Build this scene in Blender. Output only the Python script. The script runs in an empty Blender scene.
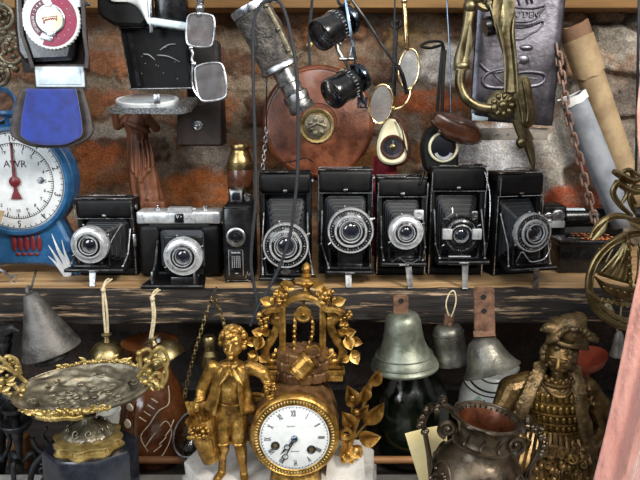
import bpy, bmesh, math, random
import numpy as np
from mathutils import Vector as V, Matrix as MX
R = math.radians; PI = math.pi
sc = bpy.context.scene; COL = sc.collection
# ---- the photograph's camera: level with the old cameras, looking a little down ----
D = 1.0; F = 667.0; PITCH = R(12); ZC = 1.492
SP, CP = math.sin(PITCH), math.cos(PITCH)
SHELF_Z = 1.2; COUNTER_Z = 0.92; BACK_Z = 0.88; WALL_Y = 0.34
def ray(px, py):
    return V((px-320.0, F*CP+(240.0-py)*SP, -F*SP+(240.0-py)*CP))
def P(px, py, Y):
    d = ray(px, py); return V((0, -D, ZC)) + d*((Y+D)/d.y)
def US(py, Y):
    return (Y+D)/ray(320, py).y
def Yon(py, z):
    d = ray(320, py); return -D + d.y*(z-ZC)/d.z
cam = bpy.data.cameras.new('camera'); cam_o = bpy.data.objects.new('camera', cam); COL.objects.link(cam_o)
cam_o.location = (0, -D, ZC); cam_o.rotation_euler = (PI/2-PITCH, 0, 0)
cam.sensor_width = 36; cam.lens = F/640*36; cam.clip_start = 0.02; sc.camera = cam_o

# ---- materials ----
def srgb(h):
    if not isinstance(h, str): return tuple(h)+(1,) if len(h) == 3 else h
    h = h.lstrip('#'); c = [int(h[i:i+2], 16)/255 for i in (0, 2, 4)]
    return tuple(x/12.92 if x <= .04045 else ((x+.055)/1.055)**2.4 for x in c)+(1,)
MATS = {}
def mat(name, c1, c2=None, metal=0., rough=.5, ns=60, bump=.15, bs=220, coat=0., rv=.12, lo=.38, hi=.62, stretch=(1, 1, 1), c3=None, bd=.002, spec=.5, sheen=0., detail=6):
    if name in MATS: return MATS[name]
    m = bpy.data.materials.new(name); m.use_nodes = True; nt = m.node_tree; N = nt.nodes; L = nt.links
    b = N['Principled BSDF']; b.inputs['Metallic'].default_value = metal; b.inputs['Roughness'].default_value = rough
    b.inputs['Coat Weight'].default_value = coat; b.inputs['Coat Roughness'].default_value = .12
    b.inputs['Specular IOR Level'].default_value = spec; b.inputs['Sheen Weight'].default_value = sheen
    tc = N.new('ShaderNodeTexCoord'); mp = N.new('ShaderNodeMapping'); mp.inputs['Scale'].default_value = stretch
    L.new(tc.outputs['Object'], mp.inputs['Vector'])
    n1 = N.new('ShaderNodeTexNoise'); n1.inputs['Scale'].default_value = ns; n1.inputs['Detail'].default_value = detail; n1.inputs['Roughness'].default_value = .65
    L.new(mp.outputs['Vector'], n1.inputs['Vector'])
    rp = N.new('ShaderNodeValToRGB'); e = rp.color_ramp.elements
    e[0].position = lo; e[0].color = srgb(c1); e[1].position = hi; e[1].color = srgb(c2 or c1)
    if c3: x = e.new(min(.99, hi+.12)); x.color = srgb(c3)
    L.new(n1.outputs['Fac'], rp.inputs['Fac']); L.new(rp.outputs['Color'], b.inputs['Base Color'])
    n2 = N.new('ShaderNodeTexNoise'); n2.inputs['Scale'].default_value = bs; n2.inputs['Detail'].default_value = 5
    L.new(mp.outputs['Vector'], n2.inputs['Vector'])
    mr = N.new('ShaderNodeMapRange'); mr.inputs['To Min'].default_value = max(.02, rough-rv); mr.inputs['To Max'].default_value = min(1, rough+rv)
    mr.inputs['From Min'].default_value = .3; mr.inputs['From Max'].default_value = .7
    L.new(n1.outputs['Fac'], mr.inputs['Value']); L.new(mr.outputs['Result'], b.inputs['Roughness'])
    if bump:
        bp = N.new('ShaderNodeBump'); bp.inputs['Strength'].default_value = bump; bp.inputs['Distance'].default_value = bd
        L.new(n2.outputs['Fac'], bp.inputs['Height']); L.new(bp.outputs['Normal'], b.inputs['Normal'])
    MATS[name] = m; return m
def glass(name, tint='#ffffff', rough=.03, ior=1.45):
    if name in MATS: return MATS[name]
    m = bpy.data.materials.new(name); m.use_nodes = True; b = m.node_tree.nodes['Principled BSDF']
    b.inputs['Base Color'].default_value = srgb(tint); b.inputs['Transmission Weight'].default_value = 1
    b.inputs['Roughness'].default_value = rough; b.inputs['IOR'].default_value = ior
    MATS[name] = m; return m

# ---- mesh builder: shapes are collected in photo-pixel units, scaled to metres on build ----
def rotm(ax, deg): return MX.Rotation(R(deg), 4, ax)
def frame_to(d, up=(0, 0, 1)):
    """matrix whose Z axis is d"""
    z = V(d).normalized(); u = V(up)
    if abs(z.dot(u)) > .98: u = V((0, 1, 0))
    x = u.cross(z).normalized(); y = z.cross(x)
    return MX(((x.x, y.x, z.x, 0), (x.y, y.y, z.y, 0), (x.z, y.z, z.z, 0), (0, 0, 0, 1)))
FACE = rotm('X', 90)           # local Z -> towards the viewer (-Y), local Y -> up
class MB:
    def __init__(s): s.v = []; s.f = []; s.fm = []; s.mi = 0; s.M = MX.Identity(4); s.st = []
    def push(s, M): s.st.append(s.M); s.M = s.M @ M; return s
    def pop(s): s.M = s.st.pop(); return s
    def add(s, vs, fs):
        o = len(s.v); M = s.M; s.v += [M @ V(v) for v in vs]
        s.f += [tuple(i+o for i in f) for f in fs]; s.fm += [s.mi]*len(fs); return s
    def box(s, c, d, bev=0, seg=2, rot=None):
        if bev <= 0:
            vs = [(x*d[0]/2, y*d[1]/2, z*d[2]/2) for x in (-1, 1) for y in (-1, 1) for z in (-1, 1)]
            fs = [(0, 1, 3, 2), (4, 6, 7, 5), (0, 4, 5, 1), (2, 3, 7, 6), (0, 2, 6, 4), (1, 5, 7, 3)]
        else:
            bm = bmesh.new(); bmesh.ops.create_cube(bm, size=1)
            for v in bm.verts: v.co = V((v.co.x*d[0], v.co.y*d[1], v.co.z*d[2]))
            bmesh.ops.bevel(bm, geom=bm.edges[:], offset=min(bev, min(d)*.49), segments=seg, profile=.5, affect='EDGES')
            bm.verts.index_update(); vs = [tuple(v.co) for v in bm.verts]; fs = [tuple(v.index for v in f.verts) for f in bm.faces]; bm.free()
        T = MX.Translation(V(c))
        if rot is not None: T = T @ rot
        s.push(T); s.add(vs, fs); return s.pop()
    def lathe(s, prof, seg=32, c=(0, 0, 0), rot=None, sx=1, sy=1, mod=None, a0=0, a1=2*PI, cap=True):
        T = MX.Translation(V(c))
        if rot is not None: T = T @ rot
        s.push(T); full = abs(a1-a0-2*PI) < 1e-6; n = seg if full else seg+1; vs = []
        for k, (r, z) in enumerate(prof):
            for i in range(n):
                a = a0+(a1-a0)*i/seg; q = r*(mod(a, k, r, z) if mod else 1)
                vs.append((q*math.cos(a)*sx, q*math.sin(a)*sy, z))
        fs = []
        for k in range(len(prof)-1):
            for i in range(seg):
                j = (i+1) % n; fs.append((k*n+i, k*n+j, (k+1)*n+j, (k+1)*n+i))
        if cap and full:
            if prof[0][0] > 1e-4: fs.append(tuple(range(n-1, -1, -1)))
            if prof[-1][0] > 1e-4: fs.append(tuple((len(prof)-1)*n+i for i in range(n)))
        s.add(vs, fs); return s.pop()
    def cyl(s, a, b, r, r2=None, seg=16, bev=0):
        a, b = V(a), V(b); h = (b-a).length; r2 = r if r2 is None else r2
        pr = [(r, 0), (r2, h)] if not bev else [(max(r-bev, 0), 0), (r, bev), (r2, h-bev), (max(r2-bev, 0), h)]
        return s.lathe(pr, seg, a, frame_to(b-a))
    def loft(s, rings, caps=True, closed=False):
        n = len(rings[0]); vs = [p for r in rings for p in r]; fs = []; m = len(rings)
        for k in range(m if closed else m-1):
            for i in range(n):
                j = (i+1) % n; k2 = (k+1) % m; fs.append((k*n+i, k*n+j, k2*n+j, k2*n+i))
        if caps and not closed: fs.append(tuple(range(n-1, -1, -1))); fs.append(tuple((m-1)*n+i for i in range(n)))
        return s.add(vs, fs)
    def tube(s, pts, r, seg=8, closed=False, flat=1.0, up=None):
        pts = [V(p) for p in pts]; n = len(pts); rings = []; N = None
        for i, p in enumerate(pts):
            a = pts[(i-1) % n] if (closed or i > 0) else p; b = pts[(i+1) % n] if (closed or i < n-1) else p
            t = (b-a).normalized()
            if N is None:
                h = V(up) if up else (V((0, 0, 1)) if abs(t.z) < .9 else V((0, 1, 0)))
                N = (h-t*h.dot(t)).normalized()
            else:
                N = N-t*N.dot(t); N = N.normalized() if N.length > 1e-6 else V((1, 0, 0))
            B = t.cross(N); q = r[i] if isinstance(r, (list, tuple)) else (r(i/(n-1)) if callable(r) else r)
            rings.append([p+(N*math.cos(2*PI*k/seg)+B*math.sin(2*PI*k/seg)*flat)*q for k in range(seg)])
        return s.loft(rings, True, closed)
    def limb(s, pts, rs, seg=14, sub=5):
        """tapered capsule chain"""
        for i in range(len(pts)-1):
            a, b = V(pts[i]), V(pts[i+1])
            if (b-a).length > 1e-5: s.cyl(a, b, rs[i], rs[i+1], seg)
        for p, r in zip(pts, rs): s.ball(p, r)
        return s
    def ball(s, c, r, seg=12, rings=8, rot=None):
        rr = (r, r, r) if not isinstance(r, (tuple, list)) else r
        T = MX.Translation(V(c))
        if rot is not None: T = T @ rot
        s.push(T @ MX.Diagonal((rr[0], rr[1], rr[2], 1)))
        pr = [(math.sin(PI*k/rings), -math.cos(PI*k/rings)) for k in range(rings+1)]
        pr[0] = (0, -1); pr[-1] = (0, 1); s.lathe(pr, seg, cap=False); return s.pop()
    def torus(s, c, Rr, r, rot=None, seg=36, tseg=10, sx=1, sy=1):
        T = MX.Translation(V(c))
        if rot is not None: T = T @ rot
        s.push(T); s.tube([(Rr*sx*math.cos(2*PI*i/seg), Rr*sy*math.sin(2*PI*i/seg), 0) for i in range(seg)], r, tseg, True); return s.pop()
    def prism(s, poly, y0, y1, bev=0):
        """outline in (x,z), extruded along y"""
        n = len(poly)
        if bev:
            cx = sum(p[0] for p in poly)/n; cz = sum(p[1] for p in poly)/n
            def ins(b):
                out = []
                for i in range(n):
                    p0, p1, p2 = V(poly[i-1]), V(poly[i]), V(poly[(i+1) % n]); e1 = (p1-p0).normalized(); e2 = (p2-p1).normalized()
                    n1 = V((-e1.y, e1.x)); n2 = V((-e2.y, e2.x)); m = (n1+n2)
                    m = m.normalized() if m.length > 1e-6 else n1
                    sg = 1 if area > 0 else -1; out.append(p1+m*b*sg)
                return out
            area = sum(poly[i-1][0]*poly[i][1]-poly[i][0]*poly[i-1][1] for i in range(n)); q = ins(bev); sg = 1 if y1 > y0 else -1
            return s.loft([[(p[0], y0, p[1]) for p in q], [(p[0], y0+bev*sg, p[1]) for p in poly], [(p[0], y1-bev*sg, p[1]) for p in poly], [(p[0], y1, p[1]) for p in q]])
        return s.loft([[(p[0], y0, p[1]) for p in poly], [(p[0], y1, p[1]) for p in poly]])
    def leaf(s, p0, d, n, L, W, curl=0., th=.5, seg=7, cup=.25):
        p0, d, n = V(p0), V(d).normalized(), V(n); n = (n-d*n.dot(d)).normalized(); sd = d.cross(n); rings = []
        for i in range(seg+1):
            t = i/seg; w = W*(math.sin(PI*min(1, t*.97+.03)**.85)+.03)*.5; c = p0+d*L*t+n*curl*L*t*t
            rings.append([c-sd*w+n*w*cup, c-sd*w*.5+n*w*cup*.7, c-n*w*.14, c+sd*w*.5+n*w*cup*.7, c+sd*w+n*w*cup, c+sd*w*.5-n*th, c-n*th*1.3, c-sd*w*.5-n*th])
        return s.loft(rings)
    def grapes(s, c, w, h, r, rnd, n=None, dp=.6):
        n = n or int(w*h/(r*r*1.6)); c = V(c)
        for k in range(n):
            t = rnd.random(); a = rnd.uniform(0, 2*PI); q = w/2*math.sqrt(max(.05, 1-t*.85))
            s.ball(c+V((q*math.cos(a)*rnd.uniform(.5, 1), q*dp*math.sin(a)*rnd.uniform(.5, 1), -h*t)), r*rnd.uniform(.85, 1.1), 8, 6)
        return s
    def spiral(s, c, r0, r1, turns, tr, rot=None, a0=0, seg=14, tseg=8, dirn=1, flat=1.):
        n = int(seg*turns)+1; pts = []; T = MX.Translation(V(c)) @ (rot if rot is not None else FACE)
        for i in range(n+1):
            t = i/n; a = a0+dirn*2*PI*turns*t; q = r0+(r1-r0)*t; pts.append(T @ V((q*math.cos(a), q*math.sin(a), 0)))
        return s.tube(pts, tr if not isinstance(tr, tuple) else (lambda t: tr[0]+(tr[1]-tr[0])*t), tseg, flat=flat)
    def text(s, body, size, c, depth=.1, rot=None, align='CENTER', sx=1.):
        cu = bpy.data.curves.new('lettering', 'FONT'); cu.body = body; cu.size = size; cu.align_x = align; cu.align_y = 'CENTER'; cu.extrude = depth; cu.resolution_u = 3
        o = bpy.data.objects.new('lettering', cu); me = bpy.data.meshes.new_from_object(o)
        T = MX.Translation(V(c)) @ (rot if rot is not None else FACE) @ MX.Diagonal((sx, 1, 1, 1))
        s.push(T); s.add([tuple(v.co) for v in me.vertices], [tuple(p.vertices) for p in me.polygons]); s.pop()
        bpy.data.objects.remove(o); bpy.data.curves.remove(cu); bpy.data.meshes.remove(me); return s
    def grid(s, fn, nu, nv, wrap=False):
        vs = [fn(i/nu, j/nv) for j in range(nv+1) for i in range(nu+(0 if wrap else 1))]; w = nu if wrap else nu+1
        fs = [(j*w+i, j*w+(i+1) % w, (j+1)*w+(i+1) % w, (j+1)*w+i) for j in range(nv) for i in range(nu)]
        return s.add(vs, fs)
    def mesh(s, name, u, mats, ang=38, smooth=True):
        bm = bmesh.new(); vv = [bm.verts.new(p) for p in s.v]
        for f, m in zip(s.f, s.fm):
            if len(set(f)) < 3: continue
            try: q = bm.faces.new([vv[i] for i in f]); q.material_index = m; q.smooth = smooth
            except ValueError: pass
        bmesh.ops.remove_doubles(bm, verts=bm.verts[:], dist=2e-3)
        bmesh.ops.recalc_face_normals(bm, faces=bm.faces[:])
        for e in bm.edges:
            if len(e.link_faces) == 2: e.smooth = e.calc_face_angle(0) < R(ang)
        bmesh.ops.scale(bm, vec=(u, u, u), verts=bm.verts[:])
        me = bpy.data.meshes.new(name); bm.to_mesh(me); bm.free()
        for m in (mats if isinstance(mats, (list, tuple)) else [mats]): me.materials.append(m)
        return me

def props(o, label=None, cat=None, group=None, kind=None):
    if label: o['label'] = label
    if cat: o['category'] = cat
    if group: o['group'] = group
    if kind: o['kind'] = kind
    return o
class Thing:
    def __init__(s, name, label, cat, px, py, Y, group=None, yaw=0):
        s.o = bpy.data.objects.new(name, None); COL.objects.link(s.o); s.base = P(px, py, Y); s.Y = Y; s.u = US(py, Y)
        s.o.empty_display_size = .01; s.o.location = s.base; s.o.rotation_euler = (0, 0, R(yaw)); s.Ri = MX.Rotation(-R(yaw), 3, 'Z')
        props(s.o, label, cat, group)
    def at(s, px, py, dy=0.):
        return s.Ri @ (P(px, py, s.Y+dy*s.u)-s.base)/s.u
    def zat(s, z): return (z-s.base.z)/s.u
    def part(s, name, mb, mats, parent=None, label=None, ang=38):
        o = bpy.data.objects.new(name, mb.mesh(name, s.u, mats, ang)); COL.objects.link(o); o.parent = parent or s.o
        if label: o['label'] = label
        return o
def solo(name, label, cat, t, mb, mats, group=None, ang=38):
    """a thing that is one mesh; t is a helper frame made by Frame()"""
    o = bpy.data.objects.new(name, mb.mesh(name, t.u, mats, ang)); COL.objects.link(o); o.location = t.base
    return props(o, label, cat, group)
class Frame(Thing):
    def __init__(s, px, py, Y):
        s.base = P(px, py, Y); s.Y = Y; s.u = US(py, Y); s.Ri = MX.Identity(3)
def organic(o, voxel, smooth=3, disp=0., dscale=.004):
    m = o.modifiers.new('remesh', 'REMESH'); m.mode = 'VOXEL'; m.voxel_size = voxel; m.use_smooth_shade = True
    if smooth:
        k = o.modifiers.new('smooth', 'SMOOTH'); k.factor = .5; k.iterations = smooth
    if disp:
        tx = bpy.data.textures.new('folds', 'CLOUDS'); tx.noise_scale = dscale; tx.noise_depth = 2
        d = o.modifiers.new('folds', 'DISPLACE'); d.texture = tx; d.strength = disp; d.mid_level = .5
    return o
def structure(name, mb, u, mats, loc=(0, 0, 0), ang=38):
    o = bpy.data.objects.new(name, mb.mesh(name, u, mats, ang)); COL.objects.link(o); o.location = loc; o['kind'] = 'structure'; return o
def bez(pts, n=6, closed=False):
    """smooth curve through points (Catmull-Rom)"""
    p = [V(q) for q in pts]; m = len(p); out = []
    for i in range(m if closed else m-1):
        a, b, c, d = (p[(i-1) % m], p[i], p[(i+1) % m], p[(i+2) % m]) if closed else (p[max(i-1, 0)], p[i], p[i+1], p[min(i+2, m-1)])
        for k in range(n):
            t = k/n; out.append(.5*((2*b)+(c-a)*t+(2*a-5*b+4*c-d)*t*t+(3*b-a-3*c+d)*t**3))
    if not closed: out.append(p[-1])
    return out
# ================= SETTING =================
sc.view_settings.view_transform = 'Standard'; sc.view_settings.look = 'None'; sc.view_settings.gamma = 1; sc.view_settings.use_curve_mapping = False
sc.view_settings.exposure = EXPO = 0.0
_rs = np.random.RandomState(5); _lat = _rs.rand(256, 256)
def vn(x, y, o=0):
    x = x+o*17.3; y = y+o*9.7; xi = np.floor(x).astype(int); yi = np.floor(y).astype(int); fx = x-xi; fy = y-yi
    fx = fx*fx*(3-2*fx); fy = fy*fy*(3-2*fy); g = lambda a, b: _lat[a % 256, b % 256]
    return (g(xi, yi)*(1-fx)+g(xi+1, yi)*fx)*(1-fy)+(g(xi, yi+1)*(1-fx)+g(xi+1, yi+1)*fx)*fy
def fbm(x, y, o=0, n=4):
    s = 0; a = .5; tot = 0
    for k in range(n): s = s+a*vn(x*2**k, y*2**k, o+k*3); tot += a; a *= .5
    return s/tot
def build_wall():
    st = 2.0; xs = np.arange(-330, 971, st); ys = np.arange(-100, 641, st); X, Y = np.meshgrid(xs, ys)
    wx = X+(fbm(X/34, Y/34, 1)-.5)*34; wy = Y+(fbm(X/40, Y/34, 2)-.5)*26+3*np.sin(X/90)
    rh, bw, mo = 43., 122., 5.5
    row = np.floor((wy-2)/rh).astype(int); fy = (wy-2)-row*rh; off = (row % 2)*61.+(row*37 % 23)
    colm = np.floor((wx+off)/bw).astype(int); fx = (wx+off)-colm*bw
    d = np.minimum(np.minimum(fx, bw-fx), np.minimum(fy, rh-fy)); edge = np.clip((d-mo+(fbm(X/9, Y/9, 8)-.5)*13)/4.5, 0, 1)
    h = (row*92821+colm*68917) % 997/997.; h2 = (row*31337+colm*7919) % 887/887.
    pal = np.array([srgb(c)[:3] for c in ('#75503a', '#8c5d40', '#5f4536', '#835a3c', '#99693f', '#6d503e')])
    C = pal[(h*5.999).astype(int)]
    mort = np.array(srgb('#80715f')[:3])
    n1 = fbm(X/16, Y/16, 4)[..., None]; n2 = fbm(X/60, Y/60, 6)[..., None]; n3 = fbm(X/5, Y/5, 9)[..., None]
    C = C*(.6+.8*n1)*(.8+.4*n3)
    C = C*(1-.35*np.clip((n2-.5)*5, 0, 1)) + .35*np.clip((n2-.5)*5, 0, 1)*np.array(srgb('#8a7058')[:3])
    C = C*edge[..., None]+mort*(.7+.6*n3)*(1-edge[..., None])
    H = edge*.010*(.7+.6*h2)+fbm(X/6, Y/6, 3)*.005
    def patch(cx, cy, rx, ry, col, k=1., hgt=None, soft=.35, rag=.9):
        nonlocal C, H
        q = np.sqrt(((X-cx)/rx)**2+((Y-cy)/ry)**2)+(fbm(X/14, Y/14, int(cx) % 50)-.5)*rag
        m = np.clip((1-q)/soft, 0, 1)*k; c = np.array(srgb(col)[:3])*(.55+.85*n3)*(.8+.4*n1)
        C = C*(1-m[..., None])+c*m[..., None]
        if hgt is not None: H = H*(1-m)+(hgt-.003+fbm(X/10, Y/10, 12)*.008+fbm(X/4, Y/4, 15)*.003)*m
    # coarse field-stone zone at the right
    rs = np.random.RandomState(3); cx = rs.uniform(535, 820, 26); cy = rs.uniform(-110, 330, 26)
    dd = np.sqrt((X[..., None]-cx)**2/1.5+(Y[..., None]-cy)**2+((fbm(X/25, Y/25, 7)-.5)*900)[..., None]*.4); so = np.sort(dd, axis=-1); idx = np.argmin(dd, axis=-1)
    seam = np.clip((so[..., 1]-so[..., 0])/9, 0, 1)
    sp = np.array([srgb(c)[:3] for c in ('#857c70', '#756c62', '#938b80', '#6a6058', '#a09688')]); S = sp[idx % 5]*(.35+1.3*n1)*(.55+.9*n3)
    S = S*seam[..., None]+np.array(srgb('#54493f')[:3])*(1-seam[..., None])
    m = np.clip((X-(556+(fbm(X/40, Y/40, 5)-.5)*50+np.clip(Y-120, 0, 400)*.35))/8, 0, 1)
    C = C*(1-m[..., None])+S*m[..., None]; H = H*(1-m)+(seam*.020+fbm(X/14, Y/14, 2)*.022+fbm(X/5, Y/5, 3)*.006)*m
    # lime plaster and repairs
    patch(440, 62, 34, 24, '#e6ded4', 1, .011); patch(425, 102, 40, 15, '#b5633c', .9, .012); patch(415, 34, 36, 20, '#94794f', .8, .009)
    patch(400, 128, 30, 18, '#9f978c', .8, .008); patch(487, 158, 60, 42, '#dcdde0', 1, .012); patch(548, 135, 34, 60, '#c4beb4', 1, .012)
    patch(592, 165, 22, 24, '#b25a3e', .9, .013); patch(566, 197, 42, 17, '#a65338', .95, .013); patch(218, 156, 42, 16, '#aca296', .9, .010)
    patch(108, 131, 38, 9, '#a89e91', .9, .009); patch(205, 187, 40, 22, '#bd6f3c', .9, .011); patch(108, 166, 44, 28, '#b56637', .85, .012)
    patch(330, 40, 60, 30, '#6b4d3a', .6); patch(240, 84, 90, 8, '#8a7a68', .7, .006); patch(120, 100, 26, 12, '#a5604a', .7); patch(105, 44, 60, 8, '#7d6f60', .7, .006)
    patch(222, 110, 20, 20, '#7c4b33', .5); patch(515, 190, 26, 18, '#ada79d', .9, .010); patch(300, 165, 20, 30, '#8d7a68', .6)
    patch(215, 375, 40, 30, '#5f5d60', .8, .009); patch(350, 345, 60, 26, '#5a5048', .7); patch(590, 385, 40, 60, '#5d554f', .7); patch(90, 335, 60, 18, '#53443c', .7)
    # brick face stains, lime bloom, and the shelf's shade painted into colours below
    bl = np.clip((fbm(X/22, Y/16, 14)-.56)*6, 0, 1)[..., None]*.55; C = C*(1-bl)+bl*np.array(srgb('#9a8672')[:3])*(.6+.7*n3)
    oc = np.clip((fbm(X/38, Y/24, 19)-.55)*6, 0, 1)[..., None]*.5; C = C*(1-oc)+oc*np.array(srgb('#8f5a30')[:3])*(.6+.8*n1)
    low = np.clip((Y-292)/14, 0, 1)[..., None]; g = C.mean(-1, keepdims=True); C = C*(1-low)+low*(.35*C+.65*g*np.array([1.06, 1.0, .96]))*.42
    base = WALL_Y
    p = [P(0, y, base) for y in ys]; me = bpy.data.meshes.new('wall_back')
    nx, ny = len(xs), len(ys); co = np.zeros((ny, nx, 3))
    for j, y in enumerate(ys):
        a = P(-330, y, base); b = P(970, y, base); co[j, :, 0] = a.x+(b.x-a.x)*(xs+330)/1300.; co[j, :, 2] = a.z
    co[..., 1] = base-H
    I = np.arange(nx*ny).reshape(ny, nx); q = np.stack([I[:-1, :-1], I[1:, :-1], I[1:, 1:], I[:-1, 1:]], -1).reshape(-1, 4)
    me.from_pydata(co.reshape(-1, 3).tolist(), [], q.tolist())
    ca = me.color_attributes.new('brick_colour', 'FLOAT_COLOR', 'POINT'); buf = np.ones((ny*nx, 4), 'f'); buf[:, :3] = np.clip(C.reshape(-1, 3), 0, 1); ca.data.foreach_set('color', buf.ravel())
    me.polygons.foreach_set('use_smooth', [True]*len(me.polygons))
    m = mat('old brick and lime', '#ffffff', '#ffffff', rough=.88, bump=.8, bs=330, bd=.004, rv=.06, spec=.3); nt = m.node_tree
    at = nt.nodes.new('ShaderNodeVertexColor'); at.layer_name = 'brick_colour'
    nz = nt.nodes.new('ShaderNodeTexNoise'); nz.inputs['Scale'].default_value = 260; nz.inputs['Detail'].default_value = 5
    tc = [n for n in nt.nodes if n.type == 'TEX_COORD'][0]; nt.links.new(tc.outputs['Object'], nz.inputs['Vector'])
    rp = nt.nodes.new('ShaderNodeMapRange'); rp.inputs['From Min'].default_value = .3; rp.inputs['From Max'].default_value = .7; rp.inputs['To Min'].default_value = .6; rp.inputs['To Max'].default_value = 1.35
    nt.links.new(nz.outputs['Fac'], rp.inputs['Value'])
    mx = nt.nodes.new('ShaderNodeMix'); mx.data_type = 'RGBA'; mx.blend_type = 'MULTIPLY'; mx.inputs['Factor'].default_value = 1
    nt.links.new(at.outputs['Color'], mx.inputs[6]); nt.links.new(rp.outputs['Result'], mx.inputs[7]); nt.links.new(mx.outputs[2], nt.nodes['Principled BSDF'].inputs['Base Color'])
    me.materials.append(m); o = bpy.data.objects.new('wall_back', me); COL.objects.link(o); o['kind'] = 'structure'
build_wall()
W_TOP = mat('worn plank top', '#86653f', '#b0926a', rough=.7, ns=30, stretch=(.16, 2.2, 1), bump=.3, bs=90, c3='#775433')
W_EDGE = mat('charred plank edge', '#0d0a08', '#211914', rough=.85, ns=42, stretch=(.2, 1, 2.6), bump=1, bs=60, lo=.40, hi=.545, c3='#b09678', bd=.004, detail=9)
W_BEAM = mat('warm beam', '#7a5832', '#9a7646', rough=.7, ns=22, stretch=(.12, 1, 2.5), bump=.25, bs=80)
def plank(name, label, z1, z0, y0, y1, x0, x1, mats, rag=.004, seed=1):
    mb = MB(); n = 210; rs = random.Random(seed); u = 1.; prof = []
    from mathutils import noise as nz
    rings = []
    for i in range(n+1):
        x = x0+(x1-x0)*i/n; ring = []
        k = lambda a, b: nz.noise(V((x*14+a, b*3.7+seed, a*1.3)))*rag+nz.noise(V((x*50, b*9.1, seed+a)))*rag*.5
        h = z1-z0
        prof = [(y1, z1), (y0+.012, z1+k(0, 1)*.4), (y0+.003, z1-.003+k(1, 1)), (y0+k(2, 2), z1-h*.3), (y0+k(3, 3), z1-h*.55), (y0+k(4, 4), z1-h*.8), (y0+.004+k(5, 5), z0+.003), (y0+.014, z0), (y1, z0)]
        rings.append([(x, a*1., b) for a, b in prof])
    m = len(prof); vs = [p for r in rings for p in r]
    for j in range(m):
        mb.mi = 1 if 1 <= j <= 6 else 0
        o = [(i*m+j, i*m+(j+1) % m, (i+1)*m+(j+1) % m, (i+1)*m+j) for i in range(n)]
        off = len(mb.v)
        mb.add([vs[q] for f in o for q in f], [tuple(range(4*k2, 4*k2+4)) for k2 in range(len(o))])
    mb.mi = 0; mb.add(rings[0], [tuple(range(m))]); mb.add(rings[-1], [tuple(range(m-1, -1, -1))])
    # weld
    bm_mesh = MB.mesh; me = None
    for k2 in range(len(mb.v)): mb.v[k2] = V(mb.v[k2])*1000
    me = mb.mesh(name, .001, mats, 50); o = bpy.data.objects.new(name, me); COL.objects.link(o)
    return o
hz = P(320, 326, 0).z
props(plank('wall_shelf', '', SHELF_Z, hz, 0, .33, -1.25, 1.25, [W_TOP, W_EDGE], .005, 4), 'rough wooden plank shelf with charred front edge carrying the row of cameras', 'shelf')
zb = P(320, 8, .25).z
o = structure('trim_1', MB().box((0, 295, (zb+.05)*1000), (2500, 90, 100), 3), .001, W_BEAM)
LOWB = mat('dark old board', '#2a2320', '#3d342e', rough=.8, ns=25, stretch=(.3, 2, 1))
GREY = mat('grey painted counter', '#8f8d88', '#b3b0a8', rough=.6, ns=20)
o = bpy.data.objects.new('display_counter', MB().box((0, -280, COUNTER_Z*500), (2500, 440, COUNTER_Z*1000), 3).mesh('display_counter', .001, GREY)); COL.objects.link(o)
props(o, 'grey painted counter top under the mantel clock and the ewer', 'counter')
o = bpy.data.objects.new('lower_shelf', MB().box((0, 138, BACK_Z*1000-15), (2500, 390, 30), 2).mesh('lower_shelf', .001, LOWB)); COL.objects.link(o)
props(o, 'dark lower shelf board behind the counter under the green jar', 'shelf')
o = structure('floor', MB().box((0, -300, -20), (4000, 3000, 40)), .001, mat('floor boards', '#4a3a2c', '#5d4a38', rough=.7, ns=8))
o = structure('hanging_rail', MB().cyl((-900, 60, P(320, -66, .05).z*1000), (900, 60, P(320, -66, .05).z*1000), 7, seg=20), .001, mat('steel rail', '#6b6b6b', '#8a8a8a', metal=1, rough=.4))  # unseen hanging rail above the view for cords and wires
# ---- light: a bright shop lamp high on the right, an added cool fill on the left, room light ----
def area(name, loc, tgt, size, power, col, sy=None):
    l = bpy.data.lights.new(name, 'AREA'); l.energy = power; l.color = col; l.size = size
    if sy: l.shape = 'RECTANGLE'; l.size_y = sy
    o = bpy.data.objects.new(name, l); COL.objects.link(o); o.location = loc
    o.rotation_euler = (V(tgt)-V(loc)).to_track_quat('-Z', 'Y').to_euler(); return o
area('shop_lamp', (.75, -.95, 2.15), (0, .1, 1.25), .28, 26, (1, .95, .87))
area('cool_fill', (-1.3, -1.5, 2.0), (0, 0, 1.2), .8, 26, (.84, .92, 1), 1.1)
area('ceiling_lamp', (.1, -1.7, 2.6), (0, 0, 1.1), .7, 18, (1, .97, .93), .7)
w = bpy.data.worlds.new('room'); sc.world = w; w.use_nodes = True; nt = w.node_tree; bg = nt.nodes['Background']
tc = nt.nodes.new('ShaderNodeTexCoord'); sx = nt.nodes.new('ShaderNodeSeparateXYZ'); rp = nt.nodes.new('ShaderNodeValToRGB')
nt.links.new(tc.outputs['Generated'], sx.inputs['Vector'])
mr = nt.nodes.new('ShaderNodeMapRange'); mr.inputs['From Min'].default_value = -1; nt.links.new(sx.outputs['Z'], mr.inputs['Value'])
e = rp.color_ramp.elements; e[0].position = .35; e[0].color = (.05, .045, .04, 1); e[1].position = .95; e[1].color = (.75, .76, .78, 1); q = e.new(.52); q.color = (.17, .16, .155, 1)
nt.links.new(mr.outputs['Result'], rp.inputs['Fac']); nt.links.new(rp.outputs['Color'], bg.inputs['Color']); bg.inputs['Strength'].default_value = .85
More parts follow.
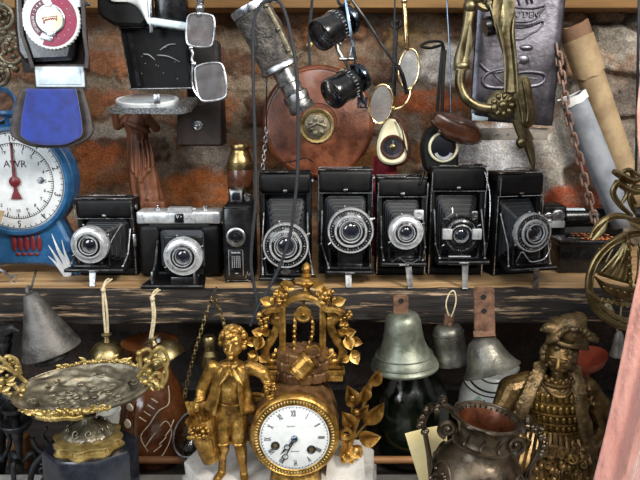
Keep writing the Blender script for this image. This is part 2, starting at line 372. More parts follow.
# ================= MATERIALS OF THINGS =================
LEATHER = mat('black leatherette', '#050506', '#0b0b0d', spec=.28, rough=.5, ns=80, bump=.35, bs=1400, bd=.0006, rv=.1)
BLACKM = mat('black enamel', '#08080a', '#121316', rough=.25, ns=60, bump=.05, coat=.3)
MATTE = mat('matte black', '#070707', '#101011', rough=.7, ns=60)
BELLOW = mat('bellows cloth', '#050608', '#0b0d10', rough=.55, ns=120, bump=.3, bs=900, bd=.0006)
CHROME = mat('worn chrome', '#b9bcc0', '#e2e3e5', metal=1, rough=.24, ns=90, bump=.06, bs=500)
NICKEL = mat('dull nickel', '#7e7f82', '#b4b4b3', metal=1, rough=.36, ns=90, bump=.1, bs=500)
SILVER = mat('tarnished silver', '#8d9096', '#c9ccd0', metal=1, rough=.33, ns=70, bump=.12, bs=400)
LENS = mat('coated lens', '#0a0d14', '#151a26', rough=.05, ns=20, bump=0, coat=1, rv=.01, spec=1)
WHITE = mat('white enamel', '#c6caca', '#dadddd', rough=.35, ns=40, bump=.03)
ALU = mat('brushed aluminium', '#b3b6b9', '#d4d6d8', metal=.55, rough=.34, ns=120, bump=.05)
BELLEDGE = mat('worn bellows ridge', '#23272d', '#3e444c', rough=.5, ns=200)
CREAM = mat('cream plastic', '#cfc9a6', '#dedabd', rough=.3, ns=40, bump=.03, coat=.3)
GRAYL = mat('grey engraved paint', '#8e9194', '#a9acae', rough=.5)
BLUEP = mat('blue enamel paint', '#1f4c78', '#2b628f', rough=.28, ns=30, bump=.08, bs=160, coat=.4, c3='#3b739f')
BLUED = mat('worn blue tin', '#2c4a68', '#3f688e', rough=.45, ns=60, bump=.2)
REDP = mat('dark red paint', '#5e171d', '#772428', rough=.4, ns=50)
VELVET = mat('blue velvet', '#132670', '#20388f', rough=.85, ns=55, bump=.3, bs=900, sheen=.6, bd=.001)
GLEATH = mat('worn grey leather', '#2c2625', '#4a4341', rough=.6, ns=70, bump=.3, bs=600)
BLEATH = mat('brown black leather', '#1f1512', '#33231d', rough=.45, ns=60, bump=.25, bs=700)
TAN = mat('red brown leather', '#4d2614', '#7a4226', rough=.36, ns=38, bump=.25, bs=330, c3='#8f5230', coat=.3)
BROWNL = mat('polished brown leather', '#3a1f15', '#50301f', rough=.26, ns=40, bump=.1, bs=300, coat=.4)
SKIN = mat('shaggy grey hide', '#2e2a27', '#5a544e', rough=.42, ns=90, bump=.9, bs=260, bd=.004, c3='#87807a')
BRASS = mat('aged brass', '#786a46', '#a0916a', metal=1, rough=.37, ns=45, bump=.12, bs=300)
DBRASS = mat('dark aged brass', '#5b523b', '#857b5f', metal=1, rough=.4, ns=40, bump=.12, bs=260)
YBRASS = mat('yellow brass', '#86714a', '#ae9a6c', metal=1, rough=.36, ns=50, bump=.06)
GOLDW = mat('gold wire', '#cdb27c', '#e6d3a4', metal=1, rough=.22, ns=50, bump=0)
GILT = mat('old gilding', '#5c4320', '#a98240', metal=.82, rough=.38, ns=55, bump=.25, bs=330, c3='#d8b674', bd=.0015, lo=.34, hi=.56)
GILTD = mat('brown gilding', '#553a22', '#7f5f3e', metal=.45, rough=.45, ns=50, bump=.3, bs=300, c3='#9a774a', bd=.0015)
GILTY = mat('bright ormolu', '#8c7641', '#c2ab70', metal=.75, rough=.42, ns=60, bump=.2, bs=350)
PEWTER = mat('dark pewter', '#454449', '#66646d', metal=.85, rough=.33, ns=18, bump=.2, bs=130, c3='#8f8c92')
PEWT2 = mat('silvered relief', '#5f584a', '#928a76', metal=.75, rough=.42, ns=40, bump=.3, bs=260, c3='#a58d55')
BRONZE = mat('brown bronze', '#47371f', '#705833', metal=.7, rough=.4, ns=40, bump=.3, bs=260, c3='#a98a50', bd=.0015)
SPELTER = mat('dark grey bronze', '#3b332a', '#5d5244', metal=.85, rough=.36, ns=40, bump=.15, bs=240)
BELLG = mat('green grey bell bronze', '#5c6153', '#83877a', metal=.7, rough=.45, ns=30, bump=.2, bs=220, c3='#98998a')
BELLD = mat('dark bell bronze', '#55534c', '#77756c', metal=.8, rough=.42, ns=34, bump=.25, bs=220)
BELLI = mat('grey iron bell', '#474543', '#6c6965', metal=.6, rough=.5, ns=40, bump=.3, bs=260)
RUST = mat('rusty iron', '#4e3628', '#7a5a46', metal=.35, rough=.7, ns=70, bump=.5, bs=420, c3='#94705a', bd=.002)
RUSTC = mat('pale rusty chain', '#6d564b', '#94796b', metal=.4, rough=.6, ns=110, bump=.4, bs=420)
IRON = mat('black cast iron', '#1c1c1d', '#39393b', metal=.6, rough=.42, ns=60, bump=.3, bs=300)
CARVED = mat('carved brown wood', '#57331f', '#7d4d33', rough=.48, ns=40, stretch=(3, 3, .6), bump=.2, bs=160)
RAILW = mat('brown wood rail', '#7c5231', '#9d7046', rough=.5, ns=40, stretch=(.2, 2, 2), bump=.15)
TERRA = mat('glazed brown pottery', '#55301a', '#774728', rough=.2, ns=30, bump=.06, coat=.5)
TERRD = mat('dark brown glaze', '#20100c', '#2e1811', rough=.2, ns=30, bump=.04, coat=.5)
SLIP = mat('cream slip paint', '#d8c8ac', '#e7dbc4', rough=.45, ns=40)
JARG = mat('dark green glass glaze', '#050b07', '#0b140b', rough=.16, ns=22, bump=.2, bs=90, bd=.002, coat=.3, c3='#1a2410')
PORC = mat('white glazed pottery', '#c4c6bd', '#d9dad2', rough=.22, ns=30, coat=.5, bump=.04)
GREENP = mat('green glaze paint', '#7d9f8f', '#9cb8a6', rough=.25, ns=60)
NAVYP = mat('navy glaze paint', '#10142a', '#1b2140', rough=.25)
MARBLE = mat('white marble', '#b5b1aa', '#d0ccc5', rough=.28, ns=22, bump=.05, coat=.2)
DMARB = mat('blue black marble', '#14161d', '#232731', rough=.25, ns=30, bump=.05, coat=.3, c3='#2d3340')
PAPER = mat('old brown paper', '#857053', '#a38d6c', rough=.75, ns=26, bump=.15, bs=140, c3='#8f7350')
PAPERG = mat('blue grey paper', '#6d727b', '#8b9097', rough=.7, ns=24, bump=.12, bs=140)
WAXY = mat('cream card', '#d7c48c', '#e6d8a8', rough=.55, ns=20)
CORD = mat('grey black cord', '#14171b', '#272c33', rough=.7, ns=200, bump=.5, bs=1500, bd=.0006)
STRING = mat('hemp string', '#b5a583', '#d8caa8', rough=.85, ns=200, bump=.6, bs=900, bd=.001)
SATIN = mat('pink satin', '#b07b70', '#c59186', rough=.34, ns=14, bump=.7, bs=26, sheen=.4, bd=.012, stretch=(2.2, 2.2, .9))
BRDULL = mat('dull brown bronze', '#42361f', '#6b5739', metal=.6, rough=.46, ns=60, bump=.4, bs=300, c3='#957b50')
BRGOLD = mat('rubbed gold bronze', '#4c3b1d', '#7d6331', metal=.75, rough=.36, ns=45, bump=.25, bs=260, c3='#b99550')
REDCL = mat('red cloth', '#6a0f1c', '#86182a', rough=.8, ns=120, bump=.3)
MAGENTA = mat('magenta dial print', '#7a0b33', '#8c123f', rough=.4)
MAROON = mat('maroon dial print', '#560c28', '#651230', rough=.4)
PALE = mat('frosted pale window', '#bccbd4', '#d6e2e8', rough=.3, ns=30)
CLEARL = mat('thin clear lens', '#c9d2d8', '#dde3e7', rough=.04, ns=30, bump=0, coat=.8)
CLEARL.node_tree.nodes['Principled BSDF'].inputs['Alpha'].default_value = .14
PALEG = mat('pale lens glass', '#b9c4cc', '#d3dbe0', rough=.06, ns=30, bump=0, coat=.6)
PALEG.node_tree.nodes['Principled BSDF'].inputs['Alpha'].default_value = .55
PLAST = mat('old grey mortar board', '#857d72', '#a59d92', rough=.85, ns=60, bump=.4)
GLASS = glass('clear glass'); SMOKE = mat('dusty grey lens', '#6a686a', '#8a888b', rough=.12, ns=40, bump=0, coat=.5)
SMOKE.node_tree.nodes['Principled BSDF'].inputs['Alpha'].default_value = .42
BLUEG = glass('pale lens glass', '#dde6ee', .02)
STEEL = mat('blued steel', '#3c4855', '#6f7e8c', metal=1, rough=.22, ns=60, bump=.03)
INK = mat('black ink', '#101012', '#1b1b1e', rough=.5)
FLAKE = mat('rust flakes', '#8a4a24', '#b56b38', rough=.8, ns=90)
# ================= OLD CAMERAS ON THE SHELF =================
def shutter(t, c, r, style, yaw=0):
    """round leaf shutter facing the viewer, centre c, outer radius r"""
    T = MX.Translation(V(c)) @ rotm('Z', yaw) @ FACE; k = r; sv = style == 'silver'
    mb = MB().push(T)
    mb.mi = 0 if style == 'dark' else 1
    mb.lathe([(k*.55, -7), (k*.97, -7), (k, -6), (k, -.6), (k*.98, .6), (k*.92, .6), (k*.905, .0)], 56, cap=False)
    mb.mi = 1 if sv else 0
    mb.lathe([(k*.905, 0), (k*.90, .5), (k*.72, 1.2), (k*.71, 1.4)], 56, cap=False)
    mb.mi = 0 if style == 'dark' else 1; mb.lathe([(k*.71, 1.4), (k*.71, 2.8), (k*.69, 3.4), (k*.62, 3.4), (k*.61, 2.6)], 56, cap=False)
    mb.mi = 0; mb.lathe([(k*.61, 2.6), (k*.60, 3.0), (k*.52, 3.6), (k*.50, 3.4)], 48, cap=False)
    mb.mi = 1 if style != 'dark' else 0; mb.lathe([(k*.50, 3.4), (k*.49, 4.6), (k*.455, 4.6), (k*.44, 3.6)], 48, cap=False)
    mb.mi = 0; mb.lathe([(k*.44, 3.6), (k*.40, 1.6), (k*.395, 1.6)], 40, cap=False)
    mb.mi = 1; mb.lathe([(k*.395, 1.6), (k*.37, 1.8), (k*.355, .6)], 40, cap=False); mb.mi = 0; mb.lathe([(k*.355, .6), (k*.30, -.4)], 40, cap=False)
    mb.pop(); sh = t.part('shutter', mb, [BLACKM, ALU])
    g = MB().push(T); g.lathe([(k*.36, .0), (k*.30, 1.1), (k*.16, 1.8), (0, 2.0)], 32, cap=False); g.lathe([(k*.36, .0), (k*.2, -.8), (0, -1)], 32, cap=False)
    g.pop(); t.part('lens', g, LENS, sh)
    m = MB().push(T); n = 44                                       # engraved scale round the ring
    for i in range(n):
        a = 2*PI*i/n; q = k*.81
        if sv and not (.1 < a < 1.6 or 2.6 < a < 4.4): continue
        m.push(MX.Translation(V((q*math.cos(a), q*math.sin(a), .95))) @ rotm('Z', math.degrees(a)))
        if i % 4 == 0: m.box((0, 0, 0), (k*.075, k*.03, .5))
        else: m.box((k*.03, 0, 0), (k*.04, k*.016, .5))
        m.pop()
    for i in range(16):
        a = PI*(.12+.05*i); m.push(MX.Translation(V((k*.565*math.cos(a), k*.565*math.sin(a), 3.3))) @ rotm('Z', math.degrees(a))); m.box((0, 0, 0), (k*.05, k*.025*(1+i % 3), .5)); m.pop()
    m.pop(); o = t.part('engraved_scale', m, INK if sv else GRAYL, sh)
    for a, L in ((104, .10), (28, .14), (212, .12)):
        a = R(a); lv = MB().push(T); lv.cyl((k*.95*math.cos(a), k*.95*math.sin(a), -2), (k*(1+L)*math.cos(a), k*(1+L)*math.sin(a), -1), k*.04, seg=8); lv.ball((k*(1+L)*math.cos(a), k*(1+L)*math.sin(a), -1), k*.06, 8, 6); lv.pop(); t.part('shutter_lever', lv, NICKEL, sh)
    return sh
def bellows(t, c0, w0, h0, c1, w1, h1, n=9, yaw=0):
    mb = MB(); rings = []; c0, c1 = V(c0), V(c1)
    for i in range(2*n+1):
        q = i/(2*n); c = c0.lerp(c1, q); w = w0+(w1-w0)*q; h = h0+(h1-h0)*q; f = 1.0 if i % 2 == 0 else .80
        w2, h2 = w*f/2, h*(1-(1-f)*.7)/2; b = min(w2, h2)*.14
        rings.append([c+V(p) for p in ((-w2+b, 0, -h2), (w2-b, 0, -h2), (w2, 0, -h2+b), (w2, 0, h2-b), (w2-b, 0, h2), (-w2+b, 0, h2), (-w2, 0, h2-b), (-w2, 0, -h2+b))])
    mb.loft(rings); mb.mi = 1
    for r in rings[0::2]: mb.tube(r, .45, 5, True)
    return t.part('bellows', mb, [BELLOW, BELLEDGE], ang=15)
def folding_camera(label, x0, x1, ytop, lens, bed, Yf, L=44, style='ring', foot=None, yaw=0, top=21, strap=None, extras=(), trimc=CHROME, dep=24, bedz=None, zsink=0, body_mats=None, standw=None):
    """upright folding camera: body behind, bed let down towards the viewer, bellows and shutter above it"""
    Yb = Yf+L*US(270, Yf); xc = (x0+x1)/2
    uB = US(230, Yb); py = None
    # base row of the body on the shelf
    lo, hi = 230., 330.
    for _ in range(40):
        mid = (lo+hi)/2
        if P(320, mid, Yb).z > SHELF_Z: lo = mid
        else: hi = mid
    t = Thing('folding_camera', label, 'camera', xc, lo, Yb, 'folding cameras on the shelf', yaw)
    w = x1-x0; h = t.at(xc, ytop).z; lx, ly, lr = lens; bx0, bx1, bpy_ = bed
    cl = V(t.at(lx, ly, -(L-6))); b0, b1 = t.at(bx0, bpy_, -L), t.at(bx1, bpy_, -L); zb = max(b0.z, 1.2)
    mb = MB()
    mb.box((0, 4+dep/2, h-top/2), (w, dep+8, top), 4, 3)                           # film chamber, rounded
    mb.box((0, 4+dep/2, 4), (w, dep, 8), 2)
    for s in (-1, 1): mb.box((s*(w/2-2.5), dep/2+2, h/2), (5, dep-4, h-14), 1)
    mb.box((0, dep-2, h/2), (w-4, 8, h-10), 1)
    mb.box((0, dep+6, h/2-2), (w-2, 4, h-8), 2)
    t.part('body', mb, LEATHER)
    m = MB()                                                                     # nickel edging of the front
    zt = h-top-.5; q = w/2-.6
    m.tube([(-q, 0, 3), (-q, 0, zt), (q, 0, zt), (q, 0, 3)], .7, 6); m.tube([(-q, -3.0, zt+1), (-q, -3.4, h-4)], .6, 6); m.tube([(q, -3.0, zt+1), (q, -3.4, h-4)], .6, 6)
    m.tube([(-q, 1, h+.1), (q, 1, h+.1), (q, dep, h+.1), (-q, dep, h+.1)], .6, 6, True)
    t.part('metal_edging', m, trimc)
    oz0, oz1 = 9, h-top-3; ow = w-12
    sw = standw or lr*1.7; sh = lr*1.9
    bellows(t, (0, dep-8, (oz0+oz1)/2), ow, oz1-oz0, (cl.x, cl.y+8, cl.z), lr*1.05, lr*1.1, 7)
    # bed and its struts
    bw = abs(b1.x-b0.x); bc = (b0.x+b1.x)/2; hw = w-10
    m = MB(); m.loft([[(bc-bw/2, -L, zb), (bc+bw/2, -L, zb), (bc+bw/2, -L, zb+2.4), (bc-bw/2, -L, zb+2.4)], [(bc-bw/2-.5, -L+4, zb-1), (bc+bw/2+.5, -L+4, zb-1), (bc+bw/2+.5, -L+4, zb+2.6), (bc-bw/2-.5, -L+4, zb+2.6)], [(-hw/2, 3, max(zb-1, 1)), (hw/2, 3, max(zb-1, 1)), (hw/2, 3, zb+2.6), (-hw/2, 3, zb+2.6)]])
    m.box((bc, -L*.45, zb+3.2), (bw*.45, L*.8, 1.6), .4)
    bd = t.part('bed', m, LEATHER); m = MB(); m.tube([(bc-bw/2+1, -L-.2, zb+2.4), (bc+bw/2-1, -L-.2, zb+2.4)], .55, 6); m.box((bc, -L-.8, zb+1.4), (9, 1.6, 1.6), .5); t.part('bed_edge', m, NICKEL, bd)
    for s in (-1, 1):
        m = MB(); m.tube([(s*(w/2-4), 0, h*.62), (s*(w/2-3.5), -L*.42, h*.34), (bc+s*(bw/2-3), -L+8, zb+4)], .8, 6); m.ball((s*(w/2-3.5), -L*.42, h*.34), 1.5, 8, 6); m.ball((bc+s*(bw/2-3), -L+8, zb+4), 1.5, 8, 6)
        t.part('strut', m, NICKEL)
    m = MB(); m.box((cl.x, cl.y+7, cl.z), ((sw, 2.5, sh*.9) if standw else (lr*1.4, 2.5, lr*1.4)), 2, 3); m.box((cl.x, cl.y+7, (zb+cl.z-lr*.5)/2+1), (lr*1.1, 2.5, max(2, cl.z-lr*.5-zb)), .5)
    for s in (-1, 1): m.tube([(cl.x+s*sw*.52, cl.y+5.5, zb+3), (cl.x+s*sw*.56, cl.y+5.5, cl.z+lr*.3)], 1., 6)
    m.box((cl.x, cl.y+2, zb+4.5), (sw*1.05, 7, 2), .6)
    t.part('lens_standard', m, BLACKM)
    shutter(t, (cl.x, cl.y, cl.z), lr, style)
    if foot:
        f1 = t.at(foot[0], foot[1], -L); fz = zb; f1 = V((f1.x, -L-1, 0))
        k = foot[2]; m = MB(); fx = f1.x
        m.loft([[(fx-3, -L+1.5, fz+1), (fx+3, -L+1.5, fz+1), (fx+3, -L+2.5, fz+1), (fx-3, -L+2.5, fz+1)], [(fx-2.4+k, -L-2.5, .8), (fx+2.4+k, -L-2.5, .8), (fx+2.4+k, -L-1, .2), (fx-2.4+k, -L-1, .2)], [(fx-2.8+k, -L-4, .8), (fx+2.8+k, -L-4, .8), (fx+2.8+k, -L-3.6, .1), (fx-2.8+k, -L-3.6, .1)]])
        t.part('foot', m, NICKEL)
    # winding knob, catch and finder
    m = MB(); m.cyl((w/2-6, 12, h), (w/2-6, 12, h+2.2), 4, seg=18, bev=.5); t.part('winding_knob', m, BLACKM)
    m = MB(); m.cyl((w/2, 8, h-9), (w/2+2, 8, h-9), 3.2, seg=16, bev=.5); t.part('side_catch', m, NICKEL)
    m = MB(); m.box((-w*.16, 4, h+.8), (w*.42, 10, 1.4), .6); t.part('finder_plate', m, BLACKM)
    m = MB(); m.box((0, -.8, h-top+2.5), (4, 1.4, 2.4), .5); t.part('front_catch', m, NICKEL)
    if strap:
        m = MB(); pts = bez([t.at(*p) for p in strap], 8); m.tube(pts, 1.6, 8, flat=.35, up=(0, 1, 0)); t.part('carrying_strap', m, LEATHER)
    for nm, fn, mt in extras: m = MB(); fn(t, m, cl, lr); t.part(nm, m, mt)
    return t
Y0 = .02
def finder(px, py, dy=-40, s=4.0):
    def f(t, m, cl, lr):
        c = t.at(px, py, dy); m.box(c, (s*2, 7, s*2), .8); m.push(MX.Translation(c+V((0, -3.6, 0))) @ FACE); m.lathe([(s*.8, 0), (s*.8, 1), (s*.55, 1), (s*.5, .2), (0, .4)], 20); m.pop()
    return f
def blocks(t, m, cl, lr, s=1):
    m.box(cl+V((s*lr*.78, -3.4, lr*.1)), (lr*.5, 5, lr*.56), .5)
def plate_under(t, m, cl, lr):
    m.box(cl+V((0, 2, -lr*1.42)), (lr*1.2, 1.2, lr*.5), .4)
    for i in range(3): m.box(cl+V((0, 1.3, -lr*1.3-i*1.6)), (lr*.9, .4, .5))
def bright_catch(px, py, dy=-34):
    def f(t, m, cl, lr): m.box(t.at(px, py, dy), (3, 4, 12), .6)
    return f
def side_chain(pts):
    def f(t, m, cl, lr):
        m.tube(bez([t.at(*p) for p in pts], 6), .6, 6)
    return f
# second folding camera of the row of uprights etc., left to right
folding_camera('upright black folding camera with thin strap on top, behind the dangling black cord', 260.7, 311.7, 173, (285.7, 246, 21.5), (259, 316, 281), Y0-.005, 44, 'ring', None, 0, 20,
               strap=[(274, 168, 10), (280, 164, 6), (294, 161, 6), (306, 158, 8), (313, 162, 10)], extras=[('name_plate', lambda t, m, cl, lr: (m.push(MX.Translation(t.at(286, 272, -43)) @ FACE), m.lathe([(5, 0), (5, .8), (4, .8), (0, .6)], 24, sy=.5), m.pop()), NICKEL)], trimc=BLACKM)
folding_camera('upright black folding camera with the largest silver-ringed lens, just right of centre', 318, 371.7, 170, (350.7, 231, 21.5), (326, 374, 274.5), Y0, 44, 'ring', (348.5, 287, 0), 0, 22,
               extras=[('side_catch', bright_catch(371, 224), CHROME)])
folding_camera('smaller upright folding camera with plain bright silver lens ring and bent lever foot', 376, 425, 178, (406, 232.5, 16.5), (381, 427, 266.5), Y0-.004, 40, 'silver', (408, 284, 2), 0, 18,
               strap=[(385, 181, 8), (400, 177, 8), (416, 174, 4), (424, 171, 2), (421, 184, -3)], extras=[('finder', finder(418.5, 214.5, -32, 4.4), ALU), ('wire_guard', side_chain([(392, 262, -36), (399, 258, -38), (405, 262, -38), (414, 262, -38), (420, 258, -36)]), CHROME)])
folding_camera('upright folding camera with silver blocks beside a black-rimmed lens and bright foot', 428, 482, 167, (461, 235, 17.5), (438, 490, 264.5), Y0-.006, 42, 'dark', (464.5, 286.5, 0), 0, 23,
               extras=[('shutter_block', blocks, ALU), ('shutter_block', lambda *a: blocks(*a, s=-1), ALU), ('scale_plate', plate_under, GRAYL), ('finder', finder(474, 214, -38, 3.0), NICKEL), ('folding_arm', side_chain([(446, 218, -38), (452, 214, -38), (452, 208, -36)]), CHROME), ('side_chain', side_chain([(485, 172, -2), (490, 195, -6), (489, 230, -10), (484, 262, -12)]), CHROME)], standw=34)
folding_camera('upright folding camera at the end of the row turned right beside black box', 491, 541, 173, (533.5, 233, 18.5), (506, 561, 271), Y0-.004, 44, 'ring', (537, 287, -2), 14, 22,
               extras=[('frame_finder', side_chain([(500, 172, 14), (512, 168, 10), (538, 169, 10), (541, 173, 8)]), NICKEL), ('wire_guard', side_chain([(516, 262, -34), (522, 252, -36), (527, 258, -38), (532, 262, -38), (545, 258, -36), (551, 244, -36), (546, 236, -36)]), CHROME)])
# first camera: bed down, lens turned to the left
t = folding_camera('squat black folding camera with silver lens, standing between blue scale and silver-topped camera', 80, 137, 199, (89.5, 245, 18), (64, 124, 272.5), Y0+.004, 34, 'silver', (93, 285, 0), 0, 19,
               extras=[('side_catch', bright_catch(135, 240, -4), CHROME), ('folding_arm', side_chain([(104, 258, -28), (112, 240, -18), (122, 224, -6)]), NICKEL)])
# silver-topped horizontal folder
Yb = .075; t = Thing('folding_camera', 'wide folding camera with silver top plate and bright lens on lowered black bed', 'camera', 181.5, 275.3, Yb, 'folding cameras on the shelf')
t.base.z = SHELF_Z; t.o.location = t.base
h = t.at(181, 224).z; ht = t.at(181, 211).z
m = MB()
for s in (-1, 1): m.box((s*30, 10, h/2), (22, 24, h), 6, 4)
m.box((0, 16, h/2), (66, 12, h), 1); m.box((0, 10, 3), (60, 22, 6), 1); m.box((0, 10, h-3), (60, 22, 6), 1)
t.part('body', m, LEATHER)
m = MB(); m.box((0, 10, (h+ht)/2), (83, 25, ht-h), 2.4, 3); m.box((0, -2.4, (h+ht)/2), (70, 2, ht-h-3), .8); m.prism([(-17, h+1), (19, h+1), (12, ht+3.4), (-10, ht+3.4)], 8, -3.2, .8); tp = t.part('top_plate', m, ALU)
m = MB(); m.box((1, -3.6, (h+ht)/2), (9, 1.2, 9), .5); t.part('finder_window', m, BLACKM, tp)
m = MB(); m.text('V', 4.6, (-.4, -4.1, (h+ht)/2+1.2), .2); m.text('v', 3.6, (2.9, -4.1, (h+ht)/2+1.8), .2); t.part('emblem', m, WHITE, tp)
m = MB(); m.cyl((-22, 8, ht), (-22, 8, ht+2), 3.2, bev=.4); m.box((-22, 8, ht+3), (1.4, 1.4, 3), .3); m.cyl((25, 9, ht), (25, 9, ht+4), 3, bev=.5); m.box((8, 14, ht+.8), (14, 10, 1.5), .4); t.part('winding_knob', m, CHROME, tp)
L = 42; cl = t.at(183, 256.5, -L+4); b0 = t.at(153, 282, -L)
bellows(t, (0, 12, h/2+1), 46, h-14, (cl.x, cl.y+6, cl.z+2), 32, 34, 8)
m = MB(); bw = 29.5; m.loft([[(-bw, -L, .6), (bw, -L, .6), (bw, -L, 2.8), (-bw, -L, 2.8)], [(-bw, -L+5, .3), (bw, -L+5, .3), (bw, -L+5, 3), (-bw, -L+5, 3)], [(-24, 4, 1), (24, 4, 1), (24, 4, 4), (-24, 4, 4)]]); bd = t.part('bed', m, LEATHER)
m = MB(); m.tube([(-bw+1, -L-.3, 2.9), (bw-1, -L-.3, 2.9)], .5, 6); t.part('bed_edge', m, NICKEL, bd)
for s in (-1, 1):
    m = MB(); m.tube([(s*22, 0, h*.7), (s*21, -16, h*.36), (s*22, -L+10, 5)], 1.1, 6); m.box((s*20, -L+9, 9), (2, 8, 12), .5); t.part('strut', m, NICKEL)
m = MB(); m.box((cl.x, cl.y+5, cl.z), (36, 2.5, 37), 8, 4); m.box((cl.x, cl.y+4, 6), (26, 5, 8), 1); t.part('lens_standard', m, BLACKM)
shutter(t, cl, 18.5, 'silver')
# box-shaped cine camera
t = Thing('cine_camera', 'narrow upright black cine camera with small round dial and engraved plate', 'camera', 239, 279, .045); t.base.z = SHELF_Z; t.o.location = t.base
h = t.at(239, 205).z
m = MB(); m.box((0, 22, h/2), (30, 48, h), 5, 4); t.part('body', m, LEATHER)
m = MB(); q = 13; m.tube(bez([(-q, -2, 6), (-q, -2, h-8), (-q+4, -2, h-3), (q-4, -2, h-3), (q, -2, h-8), (q, -2, 6), (q-4, -2, 2.5), (-q+4, -2, 2.5)], 4, True), .7, 6, True); m.box((0, -1.7, h/2), (25, 1, h-7), 2); t.part('front_panel', m, BLACKM)
c = t.at(236, 237, -2); m = MB(); m.push(MX.Translation(c) @ FACE); m.lathe([(9.6, -1), (9.6, 1.6), (8.4, 2.4), (7.2, 2.4), (6.6, 1.4)], 36, cap=False); m.mi = 1; m.lathe([(6.7, 1.4), (5.0, 3.2), (4.2, 3.2), (3.4, 1.4), (0, 2.2)], 30, cap=False); m.pop(); t.part('dial', m, [NICKEL, BLACKM])
m = MB(); c2 = t.at(236, 263, -2.6); m.box(c2, (15, .6, 27), .3); pl = t.part('engraved_plate', m, BLACKM)
m = MB(); m.tube([c2+V((a*7, -.5, b*13)) for a, b in ((-1, -1), (1, -1), (1, 1), (-1, 1))], .25, 4, True)
for x in (-3.6, -1.6, .4, 2.2, 4.0):
    for k in range(6): m.box(c2+V((x, -.5, 6.6-k*2.1)), (.5, .3, 1.5+.3*((k*3+int(x*5)) % 2)))
m.box(c2+V((.6, -.5, -10.5)), (3, .3, .8))
[m.box(c2+V((-3.6+k*1.5, -.5, 10.6)), (1.0, .3, 1.9-.5*(k % 2)), .1) for k in range(6)]; t.part('plate_lettering', m, GRAYL, pl)
m = MB(); c3 = t.at(236.5, 195, 8); m.box((c3.x, 14, h+7.5), (14, 18, 15), 1); m.box((c3.x+11, 12, h+5), (7, 14, 10), 1); vf = t.part('viewfinder', m, BLACKM)
m = MB(); m.box((c3.x, 4.6, h+8), (11.5, 1.2, 11), .5); t.part('finder_frame', m, NICKEL, vf); m = MB(); m.box((c3.x, 3.8, h+8), (8, .8, 7.5), .3); t.part('finder_glass', m, LENS, vf)
m = MB(); m.push(MX.Translation(V((c3.x+11, 5, h+5.5))) @ FACE); m.lathe([(2.6, 0), (2.6, 1), (1.8, 1), (0, .6)], 18); m.pop(); t.part('finder_lens', m, NICKEL, vf)
m = MB(); m.tube(bez([(7, -3, 5), (9, -4, 12), (10, -3.4, 8), (13, -3, 13), (12, -3, 18)], 5), .5, 6); t.part('wire_catch', m, CHROME)
# small camera lying behind at the right, tube and box
t = Thing('folding_camera', 'half-hidden small camera with tiny silver lens and dial beside black tube', 'camera', 553, 246, .19, 'folding cameras on the shelf'); t.base.z = SHELF_Z; t.o.location = t.base
h = t.at(553, 206).z; m = MB(); m.box((0, 14, h/2), (24, 26, h), 3, 3); t.part('body', m, LEATHER)
c = t.at(548.5, 217, -3); m = MB(); m.push(MX.Translation(c) @ FACE); m.lathe([(4.4, -4), (4.4, 1), (3.6, 1.4), (2.8, 1), (0, 1.6)], 24); m.pop(); t.part('lens', m, NICKEL)
c = t.at(558, 216, -5); m = MB(); m.push(MX.Translation(c) @ FACE); m.lathe([(6.4, -4), (6.4, 1), (5.6, 1.6), (3, 1.6), (2.4, 2.4), (0, 2.4)], 28, mod=lambda a, k, r, z: 1+.04*math.cos(16*a) if k < 2 else 1); m.pop(); t.part('dial', m, SILVER)
m = MB(); m.box(t.at(556, 224, -4), (16, 6, 7), 1); t.part('accessory_shoe', m, GRAYL)
tb = Frame(601, 217, .205); m = MB(); m.cyl((-38, 0, 0), (60, 0, 3), 8.5, seg=28, bev=1)
m.cyl((16, 0, 1.6), (17.6, 0, 1.7), 9, seg=28)
t = Thing('black_tube', 'long glossy black tube with pale label lying behind the black box', 'tube', 601, 217, .205); t.part('barrel', m, BLACKM)
m = MB(); m.lathe([(8.75, -12), (8.75, 9)], 10, (-27, 0, .4), rotm('Y', 90) @ rotm('Z', 0), a0=R(100), a1=R(215), cap=False); t.part('label_strip', m, PALE)
bx = Thing('metal_box', 'square black tin box scattered with orange rust flakes on top', 'box', 588, 271, .10); bx.base.z = SHELF_Z; bx.o.location = bx.base
h = bx.at(588, 243).z; m = MB(); m.box((5, 22, h/2), (68, 42, h), 1.5); bx.part('body', m, BLACKM); m = MB(); m.box((5, 22, h-1), (70, 44, 6), 1.2); bx.part('lid', m, BLACKM)
m = MB(); rn = random.Random(4)
for i in range(70): m.ball((rn.gauss(10, 9), rn.uniform(4, 36), h+2.6), (rn.uniform(.6, 2.2), rn.uniform(.6, 2.2), rn.uniform(.3, .8)), 6, 4, rotm('Z', rn.uniform(0, 180)))
o = bx.part('rust_flakes', m, FLAKE); o['kind'] = 'stuff'; 
# posts that carry the tube
t = Thing('wooden_block', 'dark block standing on the shelf under the black tube', 'block', 577, 246, .185); t.base.z = SHELF_Z; t.o.location = t.base
hh = (P(577, 217, .205).z-SHELF_Z)/t.u-8.3; m = MB(); m.box((20, 18, hh/2), (60, 14, hh), 1); t.part('block', m, MATTE)
# ================= THINGS HANGING OVER THE SHELF AND STANDING BEHIND THE CAMERAS =================
rnd = random.Random(11)
